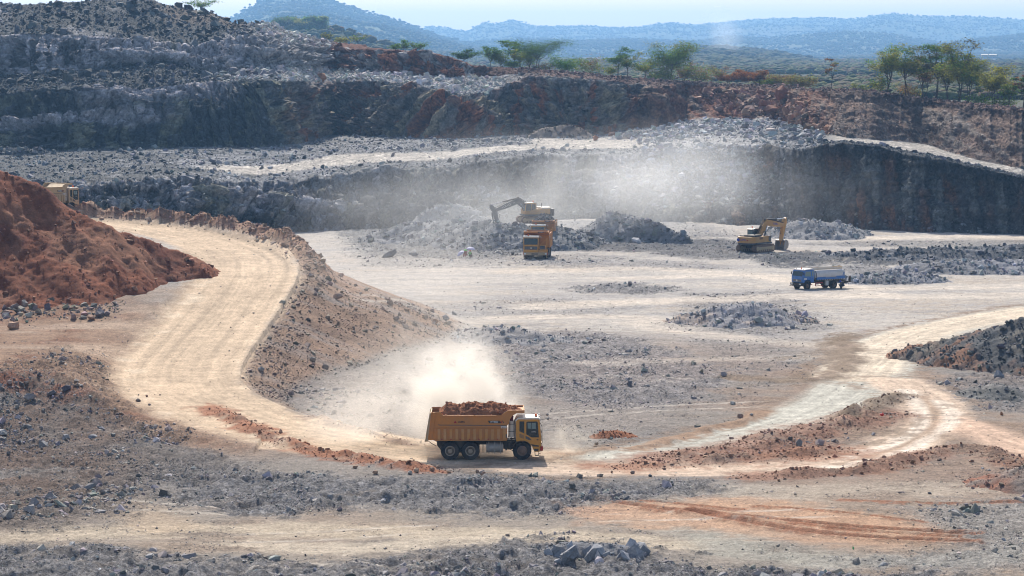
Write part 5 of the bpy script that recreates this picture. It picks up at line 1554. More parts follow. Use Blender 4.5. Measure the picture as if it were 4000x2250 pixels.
    fl = MB(); fl.prism([(-.30, .55), (-.24, .50), (-.24, 1.4), (-.30, 1.4)], 1.0, 1.5); fl.build('mud_flap', M_BLK, root)
    for s_ in (-1, 1):
        ft = MB(); y = 1.32 * s_
        n = 16; cx, cz = .62, .93
        ft.ext([(-.02, y + .30 * s_ * 0 + .34 * math.cos(t) * 1.0, cz + .40 * math.sin(t)) for t in [2 * math.pi * i / n for i in range(n)]], [(1.27, y + .34 * math.cos(t), cz + .40 * math.sin(t)) for t in [2 * math.pi * i / n for i in range(n)]])
        for x in (.15, .60, 1.05): ft.box(x, x + .06, y - .36, y + .36, .50, 1.36)
        ft.build('fuel_tank', M_MET, root, smooth=True)
    rb_ = MB()
    rb_.box(1.30, 2.1, -1.0, 1.0, .75, 1.3); rb_.box(1.45, 1.6, -1.35, -1.0, .7, 1.5); rb_.cyl((1.75, -1.2, .75), (1.75, -1.2, 1.35), .13); rb_.tube([(1.9, -1.3, 1.7), (1.95, -1.35, 1.2), (1.8, -1.3, .8), (2.1, -1.2, .6)], .035)
    rb_.build('underfloor_gear', M_BLK, root)
    # air cleaner between body and cab
    ac = MB(); ac.cyl((1.93, -1.28, 1.78), (1.93, -1.28, 2.98), .25, seg=20); ac.cyl((1.93, -1.28, 1.72), (1.93, -1.28, 1.80), .28, seg=20)
    a_ = ac.build('air_cleaner', M_CREAM, root, smooth=True)
    bd = MB()
    for z in (2.15, 2.72): bd.cyl((1.93, -1.28, z), (1.93, -1.28, z + .05), .262, seg=20)
    bd.build('band', M_CHAR, a_)
    cp = MB(); cp.cyl((1.93, -1.28, 2.98), (1.93, -1.28, 3.26), .14, seg=16); cp.cyl((1.93, -1.28, 3.26), (1.93, -1.28, 3.38), .17, .13, seg=16); cp.build('intake_cap', M_DRED, a_, smooth=True)
    ex = MB(); ex.tube([(2.18, -1.1, 1.5), (2.18, -1.1, 2.9), (2.22, -1.1, 3.1)], .07, 10); ex.tube([(2.23, -1.55, 1.7), (2.15, -1.55, 2.3), (2.22, -1.5, 3.0)], .03); ex.build('exhaust_pipe', M_MET, root)
    # cab on the right-hand side
    cb = MB()
    y0, y1 = -1.66, .42
    shell = [(2.27, 1.42), (2.27, 3.02), (2.42, 3.13), (3.95, 3.13), (4.06, 3.08), (4.20, 1.75), (4.20, .95), (4.05, .62), (3.68, .62), (3.50, 1.02), (3.20, 1.34), (2.9, 1.42)]
    cb.prism(shell, y0, y1)
    cab = cb.build('cab', M_YEL2, root, bevel=.03)
    rf = MB(); rf.prism([(2.25, 2.96), (2.40, 3.135), (3.98, 3.135), (4.10, 3.06), (4.12, 3.16), (3.98, 3.26), (2.38, 3.26), (2.20, 3.02)], y0 - .03, y1 + .03)
    for i in range(6): rf.box(2.5 + .24 * i, 2.56 + .24 * i, y0 + .05, y1 - .05, 3.262, 3.285)
    rf.build('roof', M_ROOF, cab, bevel=.015)
    for s_, yy in ((-1, y0), (1, y1)):
        a, b2 = (yy - .012, yy - .002) if s_ < 0 else (yy + .002, yy + .012)
        g = MB(); g.prism([(2.53, 2.98), (2.90, 2.98), (2.90, 2.05), (2.53, 2.22)], a, b2); g.build('side_window', M_GLASS, cab)
        d = MB(); d.prism([(2.965, 3.06), (3.98, 3.06), (4.10, 1.52), (3.55, 1.50), (2.965, 1.52)], a, b2)
        dr = d.build('door', M_YEL2, cab)
        a3, b3 = (a - .010, a - .001) if s_ < 0 else (b2 + .001, b2 + .010)
        w_ = MB(); w_.prism([(3.06, 2.90), (3.16, 2.97), (3.88, 2.97), (3.93, 2.90), (4.02, 1.74), (3.46, 1.74), (3.05, 1.98)], a3, b3); w_.build('window', M_GLASS, dr)
        a4, b4 = (a3 - .006, a3 - .001) if s_ < 0 else (b3 + .001, b3 + .006)
        w2 = MB(); w2.prism([(3.16, 2.86), (3.44, 2.86), (3.44, 2.40), (3.16, 2.44)], a4, b4); w2.prism([(3.48, 2.86), (3.78, 2.86), (3.80, 2.40), (3.48, 2.40)], a4, b4); w2.build('pane_reflection', M_GLASSL, dr)
        st = MB(); st.prism([(3.0, 1.86), (3.28, 1.74), (3.48, 1.52), (3.24, 1.54), (3.0, 1.66)], a3, b3); st.build('decal', M_CHAR, dr)
        text_mesh('lettering', 'LGMG', .12, M_WHITE, dr, (3.62, (a4 - .004) if s_ < 0 else (b4 + .004), 2.17), (R(90), 0, 0 if s_ < 0 else math.pi), .003)
        hd = MB(); hd.sphere((3.92, (a - .02) if s_ < 0 else (b2 + .02), 1.56), .07, 1.2, .3, .6); hd.build('handle', M_BLK, dr)
        lv = MB()
        for i in range(4): lv.prism([(2.52, 2.02 - .07 * i), (2.86, 1.90 - .07 * i), (2.86, 1.86 - .07 * i), (2.52, 1.98 - .07 * i)], a, b2)
        lv.build('louvre', M_GREYD, cab)
        sk = MB(); sk.prism([(3.42, 1.22), (4.02, 1.12), (4.02, 1.02), (3.55, 1.04)], a, b2); sk.prism([(3.62, .86), (4.0, .86), (3.98, .68), (3.66, .68)], a, b2); sk.build('step_well', M_BLK, cab)
    ws = MB(); ws.prism_x([(y0 + .12, 2.10), (y1 - .12, 2.10), (y1 - .10, 2.98), (y0 + .10, 2.98)], 0, .012)
    wsc = ws.build('windscreen', M_GLASS, cab)
    # lean the glass on the sloping front of the cab
    th = math.atan2(.14, 1.33)
    wsc.rotation_euler = (0, -th, 0); wsc.location = (4.215 + .0 + math.tan(th) * (1.75) * 0, 0, 0)
    wsc.location = (4.20 + (1.75) * math.tan(th) - .0 + .004, 0, .0)
    wp = MB()
    for y in (-1.25, -.35): wp.tube([(4.24, y, 2.02), (4.20, y - .35, 2.22)], .018)
    wp.build('wiper', M_BLK, cab)
    gr = MB(); gr.box(4.202, 4.225, y0 + .16, y1 - .16, 1.42, 1.86)
    g_ = gr.build('grille', M_CHAR, cab)
    em = MB(); em.lathe([(.16, -.005), (.16, .005), (.02, .006)], 0, 20); e_ = em.build('emblem', M_CHR, g_); e_.rotation_euler = (0, 0, -math.pi / 2); e_.location = (4.235, -.62, 1.64); e_.scale = (1, 1, .6)
    em2 = MB(); em2.lathe([(.115, -.005), (.115, .008), (.02, .009)], 0, 20); e2 = em2.build('emblem', M_CHAR, g_); e2.rotation_euler = (0, 0, -math.pi / 2); e2.location = (4.238, -.62, 1.64); e2.scale = (1, 1, .6)
    # right half: bumper, deck, radiator
    bp = MB(); bp.prism([(3.98, .62), (4.30, .66), (4.32, 1.02), (4.215, 1.04), (4.215, .98), (3.98, .98)], -1.62, 1.66)
    bpr = bp.build('bumper', M_YELP, root, bevel=.02)
    sl = MB()
    for z in (.74, .86): sl.box(4.31, 4.33, -.55, .35, z, z + .05)
    sl.build('slot', M_BLK, bpr)
    for y in (-1.42, 1.42):
        h = MB(); h.box(4.29, 4.335, y - .13, y + .13, .76, .95); h.build('headlight', M_LAMP, bpr)
    for y in (-1.66, 1.62):
        rl = MB(); rl.box(4.10, 4.34, y, y + .05, .72, 1.05); rl.build('marker_lamp', M_REDP, bpr)
    dk = MB(); dk.box(2.3, 4.18, .44, 1.66, 1.30, 1.38); dk.box(4.0, 4.18, .46, 1.66, 1.0, 1.29)
    dk.build('deck', M_YEL2, root, bevel=.01)
    rd_ = MB(); rd_.box(3.55, 4.14, .56, 1.34, 1.40, 2.02); rr_ = rd_.build('radiator_box', M_YEL2, root, bevel=.02)
    rg = MB(); rg.box(4.142, 4.16, .62, 1.28, 1.46, 1.96); rg.build('grille', M_CHAR, rr_)
    hr = MB(); hr.tube([(4.12, .50, 1.9), (4.12, 1.5, 2.85), (4.12, 1.5, 1.4)], .035); hr.tube([(4.12, 1.5, 2.85), (2.6, 1.5, 2.85), (2.6, 1.5, 1.4)], .03); hr.build('handrail', M_YEL2, root)
    mg = MB()
    for s_ in (-1, 1):
        yy = (-1.72, -1.18) if s_ < 0 else (1.18, 1.72)
        arc = [(2.74 + .84 * math.cos(t), .66 + .84 * math.sin(t)) for t in [R(160 - 20 * i) for i in range(7)]]
        arc2 = [(2.74 + .79 * math.cos(t), .66 + .79 * math.sin(t)) for t in [R(40 + 20 * i) for i in range(7)]]
        mg = MB(); mg.prism(arc + arc2, *yy); mg.build('mudguard', M_BLK, root)
        stp = MB(); yb = -1.6 if s_ < 0 else 1.5
        stp.tube([(3.72, yb, .62), (3.74, yb, .34), (4.0, yb, .34), (4.02, yb, .62)], .03); stp.box(3.72, 4.02, yb - .05, yb + .15, .30, .35); stp.build('step', M_YELP, root)
    gp = MB(); gp.tube([(4.10, -1.70, 2.9), (4.26, -1.72, 2.6), (4.27, -1.72, 1.35), (4.2, -1.70, 1.2)], .025); gp.build('grab_rail', M_BLK, root)
    bc = MB(); bc.cyl((3.80, -1.0, 3.26), (3.80, -1.0, 3.32), .10); bcb = bc.build('beacon', M_BLK, root)
    bl = MB(); bl.cyl((3.80, -1.0, 3.32), (3.80, -1.0, 3.50), .09, .075); bl.build('lens', M_ORB, bcb, smooth=True)
    for y in (-1.3, .1):
        ml = MB(); ml.box(4.0, 4.12, y - .08, y + .08, 3.262, 3.36); ml.build('roof_lamp', M_LAMP, root)
    for s_ in (-1, 1):
        mr = MB(); yb = -1.66 if s_ < 0 else .9
        mr.tube([(4.05, yb, 3.1), (4.45, yb - .1 * 1, 3.16), (4.62, yb - .12, 3.18)], .018); mr.sphere((4.72, yb - .14, 3.20), .13, .9, .45, .9, 14)
        mr.build('mirror', M_MET, root, smooth=True)
    chn = MB()
    for y in (-1.3, 1.3): chn.tube([(-4.5, y, 1.45), (-4.2, y, 1.22), (-3.85, y, 1.05)], .03)
    chn.build('chain', M_BLK, root)
    wheel(root, -2.80, -1.42, .69, -1, rim=M_RIMP, dual=True); wheel(root, -1.24, -1.42, .69, -1, rim=M_RIMP, dual=True)
    wheel(root, -2.80, 1.42, .69, 1, rim=M_RIMP, dual=True); wheel(root, -1.24, 1.42, .69, 1, rim=M_RIMP, dual=True)
    wheel(root, 2.74, -1.42, .69, -1, deep=False); wheel(root, 2.74, 1.42, .69, 1, deep=False)
    return root


def copy_tree(o, parent=None):
    kids = [q for q in bpy.data.objects if q.parent is o]
    c = o.copy(); COL.objects.link(c)
    if parent is not None: c.parent = parent
    for q in kids: copy_tree(q, c)
    return c


def place(root, x, y, z, yaw, sc=1.0, tilt=0.0):
    root.location = (x, y, z); root.rotation_euler = (tilt, 0, yaw) if tilt else (0, 0, yaw); root.scale = (sc, sc, sc)


def load(name, label, cat, truck, col, seed, top, x0=-3.7, x1=1.7, lump=.3, stone=(.12, .5), n=260, mat=None):
    """a heap inside a truck body, in the truck's own frame"""
    xs = np.arange(x0, x1 + 1.2, .07); ys = np.arange(-1.6, 1.61, .07)
    A, Bm = np.meshgrid(xs, ys); x, y = A.ravel().astype(np.float32), Bm.ravel().astype(np.float32)
    e = np.clip(1 - (np.abs(y) / 1.62) ** 2.2, 0, 1)
    f = sstep(x0, x0 + .9, x) * sstep(x1 + 1.15, x1 - .9, x)
    h = 3.40 + (top - 3.40) * e * (.35 + .65 * f) * (1 + .5 * fbm(x * .7, y * .7, seed, 3)) + .20 * fbm(x * 1.6, y * 1.6, seed + 1, 4) * e
    h = np.where(x > x1 - .1, np.maximum(h, 3.62), h)
    f1, ed, cid = worley(x * 2.2, y * 2.2); h += lump * cid * np.clip(.62 - f1, 0, 1) * e
    h += .05 * fbm(x * 6, y * 6, seed + 2, 3)
    keep = (f > .02)
    c_ = np.tile(np.asarray(col, np.float32), (len(x), 1)) * (1 + .25 * fbm(x * 2, y * 2, seed + 5, 3) + .4 * (cid - .5))[:, None]
    V, Fc, Cc_ = compact(np.stack([x, y, h], 1), grid_faces(len(ys), len(xs), keep), np.clip(c_, .01, .8))
    root = empty(name, truck.location, truck.rotation_euler[2], label, cat); root.scale = truck.scale; root.rotation_euler = truck.rotation_euler
    np_obj('mound', V, Fc, M_EARTH, Cc_, parent=root)
    r = np.random.default_rng(seed)
    ii = np.where(f > .25)[0]; ii = ii[r.integers(0, len(ii), n)]
    rocks('clods', np.stack([x[ii], y[ii], h[ii]], 1), pareto(r, n, stone[0], stone[1], 2.4), jitter_col(r, np.tile(np.asarray([col]), (n, 1)), .35), seed, .2, parent=root)
    return root


tr = haul_truck('haul_truck', 'ochre haul truck loaded with red earth, driving right on the pale road', 'ochre haul trucks')
tx, ty, _ = pt(1950, 1797, 0)
tx = (1600 + 1240 / 4.14 - 2000) / F * (ty + 1.7)
copies = []
for lab in ('ochre haul truck facing the viewer, its body empty, in front of a second truck',
            'ochre haul truck loaded with dark rock under the excavator, behind the empty one',
            'pale haul truck half hidden behind the crest of the red earth mound'):
    q = copy_tree(tr); q['label'] = lab; copies.append(q)
place(tr, tx, ty + 1.7, gz1(tx, ty + 1.7) + .0, R(.6))
load('earth_load', 'load of red earth heaped in the truck on the pale road', 'load', tr, (.34, .135, .065), 5, 4.15, n=420, stone=(.08, .42))
xx, yy, _ = pt(2098, 1012, 0); yy += 3
place(copies[0], xx + .1, yy, gz1(xx, yy), R(-94.5), 1.10)
x2, y2, _ = pt(2118, 985, 0)
place(copies[1], x2 + .45, yy + 27, gz1(x2, yy + 27) + .3, R(-94.0), 1.06)
load('rock_load', 'load of dark broken rock in the truck under the excavator', 'load', copies[1], (.10, .105, .115), 9, 4.3, lump=.8, n=240, stone=(.2, .7))
place(copies[2], -57.2, 366.5, gz1(-56.4, 367) - .95, R(57), 1.0)
for q in copies[2].children:                        # this one has a paler body, cab and tailgate
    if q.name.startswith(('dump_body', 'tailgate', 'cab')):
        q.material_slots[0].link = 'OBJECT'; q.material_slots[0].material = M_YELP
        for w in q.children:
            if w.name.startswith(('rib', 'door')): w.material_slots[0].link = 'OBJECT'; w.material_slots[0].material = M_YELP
print('trucks', time.time() - T0)


# ------------------------------------------------------------------ excavators
def arc_poly(pts): return pts


def excavator(name, label, loc, yaw, sc, paint, boom_mat, cw_mat, J, texts, cab_paint, house_text=None, bucket_mat=M_MET, hood=M_CHAR):
    root = empty(name, loc, yaw, label, 'excavator', 'crawler excavators'); root.scale = (sc, sc, sc)
    for s_ in (-1, 1):
        y = 1.30 * s_
        prof = []
        for k in range(9): t = R(90 + 22.5 * k); prof.append((-2.0 + .50 * math.cos(t), .52 + .50 * math.sin(t)))
        for k in range(9): t = R(-90 + 22.5 * k); prof.append((2.0 + .48 * math.cos(t), .52 + .50 * math.sin(t)))
        m = MB(); m.prism(prof, y - .31, y + .31)
        n = 44; per = []
        L_ = [Vector((a, 0, b)) for a, b in prof] + [Vector((prof[0][0], 0, prof[0][1]))]
        tot = sum((q - p).length for p, q in zip(L_[:-1], L_[1:]))
        for i in range(n):
            d = tot * i / n
            for p, q in zip(L_[:-1], L_[1:]):
                l = (q - p).length
                if d <= l: break
                d -= l
            c0 = p + (q - p) * (d / max(l, 1e-6)); tdir = (q - p).normalized(); nrm = Vector((tdir.z, 0, -tdir.x))
            if nrm.dot(c0 - Vector((0, 0, .52))) < 0: nrm = -nrm
            A = [c0 + tdir * .05 + Vector((0, y - .32, 0)), c0 - tdir * .05 + Vector((0, y - .32, 0)), c0 - tdir * .05 + Vector((0, y + .32, 0)), c0 + tdir * .05 + Vector((0, y + .32, 0))]
            m.ext(A, [w + nrm * .05 for w in A])
        tk = m.build('track', M_RIM, root)
        fr_ = MB(); fr_.box(-1.7, 1.7, y - .33, y + .33, .36, .74)
        for x in (-2.0, 2.0): fr_.cyl((x, y - .335, .52), (x, y + .335, .52), .33, seg=18)
        for x in np.linspace(-1.4, 1.4, 6): fr_.cyl((x, y - .33, .24), (x, y + .33, .24), .13, seg=10)
        fr_.build('track_frame', M_YELP, tk)
    cbd = MB(); cbd.box(-1.0, 1.0, -1.0, 1.0, .55, .95); cbd.cyl((0, 0, .95), (0, 0, 1.14), .75, seg=24); cbd.build('undercarriage', M_BLK, root)
    # upper structure
    h = MB(); h.prism_z([(-2.1, -1.45), (1.75, -1.45), (1.75, 1.45), (-2.1, 1.45)], 1.36, 2.16); hs = h.build('house', paint, root, bevel=.03)
    sk = MB(); sk.prism_z([(-2.1, -1.48), (1.95, -1.48), (1.95, 1.48), (-2.1, 1.48)], 1.14, 1.355); sk.build('deck_skirt', M_CHAR, hs)
    cw = MB()
    ring = [(-2.102, -1.46), (-2.102, 1.46), (-2.45, 1.42), (-2.85, 1.1), (-3.02, .5), (-3.02, -.5), (-2.85, -1.1), (-2.45, -1.42)]
    cw.prism_z(ring, 1.32, 2.18); cwo = cw.build('counterweight', cw_mat, root, bevel=.06)
    cs = MB(); cs.prism_z([(a * .985 - .02, b * .97) for a, b in ring], 1.08, 1.315); cs.build('skirt', M_CHAR, cwo)
    ho = MB(); ho.box(-2.5, -.5, -1.30, .35, 2.182, 2.42); ho.box(-2.3, -.8, .40, 1.2, 2.182, 2.34); ho.build('engine_hood', hood, root, bevel=.04)
    vt = MB()
    for i in range(3): vt.box(-1.3, -.5, -1.462, -1.452, 1.80 + .1 * i, 1.86 + .1 * i)
    vt.build('vent', M_BLK, hs)
    pn = MB(); pn.box(1.05, 1.74, -1.462, -1.452, 1.45, 2.12); pn.build('side_panel', M_CHAR, hs)
    ex = MB(); ex.tube([(-1.3, -.6, 2.4), (-1.3, -.6, 2.85), (-1.38, -.6, 2.95)], .06, 8); ex.build('exhaust_pipe', M_BLK, root)
    rl = MB(); rl.tube([(-.3, -1.38, 2.16), (-.3, -1.38, 2.85), (1.55, -1.38, 2.85), (1.55, -1.38, 2.16)], .025); rl.build('handrail', M_BLK, root)
    cbm = MB(); cp = [(.10, 1.37), (1.90, 1.37), (1.98, 1.85), (1.80, 3.05), (.55, 3.12), (.10, 3.0)]
    cbm.prism(cp, .50, 1.45); cab = cbm.build('cab', cab_paint, root, bevel=.04)
    for yy, nm in (((1.452, 1.464), 'window'), ((.486, .498), 'window')):
        w_ = MB(); w_.prism([(.98, 1.95), (1.86, 1.95), (1.72, 2.95), (.98, 2.95)], *yy); w_.prism([(.25, 2.2), (.90, 2.0), (.90, 2.95), (.25, 2.9)], *yy); w_.build(nm, M_GLASS, cab)
    w_ = MB(); w_.ext([(1.985, .58, 1.9), (1.985, 1.38, 1.9), (1.815, 1.38, 2.98), (1.815, .58, 2.98)], [(1.997, .58, 1.9), (1.997, 1.38, 1.9), (1.827, 1.38, 2.98), (1.827, .58, 2.98)]); w_.build('windscreen', M_GLASS, cab)
    w_ = MB(); w_.box(.084, .096, .6, .95, 2.3, 2.9); w_.box(.084, .096, 1.02, 1.36, 2.3, 2.9); w_.build('rear_window', M_GLASSL, cab)
    rf = MB(); rf.prism([(.08, 3.02), (.55, 3.125), (1.84, 3.06), (1.84, 3.12), (.55, 3.19), (.06, 3.08)], .47, 1.48); rf.build('roof', M_ROOF, cab)
    bc = MB(); bc.cyl((.5, .9, 3.19), (.5, .9, 3.32), .06); bc.sphere((.5, .9, 3.38), .09); bc.build('beacon', M_ORB, cab, smooth=True)
    # boom
    f, e, t = [Vector((a, 0, b)) for a, b in (J['foot'], J['elbow'], J['tip'])]
    d1 = (e - f).normalized(); n1_ = Vector((-d1.z, 0, d1.x)); d2 = (t - e).normalized(); n2_ = Vector((-d2.z, 0, d2.x))
    nm = (n1_ + n2_).normalized()
    P_ = [f - n1_ * .22, f + n1_ * .26, lerp(f, e, .55) + n1_ * .50, e + nm * .50, lerp(e, t, .45) + n2_ * .38, t + n2_ * .22, t - n2_ * .20, lerp(e, t, .5) - n2_ * .38, e - nm * .42, lerp(f, e, .6) - n1_ * .46]
    bm_ = MB(); bm_.prism([(q.x, q.z) for q in P_], -.29, .29); boom = bm_.build('boom', boom_mat, root, bevel=.03)
    a0, a1 = Vector((J['arm_top'][0], 0, J['arm_top'][1])), Vector((J['arm_end'][0], 0, J['arm_end'][1]))
    da = (a1 - a0).normalized(); na = Vector((-da.z, 0, da.x)); 
    if na.x * J['out'] < 0: na = -na
    piv = t
    P_ = [a0 + na * .10, a0 - na * .02 + da * -.12, a0 - na * .30 + da * .2, piv - na * .34, lerp(piv, a1, .5) - na * .26, a1 - na * .16, a1 + na * .14, lerp(piv, a1, .5) + na * .26, piv + na * .46, lerp(a0, piv, .4) + na * .42]
    am = MB(); am.prism([(q.x, q.z) for q in P_], -.23, .23); arm = am.build('arm', boom_mat, root, bevel=.03)
    # rams
    def ram(p, q, y, r, k=.58):
        m = MB(); mid = lerp(Vector(p), Vector(q), k); m.cyl((p[0], y, p[2]), (mid.x, y, mid.z), r, seg=12); o = m.build('hydraulic_ram', M_CHAR if boom_mat is not M_CHAR else M_BLK, root, smooth=True)
        m = MB(); m.cyl((mid.x, y, mid.z), (q[0], y, q[2]), r * .55, seg=10); m.build('piston', M_CHR, o, smooth=True)
    low = Vector((f.x + .55, 0, f.z - .65))
    top_ = lerp(f, e, .82) + n1_ * -.05
    for y in (-.42, .42): ram(low, top_, y, .12)
    ram(e + nm * .62 - d1 * .2, a0 + na * 0, 0, .12)
    bt = a1 + J['out'] * Vector((.35, 0, .12))
    ram(piv + na * .55 + da * .15, a1 + na * .48 - da * .35, 0, .10)
    lk = MB(); q1 = a1 + na * .48 - da * .35; q2 = a1 + na * .45 + da * .35
    for y in (-.3, .3): lk.tube([(q1.x, y, q1.z), (q2.x, y, q2.z)], .07); lk.tube([(q1.x, y, q1.z), ((a1 - da * .3).x, y, (a1 - da * .3).z)], .06)
    lk.build('bucket_link', boom_mat, root)
    hs_ = MB()
    for y in (-.12, 0, .12): hs_.tube([tuple(f + n1_ * .5 + Vector((0, y, 0))), tuple(lerp(f, e, .5) + n1_ * .62 + Vector((0, y, 0))), tuple(e + nm * .6 + Vector((0, y, 0))), tuple(lerp(e, t, .5) + n2_ * .48 + Vector((0, y, 0))), tuple(t + n2_ * .35 + Vector((0, y, 0)))], .04)
    hs_.tube([tuple(t - n2_ * .2), tuple(lerp(piv, a1, .35) - na * .7), tuple(lerp(piv, a1, .6) - na * .3)], .03)
    hs_.build('hoses', M_HOSE, root)
    # bucket
    c0 = a1 + Vector((J['bk'][0], 0, J['bk'][1])); ang = J['bang']
    prof = [(0.0, .55), (.42, .50), (.75, .1), (.72, -.38), (.40, -.75), (-.15, -.85), (-.75, -.62)]
    prof2 = [(-.75, -.56), (-.15, -.76), (.36, -.67), (.64, -.34), (.66, .08), (.38, .42), (.02, .47)]
    ca, sa = math.cos(ang), math.sin(ang); fl = J['out']
    tr_ = lambda p: (c0.x + fl * (p[0] * ca - p[1] * sa), c0.z + p[0] * sa + p[1] * ca)
    bk = MB()
    pr = [tr_(p) for p in prof + prof2]
    for i in range(len(prof) - 1):
        A = [tr_(prof[i]), tr_(prof[i + 1]), tr_(prof2[len(prof2) - 2 - i]), tr_(prof2[len(prof2) - 1 - i])]
        bk.prism(A, -.78, .78)
    sd_ = [tr_(p) for p in prof]
    for y in (-.80, .74): bk.prism(sd_, y, y + .06)
    for y in (-.7, -.35, 0, .35, .7):
        tp = [tr_((-.70, -.56)), tr_((-.72, -.66)), tr_((-1.02, -.55))]
        bk.prism(tp, y - .06, y + .06)
    bk.build('bucket', bucket_mat, root, bevel=.01)
    for (txt, size, mat, where_, pos, par) in texts:
        par_o = {'boom': boom, 'cw': cwo, 'house': hs}[par]
        if where_ == 'boom_right':
            ang2 = math.atan2(d2.z, d2.x); pp = lerp(e, t, pos)
            text_mesh('lettering', txt, size, mat, par_o, (pp.x, -.305, pp.z), (R(90), -ang2, 0), .006)
        elif where_ == 'boom_left':
            ang2 = math.atan2(d2.z, d2.x); pp = lerp(e, t, pos)
            text_mesh('lettering', txt, size, mat, par_o, (pp.x, .305, pp.z), (R(90), ang2, math.pi), .006)
        elif where_ == 'rear':
            text_mesh('lettering', txt, size, mat, par_o, (-3.035, pos, 1.76), (R(90), 0, R(-90)), .008)
        elif where_ == 'side_left':
            text_mesh('lettering', txt, size, mat, par_o, (pos, 1.466, 1.75), (R(90), 0, math.pi), .006)
    return root


xa, ya, za = pt(2965, 990, 0)
xy_ = math.atan2(.8, .6)
yx = excavator('excavator', 'yellow excavator with raised yellow boom standing on black rubble by the right wall', (xa - .4, ya + 1.6, gz1(xa, ya + 1.6) + .05), xy_, 1.12, M_YELB, M_YELB, M_YELB,
               dict(foot=(.75, 2.15), elbow=(2.6, 3.9), tip=(7.2, 3.35), arm_top=(7.7, 4.3), arm_end=(6.6, 1.1), out=1, bk=(.05, -.35), bang=.35),
               [('XCMG', .42, M_BLUEL, 'rear', .25, 'cw'), ('XCMG', .40, M_BLUEL, 'boom_right', .45, 'boom')], M_CHAR, hood=M_BLK)
em = MB(); em.lathe([(.22, -.006), (.22, .006), (.02, .008)], 0, 20)
cwo = [q for q in yx.children if q.name.startswith('counterweight')][0]
e_ = em.build('emblem', M_BLUEL, cwo); e_.rotation_euler = (0, 0, math.pi / 2); e_.location = (-3.03, .95, 1.76)
sl = MB(); sl.prism_x([(-.62, 1.62), (-.40, 1.62), (-.52, 1.76), (-.74, 1.72)], -3.04, -3.03); sl.build('decal', M_REDP, cwo)

xv, yv, _ = pt(2070, 884, 3.55)
xv, yv = (2088 - 2000) / F * 484, 484.0
vy = math.atan2(-.28, -.96)
vo = excavator('excavator', 'yellow excavator with black boom digging the blasted rock beside the two trucks', (xv, yv, 3.55), vy, 1.06, M_YELB, M_CHAR, M_CHAR,
               dict(foot=(.65, 2.0), elbow=(2.7, 3.35), tip=(6.3, 2.0), arm_top=(7.0, 2.85), arm_end=(5.85, -.6), out=1, bk=(-.1, -.4), bang=.2),
               [('VOLVO', .46, M_WHITE, 'boom_left', .52, 'boom'), ('E3', .22, M_WHITE, 'boom_left', .18, 'boom')], M_YELB, hood=M_ROOF, bucket_mat=M_RIM)
print('excavators', time.time() - T0)


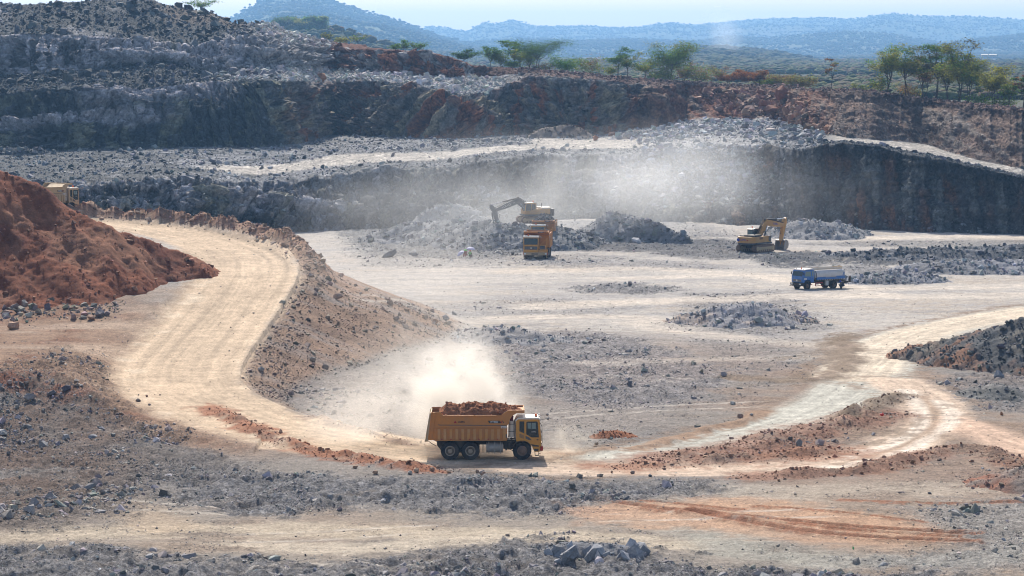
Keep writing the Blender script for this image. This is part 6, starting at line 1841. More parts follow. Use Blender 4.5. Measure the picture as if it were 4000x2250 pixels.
# ------------------------------------------------------------------ the water tanker
def tanker(loc, yaw):
    root = empty('tanker_truck', loc, yaw, 'blue water tanker truck with grey tank parked on the pit floor', 'truck')
    c = MB()
    prof = [(2.55, .95), (2.55, 2.55), (2.62, 2.66), (4.05, 2.60), (4.18, 2.48), (4.42, 1.72), (4.44, .98), (4.30, .92), (4.15, .92), (3.95, 1.28), (3.25, 1.28), (3.02, .95)]
    c.prism(prof, -1.18, 1.18); cab = c.build('cab', M_BLUE, root, bevel=.05)
    rf = MB(); rf.prism([(2.58, 2.60), (2.66, 2.672), (4.04, 2.612), (4.12, 2.56), (4.14, 2.62), (4.04, 2.70), (2.66, 2.75), (2.54, 2.66)], -1.14, 1.14); rf.build('roof', M_WHITE, cab, bevel=.02)
    for s_ in (-1, 1):
        y = (1.183, 1.195) if s_ > 0 else (-1.195, -1.183)
        d = MB(); d.prism([(3.02, 2.52), (4.02, 2.50), (4.26, 1.72), (4.28, 1.32), (3.3, 1.30), (3.02, 1.10)], *y); dr = d.build('door', M_BLUE, cab)
        y2 = (1.196, 1.205) if s_ > 0 else (-1.205, -1.196)
        w_ = MB(); w_.prism([(3.10, 2.42), (3.92, 2.40), (4.12, 1.80), (3.10, 1.76)], *y2); w_.build('window', M_GLASSL, dr)
        w2 = MB(); w2.prism([(2.66, 2.42), (2.90, 2.42), (2.90, 1.80), (2.66, 1.80)], *y); w2.build('side_window', M_GLASSL, cab)
        st = MB(); st.box(3.78, 4.22, *y2, 1.36, 1.56); st.build('sticker', M_WHITE, dr)
        hd = MB(); hd.box(3.12, 3.28, *y2, 1.58, 1.62); hd.build('handle', M_BLK, dr)
        mr = MB(); yy = 1.3 * s_; mr.tube([(4.2, 1.15 * s_, 2.3), (4.35, yy, 2.3), (4.35, yy, 2.05)], .02); mr.box(4.33, 4.37, yy - .09, yy + .09, 1.95, 2.3); mr.build('mirror', M_BLK, cab)
    th = math.atan2(.24, .76)
    w_ = MB(); w_.ext([(4.402, -1.05, 1.80), (4.402, 1.05, 1.80), (4.212, .98, 2.42), (4.212, -.98, 2.42)], [(4.414, -1.05, 1.80), (4.414, 1.05, 1.80), (4.224, .98, 2.42), (4.224, -.98, 2.42)]); w_.build('windscreen', M_GLASS, cab)
    g = MB(); g.box(4.442, 4.46, -.85, .85, 1.06, 1.36); gg = g.build('grille', M_MET, cab)
    sl = MB()
    for z in (1.10, 1.20, 1.29): sl.box(4.461, 4.468, -.8, .8, z, z + .05)
    sl.build('slot', M_BLK, gg)
    em = MB(); em.lathe([(.12, -.005), (.12, .005), (.02, .006)], 0, 18); e_ = em.build('emblem', M_CHR, gg); e_.rotation_euler = (0, 0, -math.pi / 2); e_.location = (4.475, 0, 1.22)
    b = MB(); b.box(4.18, 4.62, -1.22, 1.22, .58, .90); bb = b.build('bumper', M_BLK, root, bevel=.03)
    b2 = MB(); b2.tube([(4.78, -1.15, .50), (4.78, 1.15, .50)], .04); b2.tube([(4.55, -.6, .6), (4.78, -.6, .5)], .03); b2.tube([(4.55, .6, .6), (4.78, .6, .5)], .03); b2.build('front_bar', M_BLK, root)
    for y in (-.85, .85):
        h = MB(); h.box(4.621, 4.64, y - .14, y + .14, .68, .84); h.build('headlight', M_LAMP, bb)
    bc = MB(); bc.cyl((3.7, 0, 2.70), (3.7, 0, 2.74), .1); bc.cyl((3.7, 0, 2.74), (3.7, 0, 2.90), .085, .07); bc.build('beacon', M_ORB, cab, smooth=True)
    for y in (-.75, .75, .35):
        ml = MB(); ml.box(3.9, 3.98, y - .05, y + .05, 2.70, 2.76); ml.build('roof_lamp', M_BLK, cab)
    # tank
    t = MB(); n = 32
    sup = lambda a: (1.19 * math.copysign(abs(math.cos(a)) ** .75, math.cos(a)), 1.86 + .68 * math.copysign(abs(math.sin(a)) ** .8, math.sin(a)))
    ring = [sup(2 * math.pi * i / n) for i in range(n)]
    t.prism_x(ring, -2.75, 2.28); tank = t.build('tank', M_TANK, root, smooth=True)
    e = MB(); e.prism_x([(y * 1.02, 1.86 + (z - 1.86) * 1.02) for y, z in ring], 2.10, 2.22); e.build('band', M_CHAR, tank)
    for s_ in (-1, 1):
        k = MB(); yy = (1.0, 1.23) if s_ > 0 else (-1.23, -1.0)
        k.box(-2.72, 2.08, *yy, 1.28, 1.52); kk = k.build('side_skirt', M_BLUE, root)
        y2 = (1.192, 1.215) if s_ > 0 else (-1.215, -1.192)
        s2 = MB(); s2.box(-2.7, -1.15, *y2, 1.525, 1.66); s2.box(.55, 2.0, *y2, 1.525, 1.60); s2.build('stripe', M_BLUE, tank)
        s3 = MB()
        for z in (1.70, 1.84, 1.98): s3.prism([(-2.62 + (z - 1.66) * -.05, z), (-2.25 - (z - 1.66) * .4, z), (-2.30 - (z - 1.66) * .4, z + .10), (-2.62, z + .10)], *y2)
        s3.build('stripe', M_BLUE, tank)
        rf_ = MB(); y3 = (1.231, 1.238) if s_ > 0 else (-1.238, -1.231)
        for i in range(12): rf_.box(-2.6 + i * .40, -2.44 + i * .40, *y3, 1.20, 1.26)
        rf_.build('reflector', M_WHITE, kk)
        u = MB(); y4 = (1.05, 1.12) if s_ > 0 else (-1.12, -1.05)
        u.box(1.0, 2.25, *y4, .78, .90); u.box(1.0, 2.25, *y4, .42, .50); u.box(2.15, 2.25, *y4, .42, .90); u.build('underrun_guard', M_REDP, root)
        bx = MB(); y5 = (.85, 1.15) if s_ > 0 else (-1.15, -.85); bx.box(.05, .45, *y5, .45, 1.05); bx.build('tool_box', M_TANK, root)
        sh = MB(); sh.box(-.6, .55, *((.7, 1.16) if s_ > 0 else (-1.16, -.7)), 1.08, 1.13); sh.build('shelf', M_MET, root)
    tb = MB()
    for y in (-.72, .68): tb.box(-2.62, 2.1, y, y + .04, 2.50, 2.78)
    for x in (-2.62, 2.06): tb.box(x, x + .04, -.68, .68, 2.50, 2.78)
    tb.build('top_trough', M_CREAM, root)
    pp = MB(); pp.tube([(-2.3, .3, 2.6), (-2.3, .3, 2.95), (-2.75, .6, 2.8)], .03); pp.tube([(-1.6, -.1, 2.82), (-2.6, .75, 2.84)], .035); pp.build('spray_pipe', M_YELP, root)
    ch = MB(); ch.box(-3.4, 4.1, -.5, -.3, .80, 1.08); ch.box(-3.4, 4.1, .3, .5, .80, 1.08); ch.box(-2.7, 2.2, -.9, .9, 1.10, 1.24); ch.box(-.9, .0, -.8, .8, .5, 1.0)
    ch.cyl((3.6, -1, .5), (3.6, 1, .5), .1); ch.cyl((-.95, -1, .5), (-.95, 1, .5), .14); ch.build('chassis', M_BLK, root)
    rs = MB(); rs.box(-3.7, -3.4, -1.1, 1.1, .72, .84); rs.box(-3.75, -3.6, -1.15, -.8, .72, 1.4); rs.box(-3.75, -3.6, .85, 1.15, .72, 1.5); rs.tube([(-2.75, .6, 1.0), (-3.6, .9, .8)], .06); rs.tube([(-2.75, -.6, 1.0), (-3.6, -.9, .8)], .06); rs.tube([(-3.5, .6, .75), (-3.9, .6, .5)], .05); rs.box(-3.3, -3.1, .2, .9, .55, .75)
    rs.build('rear_sprayer', M_BLK, root)
    for s_ in (-1, 1):
        wheel(root, 3.60, 1.02 * s_, .51, s_, r=.51, w=.28, rim=M_RIM, deep=False)
        wheel(root, -.95, .96 * s_, .51, s_, r=.51, w=.28, rim=M_RIM, deep=True, dual=True)
    for s_ in (-1, 1):
        mg = MB(); arc = [(3.6 + .66 * math.cos(q), .51 + .66 * math.sin(q)) for q in [R(165 - 25 * i) for i in range(7)]]; arc2 = [(3.6 + .61 * math.cos(q), .51 + .61 * math.sin(q)) for q in [R(15 + 25 * i) for i in range(7)]]
        mg.prism(arc + arc2, *((.85, 1.19) if s_ > 0 else (-1.19, -.85))); mg.build('mudguard', M_BLK, root)
    return root


tkx, tky, _ = pt(3152, 1133, 0)
TYAW = math.atan2(-.55, -.835)
fx, fy = math.cos(TYAW), math.sin(TYAW)
# the near front wheel stands at pixel (3152, 1133)
lx, ly = -fy, fx
ox, oy = tkx - 3.6 * fx - 1.02 * lx, tky - 3.6 * fy - 1.02 * ly
tank_t = tanker((ox, oy, gz1(ox, oy)), TYAW)


# ------------------------------------------------------------------ people and umbrellas
def person(label, loc, yaw, joints, edges, radii, skin, clothes, extra=()):
    """one continuous skinned body; joints in metres"""
    me = bpy.data.meshes.new('person'); me.from_pydata(joints, edges, []); me.materials.append(skin)
    o = link(bpy.data.objects.new('person', me)); o.location = loc; o.rotation_euler = (0, 0, yaw)
    sk = o.modifiers.new('skin', 'SKIN'); 
    for i, v in enumerate(me.skin_vertices[0].data): v.radius = (radii[i], radii[i])
    me.skin_vertices[0].data[0].use_root = True
    o.modifiers.new('sub', 'SUBSURF').levels = 1; o.modifiers['sub'].render_levels = 1
    tag(o, label, 'person')
    for nm, fn, mat in clothes:
        m = MB(); fn(m); m.build(nm, mat, o, smooth=True)
    return o


E_ = [(0, 1), (1, 2), (2, 3), (3, 4), (2, 5), (5, 6), (6, 7), (2, 8), (8, 9), (9, 10), (0, 11), (11, 12), (12, 13), (13, 14), (0, 15), (15, 16), (16, 17), (17, 18)]
# seated: pelvis, belly, chest, neck, head, arms, legs
SIT = [(0, 0, .28), (.02, 0, .50), (.0, 0, .78), (.03, 0, .90), (.05, 0, 1.04), (.0, .19, .76), (.12, .24, .54), (.30, .16, .46), (.0, -.19, .76), (.12, -.24, .54), (.30, -.16, .46), (.10, .10, .27), (.48, .13, .42), (.50, .13, .06), (.62, .13, .03), (.10, -.10, .27), (.48, -.13, .42), (.50, -.13, .06), (.62, -.13, .03)]
RAD = [.15, .14, .16, .06, .105, .07, .05, .035, .07, .05, .035, .09, .07, .045, .04, .09, .07, .045, .04]


def vest(m): m.lathe([(.15, -.28), (.19, -.1), (.20, .1), (.11, .24)], 0, 12)


def helm(m): m.sphere((.05, 0, 1.09), .135, 1.1, 1, .8, 12); m.cyl((.06, 0, 1.06), (.06, 0, 1.08), .17, seg=14)


def torso(m, z0, z1, r0, r1, cx=0.0):
    n = 12
    m.ext([(cx + r0 * .8 * math.cos(2 * math.pi * i / n), r0 * 1.15 * math.sin(2 * math.pi * i / n), z0) for i in range(n)], [(cx + r1 * .8 * math.cos(2 * math.pi * i / n), r1 * 1.15 * math.sin(2 * math.pi * i / n), z1) for i in range(n)])


p1x, p1y, p1z = pt(1836, 1011, 0)
person('person in lime vest and orange helmet sitting on the rubble under a lavender umbrella', (p1x, p1y, gz1(p1x, p1y) + .12), R(-70), SIT, E_, RAD, M_SKIN,
       [('vest', lambda m: torso(m, .28, .86, .19, .20), M_LIME), ('helmet', helm, M_HELO), ('trousers', lambda m: (m.tube([(.0, .10, .28), (.48, .13, .43), (.50, .13, .06)], .10, 8), m.tube([(.0, -.10, .28), (.48, -.13, .43), (.50, -.13, .06)], .10, 8)), M_CLOTH)])
p2x, p2y, _ = pt(1819, 1007, 0)
person('person in dark red clothes with a lime vest over the head, sitting beside an umbrella', (p2x, p2y, gz1(p2x, p2y) + .12), R(-110), SIT, E_, RAD, M_SKIN,
       [('coat', lambda m: torso(m, .18, .84, .24, .20), M_REDC), ('vest', lambda m: m.sphere((.03, 0, .98), .20, 1, 1.15, .95, 12), M_LIME), ('trousers', lambda m: (m.tube([(.0, .10, .28), (.48, .13, .43), (.50, .13, .06)], .10, 8), m.tube([(.0, -.10, .28), (.48, -.13, .43), (.50, -.13, .06)], .10, 8)), M_REDC)])
CRO = [(-.18, 0, .38), (-.10, 0, .55), (.06, 0, .76), (.14, 0, .84), (.22, 0, .95), (.06, .19, .74), (.26, .24, .56), (.48, .16, .50), (.06, -.19, .74), (.26, -.24, .56), (.48, -.16, .50), (-.12, .10, .36), (.28, .15, .46), (.06, .14, .08), (.24, .14, .04), (-.12, -.10, .36), (.28, -.15, .46), (.06, -.14, .08), (.24, -.14, .04)]
wx_, wy_ = ox - 1.75 * fx + 1.75 * lx, oy - 1.75 * fy + 1.75 * ly
person('person in dark clothes and blue helmet crouching at the rear wheel of the tanker', (wx_, wy_, gz1(wx_, wy_)), TYAW - R(25), CRO, E_, RAD, M_SKIN,
       [('jacket', lambda m: m.tube([(-.18, 0, .34), (-.10, 0, .55), (.08, 0, .80)], .22, 10), M_CLOTH), ('helmet', lambda m: (m.sphere((.23, 0, 1.0), .135, 1.1, 1, .8, 12), m.cyl((.24, 0, .97), (.24, 0, .99), .17, seg=14)), M_HELB),
        ('trousers', lambda m: (m.tube([(-.14, .10, .36), (.28, .15, .46), (.06, .14, .08)], .10, 8), m.tube([(-.14, -.10, .36), (.28, -.15, .46), (.06, -.14, .08)], .10, 8)), M_CLOTH)])


def umbrella(label, loc, rot):
    root = empty('umbrella', loc, 0, label, 'umbrella', 'lavender umbrellas on the rubble'); root.rotation_euler = rot
    m = MB(); n = 8
    rings = []
    for r, z in ((.02, .30), (.25, .27), (.50, .17), (.70, .0)):
        rings.append([m.bm.verts.new((r * math.cos(2 * math.pi * i / n), r * math.sin(2 * math.pi * i / n), z)) for i in range(n)])
    for a, b in zip(rings[:-1], rings[1:]):
        for i in range(n): m.bm.faces.new((a[i], a[(i + 1) % n], b[(i + 1) % n], b[i]))
    cn = m.build('canopy', M_LAV, root)
    so = cn.modifiers.new('thickness', 'SOLIDIFY'); so.thickness = .008
    s = MB(); s.tube([(0, 0, .34), (0, 0, -.62)], .012, 6); s.build('shaft', M_MET, root)
    h = MB(); h.tube([(0, 0, -.62), (.02, 0, -.70), (.07, 0, -.72), (.10, 0, -.66)], .018, 6); h.build('handle', M_BLK, root)
    return root


umbrella('open lavender umbrella held above the person in the lime vest', (p1x + .12, p1y + .05, gz1(p1x, p1y) + 1.42), (R(8), R(6), 0))
umbrella('lavender umbrella tilted low to the left beside the two seated people', (p2x - .75, p2y - .1, gz1(p2x, p2y) + .62), (R(15), R(-38), 0))

# small litter
bx_, by_, bz_ = ground_px(3445, 1630)
m = MB(); m.sphere((0, 0, .12), .16, 1.2, .9, .8, 10); m.cyl((.05, 0, .2), (.1, 0, .34), .05, .01, seg=8); bag = m.build('plastic_bag', paint_mat('bright_red_plastic', (.75, .05, .03), .4), smooth=True); bag.location = (bx_, by_, bz_ + .12)
tag(bag, 'small bright red plastic bag on the stones inside the road fork', 'bag')
bx_, by_, bz_ = ground_px(3333, 2146)
m = MB(); m.lathe([(.03, -.14), (.05, -.13), (.05, .06), (.02, .12), (.02, .16)], 0, 12); bo = m.build('bottle', paint_mat('green_plastic', (.10, .45, .12), .3), smooth=True); bo.location = (bx_, by_, bz_ + .06); bo.rotation_euler = (R(80), 0, R(40))
tag(bo, 'tiny green bottle lying at the lower edge of the orange earth', 'bottle')
print('machines', time.time() - T0)
# ------------------------------------------------------------------ trees on the rim
def bark_mat(name, col):
    m, nt, out = new_mat(name); b = N(nt, 'ShaderNodeBsdfPrincipled', Roughness=.9)
    n = N(nt, 'ShaderNodeTexNoise', Scale=9.0, Detail=4.0); tc = N(nt, 'ShaderNodeTexCoord'); nt.links.new(tc.outputs['Object'], n.inputs['Vector'])
    cr = N(nt, 'ShaderNodeMix', data_type='RGBA'); cr.inputs['A'].default_value = (*[c * .6 for c in col], 1); cr.inputs['B'].default_value = (*[c * 1.5 for c in col], 1)
    nt.links.new(n.outputs['Fac'], cr.inputs['Factor']); nt.links.new(cr.outputs['Result'], b.inputs['Base Color']); nt.links.new(b.outputs[0], out.inputs['Surface'])
    return m


def leaf_mat(name):
    m, nt, out = new_mat(name)
    at = N(nt, 'ShaderNodeAttribute', attribute_name='Col')
    d = N(nt, 'ShaderNodeBsdfDiffuse'); t = N(nt, 'ShaderNodeBsdfTranslucent'); mx = N(nt, 'ShaderNodeMixShader'); mx.inputs[0].default_value = .42
    n = N(nt, 'ShaderNodeTexNoise', Scale=1.3); geo = N(nt, 'ShaderNodeNewGeometry'); nt.links.new(geo.outputs['Position'], n.inputs['Vector'])
    r = N(nt, 'ShaderNodeMapRange'); r.inputs['To Min'].default_value = .6; r.inputs['To Max'].default_value = 1.4; nt.links.new(n.outputs['Fac'], r.inputs['Value'])
    vm = N(nt, 'ShaderNodeVectorMath', operation='SCALE'); nt.links.new(at.outputs['Color'], vm.inputs[0]); nt.links.new(r.outputs[0], vm.inputs['Scale'])
    nt.links.new(vm.outputs[0], d.inputs['Color']); nt.links.new(vm.outputs[0], t.inputs['Color'])
    nt.links.new(d.outputs[0], mx.inputs[1]); nt.links.new(t.outputs[0], mx.inputs[2]); nt.links.new(mx.outputs[0], out.inputs['Surface'])
    return m


M_BARK = bark_mat('bark', (.075, .06, .05)); M_LEAF = leaf_mat('leaves')


def leaf_cards(r, P, size, col, jit=.3, flat=.5):
    """small leaf faces (two crossed triangles' worth of quad) at points P"""
    n = len(P)
    a = r.uniform(0, 2 * np.pi, n); el = r.normal(0, flat, n); ro = r.normal(0, flat, n)
    ux = np.stack([np.cos(a) * np.cos(el), np.sin(a) * np.cos(el), np.sin(el)], 1)
    w = np.stack([-np.sin(a), np.cos(a), np.zeros(n)], 1); w = w * np.cos(ro)[:, None] + np.array([0, 0, 1.0]) * np.sin(ro)[:, None]
    s = size * r.uniform(.6, 1.4, n)
    V = np.stack([P - ux * s[:, None] * .5, P + w * s[:, None] * .28, P + ux * s[:, None] * .5, P - w * s[:, None] * .28], 1).reshape(-1, 3)
    Fq = np.arange(4 * n).reshape(n, 4)
    C_ = np.tile(np.asarray(col, float), (n, 1)) if np.ndim(col) == 1 else col
    C_ = 1.9 * C_ * (1 + r.normal(0, jit, n)).clip(.35, 1.9)[:, None]
    return V, Fq, np.repeat(C_, 4, 0)


def grow(r, h, spread, nst, habit):
    """limb segments (a, b, ra, rb) and the twig tips; habit: 'fan' rises and spreads, 'bush' is dense and low, 'sparse' is thin"""
    segs, tips = [], []
    for s in range(nst):
        base = np.array([r.normal(0, .12 * (nst > 1)) * spread * .3, r.normal(0, .1) * spread * .2, 0.0])
        ang = r.uniform(0, 2 * np.pi) if nst > 1 else 0
        lean = (r.uniform(.1, .4) if nst > 1 else r.uniform(.0, .12))
        d = np.array([np.cos(ang) * lean, np.sin(ang) * lean, 1.0]); d /= np.linalg.norm(d)
        fork = h * {'fan': r.uniform(.30, .42), 'bush': r.uniform(.10, .2), 'sparse': r.uniform(.35, .5)}[habit]
        rad = .018 * h * {'fan': 1, 'bush': .8, 'sparse': .6}[habit] / math.sqrt(nst)
        p = base.copy()
        for k in range(4):
            q = p + d * fork / 4 + r.normal(0, .025 * h * .3, 3) * [1, 1, 0]
            segs.append((p, q, rad * (1 - .1 * k), rad * (.9 - .1 * k))); p = q
        nb_ = {'fan': r.integers(4, 6), 'bush': r.integers(5, 8), 'sparse': 3}[habit]
        for b in range(nb_):
            a = 2 * np.pi * b / nb_ + r.uniform(-.5, .5); out = r.uniform(.45, 1.0) * spread * .5
            top = h * {'fan': r.uniform(.58, 1.0), 'bush': r.uniform(.45, .95), 'sparse': r.uniform(.6, 1.0)}[habit]
            tgt = base + np.array([np.cos(a) * out, np.sin(a) * out * .9, top])
            pp = p.copy(); rr = rad * .55; nseg = 5
            for k in range(nseg):
                t = (k + 1) / nseg
                q = p + (tgt - p) * t; q[2] = p[2] + (tgt[2] - p[2]) * (t ** .85); q = q + r.normal(0, .018 * h, 3)
                segs.append((pp, q, rr * (1 - .15 * k), rr * (.85 - .15 * k)))
                if k >= 1:
                    for _ in range({'fan': 2, 'bush': 2, 'sparse': 1}[habit]):
                        aa = r.uniform(0, 2 * np.pi); ll = r.uniform(.08, .2) * spread * (1.1 if k > 2 else .8)
                        tip = q + np.array([np.cos(aa) * ll, np.sin(aa) * ll, r.uniform(.0, .35) * ll])
                        segs.append((q, tip, rr * .3, rr * .12)); tips.append((tip, k / nseg)); 
                pp = q
            tips.append((pp, 1.0))
    return segs, tips


def tree(name, label, u, vb, vt, wpx, D, habit, cols, seed, nst=1, dens=1.0, group='trees along the quarry rim', lean=0.0, leaf=.34, zb=None):
    r = np.random.default_rng(seed)
    x, y, z = (float(q) for q in at_y(u, vb, D))
    sc = D / F
    h = (vb - vt) * sc * (1.18 if u > 3400 else 1.10); sp = wpx * sc * 1.12
    root = empty(name, (x, y, z - .15), 0, label, {'bush': 'bush'}.get(habit, 'tree') if h < 3.5 else 'tree', group)
    segs, tips = grow(r, h, sp, nst, habit)
    m = MB()
    for a, b, ra, rb in segs:
        if (Vector(a) - Vector(b)).length > .02: m.cyl(a, b, max(ra * 1.15, .03), max(rb * 1.15, .018), seg=5)
    m.build('trunk', M_BARK, root)
    T = np.array([t for t, _ in tips]); kk = np.array([k for _, k in tips])
    rad = (.075 + .05 * r.random()) * sp * {'fan': 1, 'bush': 1.25, 'sparse': .8}[habit]
    n = int({'fan': 3700, 'bush': 3900, 'sparse': 1000}[habit] * dens * (max(h, 2) / 8) ** .7 * (.5 + .5 * min(2, sp / 6)))
    cl = r.integers(0, len(T), n)
    off = r.normal(0, 1, (n, 3)) * np.array([rad, rad, rad * {'fan': .24 + .3 * r.random(), 'bush': .6, 'sparse': .45}[habit]])
    P = T[cl] + off
    if habit == 'fan': P[:, 2] -= np.abs(r.normal(0, .03 * h, n)) * .6
    ccl = np.array(cols)[r.integers(0, len(cols), len(T))]
    V, Fq, C_ = leaf_cards(r, P, leaf * (1 if habit != 'sparse' else .8), ccl[cl], .28, .45)
    V[:, 0] += lean * V[:, 2]
    np_obj('crown', V, Fq, M_LEAF, np.clip(C_, .01, .5), smooth=False, parent=root)
    return root


G1 = (.055, .105, .020); G2 = (.085, .145, .024); OL = (.13, .135, .028); YG = (.20, .19, .035); BR = (.15, .085, .035); RU = (.17, .07, .025); GY_ = (.085, .085, .045)
Drim = lambda u, k=9: float(np.interp(u, WU, D6)) + k
TREES = [
    # u, base, top, width, habit, colours, stems, density, label
    (785, 48, 4, 110, 'fan', [G1, G2], 2, .55, 'small feathery tree on the crest of the upper left slope', 8),
    (1278, 158, 128, 40, 'bush', [GY_, OL], 1, .4, 'grey shrub on the red crest below the left hill', 8),
    (1395, 180, 138, 64, 'sparse', [G2, YG], 3, 1.3, 'green upright shrub on the red crest below the left hill', 8),
    (1335, 164, 148, 50, 'bush', [OL, YG], 1, .5, 'low yellow-green shrub left of the upright one on the red crest', 8),
    (1545, 204, 176, 50, 'fan', [G1], 1, .5, 'leftmost tiny flat-topped tree on the red crest', 8),
    (1575, 206, 158, 54, 'fan', [G1, G2], 1, .5, 'middle and tallest of three tiny flat-topped trees on the red crest', 8),
    (1630, 208, 166, 74, 'fan', [G1, G2], 2, .5, 'right one of three tiny flat-topped trees on the red crest', 8),
    (1810, 252, 200, 82, 'fan', [G1, (.04, .07, .02)], 1, 1.3, 'small round dark green tree alone right of the red block cliff', 9),
    (1915, 266, 192, 82, 'fan', [G1, G2], 1, .9, 'green tree with drooping left crown, leftmost of the central clump', 9),
    (1955, 270, 186, 70, 'bush', [G2, OL], 1, .7, 'dark green bushy tree in the central clump beside the drooping one', 10),
    (2008, 270, 168, 78, 'fan', [G1, G2], 1, .8, 'green tree with a small separate top tuft in the central clump', 10),
    (2000, 272, 235, 70, 'bush', [G2, (.09, .15, .03)], 1, .8, 'bright green bush under the central clump', 8),
    (2035, 276, 197, 70, 'fan', [YG, G2], 2, .7, 'yellow-green slim tree left of the tallest central tree', 9),
    (2068, 276, 190, 60, 'bush', [OL, G2], 1, .7, 'olive tree just behind the trunk of the tallest central tree', 11),
    (2100, 276, 147, 172, 'fan', [G1, (.045, .07, .022)], 2, .85, 'tallest flat-topped tree of the central clump with spreading branches', 9),
    (2125, 278, 243, 76, 'bush', [OL, BR], 1, .5, 'low olive bush right of the tallest central tree', 9),
    (2215, 288, 228, 110, 'bush', [(.06, .13, .03), G2], 1, 1.2, 'dense bright green bushy tree right of the central clump', 9),
    (2305, 292, 232, 110, 'bush', [OL, G2, BR], 1, .8, 'mixed olive bush with bare twigs beside the dense bright green one', 9),
    (2388, 296, 258, 60, 'bush', [G2, YG], 1, .6, 'small pale bush left of the forked tree', 10),
    (2415, 298, 197, 98, 'fan', [G1, G2], 1, .6, 'forked slim tree with layered crown, left of a twin', 9),
    (2450, 298, 216, 90, 'fan', [G1, OL], 1, .7, 'leaning twin right of the forked slim tree', 9),
    (2520, 312, 246, 92, 'fan', [G2, YG], 1, .7, 'light green round tree right of the leaning twin', 9),
    (2560, 318, 290, 50, 'bush', [G2, YG], 1, .6, 'small bright bush left of the large rim tree', 9),
    (2618, 328, 187, 160, 'fan', [G1, G2, OL], 2, 1.7, 'large dark tree with olive top, tallest right of centre', 9),
    (2590, 330, 250, 80, 'bush', [G2, OL], 1, .7, 'bushy tree at the foot of the large dark rim tree', 11),
    (2670, 332, 250, 70, 'bush', [BR, G1], 1, .7, 'reddish bushy tree at the right foot of the large dark tree', 10),
    (2728, 336, 262, 112, 'bush', [BR, OL, G2], 1, .9, 'brownish spreading tree right of the large dark tree', 9),
    (2800, 340, 262, 76, 'sparse', [OL, BR], 2, 1.4, 'sparse tree with see-through crown left of the rust-leaved trees', 9),
    (2840, 342, 286, 76, 'fan', [RU, BR], 1, 1.0, 'leftmost rust-leaved tree on the rim', 8),
    (2876, 342, 270, 72, 'fan', [RU, BR], 1, 1.2, 'tallest rust-leaved tree, second from the left', 9),
    (2922, 344, 283, 66, 'fan', [RU, (.13, .06, .025)], 1, 1.2, 'rust-leaved tree, third from the left', 9),
    (2965, 345, 284, 70, 'fan', [RU, BR], 1, 1.2, 'rust-leaved tree, rightmost of the row', 9),
    (2990, 346, 305, 70, 'bush', [OL, G2], 1, .7, 'olive bush between the rust-leaved row and the giant red boulder', 10),
    (3050, 352, 299, 110, 'fan', [OL, BR], 2, 1.4, 'brown-olive wide tree behind the giant red boulder, left part', 12),
    (3128, 362, 304, 110, 'fan', [OL, BR, GY_], 2, 1.4, 'brown-olive wide tree behind the giant red boulder, right part', 12),
    (3243, 368, 230, 60, 'sparse', [BR, OL], 1, 1.1, 'thin tall nearly bare tree standing alone on the right rim', 8),
    (3345, 364, 328, 56, 'sparse', [YG, G2], 3, 1.0, 'thin yellow-green bush with bare twigs on the right rim', 8),
    (3385, 366, 338, 44, 'sparse', [OL], 3, .6, 'small bare shrub beside the thin yellow-green bush', 8),
    (3462, 372, 194, 112, 'fan', [OL, G2, YG], 2, 1.0, 'leftmost tall tree of the right-hand grove with pale green crown', 8),
    (3540, 382, 211, 118, 'fan', [G1, OL], 2, 1.1, 'second tall tree of the right-hand grove, dense and green', 9),
    (3440, 374, 300, 60, 'bush', [YG, G2], 1, .5, 'pale low bush at the left end of the right-hand grove', 9),
    (3610, 396, 243, 96, 'fan', [OL, BR], 2, .8, 'slanting brownish tree left of the tallest tree of the grove', 9),
    (3655, 400, 172, 140, 'fan', [G1, GY_], 1, 1.0, 'tallest tree of the right-hand grove with dark fan crown', 8),
    (3700, 402, 262, 90, 'fan', [YG, OL], 2, .8, 'yellowish low-crowned tree right of the tallest of the grove', 8),
    (3745, 405, 180, 150, 'fan', [GY_, G1, OL], 2, .9, 'tall grey-green tree with feathery right crown in the grove', 9),
    (3785, 408, 258, 146, 'fan', [YG, OL, G2], 3, 1.5, 'broad yellow-green tree under the feathery tall one', 8),
    (3822, 414, 320, 60, 'sparse', [YG, G2], 2, 1.3, 'small leaning pale tree between the broad and the umbrella-shaped ones', 8),
    (3885, 424, 290, 124, 'fan', [YG, OL], 3, 1.5, 'umbrella-shaped yellow-green tree of the grove', 8),
    (3938, 428, 330, 60, 'fan', [G2, OL], 1, .8, 'small green tree right of the umbrella-shaped one', 8),
    (3995, 432, 310, 56, 'fan', [G1, BR], 1, .9, 'dark slim tree cut by the right picture edge', 8),
    (3560, 386, 344, 110, 'bush', [OL, BR], 1, .6, 'low brown-green thicket under the second grove tree', 10),
    (3830, 422, 376, 100, 'bush', [(.10, .16, .03), G2], 1, .8, 'bright green thicket under the umbrella-shaped tree', 10),
    (3920, 430, 392, 90, 'bush', [(.10, .15, .03), OL], 1, .7, 'bright green thicket near the right picture edge', 10),
]
for i, (u, vb, vt, w_, hab, cl, ns, dn, lab, dk) in enumerate(TREES):
    nm = 'shrub' if (hab in ('bush', 'sparse') and vb - vt < 62) else 'rim_tree'
    tree(nm, lab, u, vb, vt, w_, Drim(u, dk), hab, cl, 700 + i, ns, dn)
print('trees', time.time() - T0)


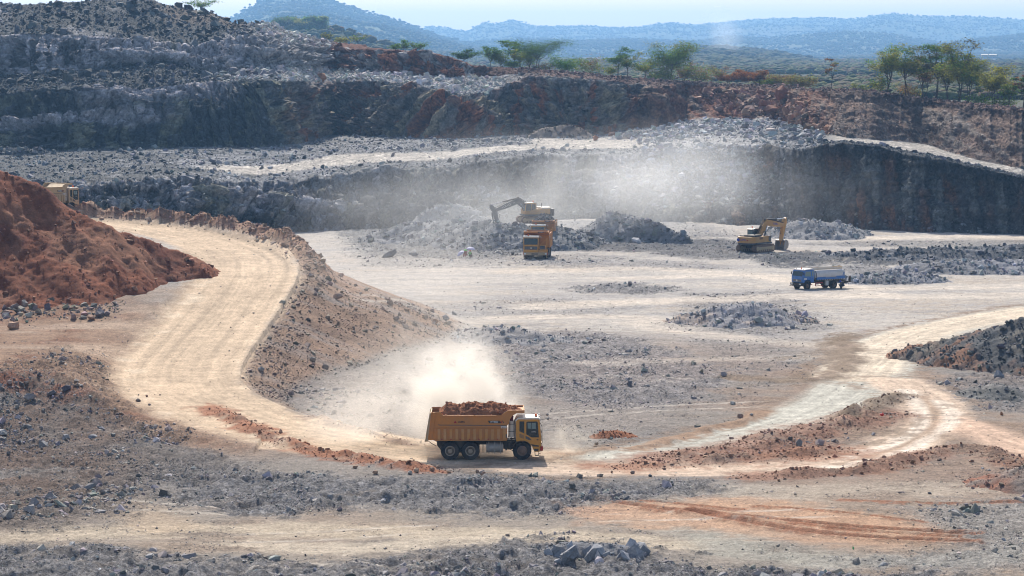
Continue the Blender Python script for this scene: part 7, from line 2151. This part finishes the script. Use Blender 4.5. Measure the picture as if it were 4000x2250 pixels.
# ------------------------------------------------------------------ bush on the hills and the plain: too many to count
def blob_proto(seed, sub=1):
    bm = bmesh.new(); bmesh.ops.create_icosphere(bm, subdivisions=sub, radius=.5)
    v = np.array([q.co[:] for q in bm.verts], np.float32); f = np.array([[w.index for w in t.verts] for t in bm.faces], np.int32); bm.free()
    d = 1 + .55 * fbm(v[:, 0] * 2.6 + seed, v[:, 1] * 2.6, v[:, 2] * 2.6, 3)
    v = v * d[:, None] * np.array([1, 1, .72]); v[:, 2] += .22
    return v, f


BLOB = [blob_proto(i * 3.3) for i in range(6)]


def bushland(name, P, S, C_, seed):
    r = np.random.default_rng(seed); VV, FF, CC = [], [], []; off = 0
    pid = r.integers(0, len(BLOB), len(P)); rot = r.uniform(0, 6.28, len(P))
    for k, (v, f) in enumerate(BLOB):
        m = np.where(pid == k)[0]
        if not len(m): continue
        c_, s_ = np.cos(rot[m])[:, None], np.sin(rot[m])[:, None]
        X_ = (v[None, :, 0] * c_ - v[None, :, 1] * s_) * S[m][:, None] + P[m, 0][:, None]
        Y_ = (v[None, :, 0] * s_ + v[None, :, 1] * c_) * S[m][:, None] + P[m, 1][:, None]
        Z_ = v[None, :, 2] * S[m][:, None] + P[m, 2][:, None]
        VV.append(np.stack([X_, Y_, Z_], -1).reshape(-1, 3)); FF.append((f[None] + (np.arange(len(m)) * len(v))[:, None, None] + off).reshape(-1, 3)); CC.append(np.repeat(C_[m], len(v), 0)); off += len(m) * len(v)
    o = np_obj(name, np.concatenate(VV), np.concatenate(FF), M_BUSH, np.clip(np.concatenate(CC), .008, .4), smooth=True)
    return tag(o, kind='stuff')


M_BUSH = ground_mat('bush_leaves', (.25, 1.1, 3.5), (.25, .35, .35), bump=.6, bscale=1.2, bdist=.8)
BC = np.array([(.055, .075, .028), (.075, .095, .03), (.10, .11, .045), (.085, .06, .035), (.05, .065, .03), (.115, .095, .06)])


def hill_bush(name, H, n, size, rows=(0, .83), seed=1, u0=-100, u1=4100):
    V, nrow, ncol = H; r = np.random.default_rng(seed)
    g = V.reshape(nrow, ncol, 3)
    uu_ = 2000 + g[:, :, 0] / g[:, :, 1] * F
    ok = np.argwhere((uu_ > u0) & (uu_ < u1) & (np.arange(nrow)[:, None] < rows[1] * nrow))
    ii = ok[r.integers(0, len(ok), n)]
    P = g[ii[:, 0], ii[:, 1]] + r.normal(0, 1, (n, 3)) * [size, size * 2.5, .1]
    S = size * r.uniform(.55, 1.5, n)
    den = fbm(P[:, 0] * .01, P[:, 1] * .006, seed, 3); k = den > -.35
    c_ = lerp(BC[r.integers(0, len(BC), n)], np.array([.07, .08, .034]), .45) * r.uniform(.7, 1.25, n)[:, None]
    return bushland(name, P[k], S[k], c_[k], seed)


hill_bush('hill_bush', H1, 22000, 7.2, seed=31, u0=850, u1=2300, rows=(0, .83))
hill_bush('knoll_bush', H5, 1800, 7.0, seed=32, u0=850, u1=1750)
hill_bush('near_hill_bush', H4, 5500, 7.5, seed=33, u0=2400, u1=3700)
hill_bush('middle_hill_bush', H3, 14000, 6.6, seed=34, u0=1700)
hill_bush('low_hill_bush', H6, 5000, 8.0, seed=35, u0=2900)
hill_bush('far_hill_bush', H2, 14000, 7.2, seed=36, u0=1400)
n = 17000
r_ = np.random.default_rng(55)
Dp = 760 * (3600 / 760) ** r_.random(n); up = r_.uniform(1500, 4150, n)
P = np.stack([(up - 2000) / F * Dp, Dp, np.full(n, 18.6)], 1)
dn_ = fbm(P[:, 0] * .008, P[:, 1] * .003, 7.7, 4); k = (dn_ > -.34) & (P[:, 1] > np.interp(up, WU, D6) + 60)
bushland('plain_bush', P[k], (r_.uniform(1.6, 5.0, n) * (1 + Dp / 4000))[k], (BC[r_.integers(0, len(BC), n)] * r_.uniform(.7, 1.4, n)[:, None])[k], 56)
# distinct bushy trees on the knoll behind the left ridge
for i, (u, v, w_, lab) in enumerate([(1108, 104, 80, 'dark round tree crown at the left of the wooded knoll'), (1180, 96, 90, 'pale green round tree crown on top of the wooded knoll'), (1245, 104, 70, 'green tree crown right of the top of the wooded knoll'), (1210, 130, 90, 'bright green tree low on the wooded knoll'), (1310, 140, 50, 'bare grey tree right of the wooded knoll')]):
    D_ = 2050
    tree('knoll_tree', lab, u, v + 34, v - 30, w_, D_, 'bush' if i < 4 else 'sparse', [[G1, GY_], [G2, YG], [G2, OL], [(.10, .16, .04), G2], [GY_, BR]][i], 860 + i, 1, 1.3, 'trees on the wooded knoll', leaf=1.1)

# white farm sheds far across the plain
for i, (u0, u1, lab) in enumerate([(3828, 3852, 'small white shed far across the plain, left one'), (3858, 3886, 'longer white shed far across the plain, right one')]):
    D_ = 3000.0; x0 = (u0 - 2000) / F * D_; x1 = (u1 - 2000) / F * D_; z0 = float(at_y(u0, 216, D_)[2])
    ro = empty('shed', ((x0 + x1) / 2, D_, z0), 0, lab, 'shed', 'white sheds on the plain'); w2 = (x1 - x0) / 2
    m = MB(); m.box(-w2, w2, -2, 2, -1.5, .55); m.build('wall', M_WHITE, ro)
    m = MB(); m.prism_x([(-2.3, .55), (2.3, .55), (0, 1.25)], -w2 - .3, w2 + .3); m.build('roof', M_ROOF, ro)
print('bush', time.time() - T0)
# ------------------------------------------------------------------ dust and smoke: volumes with real extent
def dust_mat(name, col, dens, scale, lo=.38, hi=.72, aniso=.5, rise=0.0, seed=0.0, power=1.6, stretch=(1, 1, 1)):
    """density falls off from the middle of the unit ball (object space) and is broken up by noise"""
    m, nt, out = new_mat(name)
    tc = N(nt, 'ShaderNodeTexCoord')
    ln = N(nt, 'ShaderNodeVectorMath', operation='LENGTH'); nt.links.new(tc.outputs['Object'], ln.inputs[0])
    fo = N(nt, 'ShaderNodeMapRange'); fo.inputs['From Min'].default_value = 1.0; fo.inputs['From Max'].default_value = 0.15; fo.interpolation_type = 'SMOOTHSTEP'
    nt.links.new(ln.outputs['Value'], fo.inputs['Value'])
    pw = N(nt, 'ShaderNodeMath', operation='POWER'); pw.inputs[1].default_value = power; nt.links.new(fo.outputs[0], pw.inputs[0])
    geo = N(nt, 'ShaderNodeNewGeometry'); mp = N(nt, 'ShaderNodeMapping'); mp.inputs['Location'].default_value = (seed, seed * 2, seed); mp.inputs['Scale'].default_value = stretch
    nt.links.new(geo.outputs['Position'], mp.inputs['Vector'])
    no = N(nt, 'ShaderNodeTexNoise', Scale=scale, Detail=4.0, Roughness=.58, Distortion=.6); nt.links.new(mp.outputs[0], no.inputs['Vector'])
    nr_ = N(nt, 'ShaderNodeMapRange'); nr_.inputs['From Min'].default_value = lo; nr_.inputs['From Max'].default_value = hi; nt.links.new(no.outputs['Fac'], nr_.inputs['Value'])
    mu = N(nt, 'ShaderNodeMath', operation='MULTIPLY'); nt.links.new(pw.outputs[0], mu.inputs[0]); nt.links.new(nr_.outputs[0], mu.inputs[1])
    md = N(nt, 'ShaderNodeMath', operation='MULTIPLY'); md.inputs[1].default_value = dens; nt.links.new(mu.outputs[0], md.inputs[0])
    pv = N(nt, 'ShaderNodeVolumePrincipled'); pv.inputs['Color'].default_value = (*col, 1); pv.inputs['Anisotropy'].default_value = aniso
    nt.links.new(md.outputs[0], pv.inputs['Density']); nt.links.new(pv.outputs[0], out.inputs['Volume'])
    return m


def puff(name, c, rad, mat, rot=(0, 0, 0)):
    bm = bmesh.new(); bmesh.ops.create_icosphere(bm, subdivisions=3, radius=1.0)
    me = bpy.data.meshes.new(name); bm.to_mesh(me); bm.free(); me.materials.append(mat)
    o = link(bpy.data.objects.new(name, me)); o.location = c; o.scale = rad; o.rotation_euler = rot
    return tag(o, kind='stuff')


DC = (.97, .94, .89)
bx0 = tr.location
# plume thrown up behind the loaded truck
puff('dust_cloud', (bx0.x - 2.0, bx0.y + 7.0, 3.2), (6.2, 5.0, 6.6), dust_mat('dust_plume', DC, 1.35, .33, .40, .66, seed=3.1, power=1.3))
puff('dust_cloud', (bx0.x - 8.5, bx0.y + 7.0, 2.2), (9.0, 6.0, 5.5), dust_mat('dust_trail', DC, .20, .22, .40, .68, seed=7.7))
puff('dust_cloud', (bx0.x - 5.0, bx0.y + 13, 4.5), (10.5, 6.5, 8.5), dust_mat('dust_drift', DC, .16, .20, .40, .68, seed=5.2))
puff('dust_cloud', (bx0.x - 1.0, bx0.y - .4, .35), (7.2, 3.2, 1.5), dust_mat('wheel_dust', (.96, .86, .72), .45, .7, .36, .66, seed=2.2))
puff('dust_cloud', (bx0.x + 6.6, bx0.y + 2.2, .9), (3.0, 2.6, 2.1), dust_mat('front_dust', (.96, .90, .80), .5, .5, .38, .68, seed=4.1))
# thin veil along the ramp slope and wide dust over the loading floor
puff('dust_veil', (-14, 330, 6), (24, 26, 9), dust_mat('ramp_veil', (.92, .88, .83), .016, .045, .36, .70, seed=8.8, power=1.2))
puff('dust_veil', (14, 492, 7), (56, 26, 15), dust_mat('loading_dust', (.90, .91, .92), .027, .036, .40, .64, seed=1.4, power=1.1))
puff('dust_veil', (-12, 485, 4), (30, 30, 11), dust_mat('left_dust', (.90, .91, .92), .018, .035, .36, .68, seed=9.4, power=1.1))
puff('dust_veil', (26, 512, 9), (32, 18, 14), dust_mat('wall_dust', (.90, .91, .92), .034, .06, .42, .64, seed=6.3, power=1.2))
# bush-fire smoke on the far hills
puff('smoke', (246, 3500, 47), (34, 50, 38), dust_mat('smoke_haze', (.85, .92, 1.0), .010, .021, .40, .68, seed=2.9, power=1.2))
cy.volume_step_rate = 1.0; cy.volume_max_steps = 256
print('done', time.time() - T0)
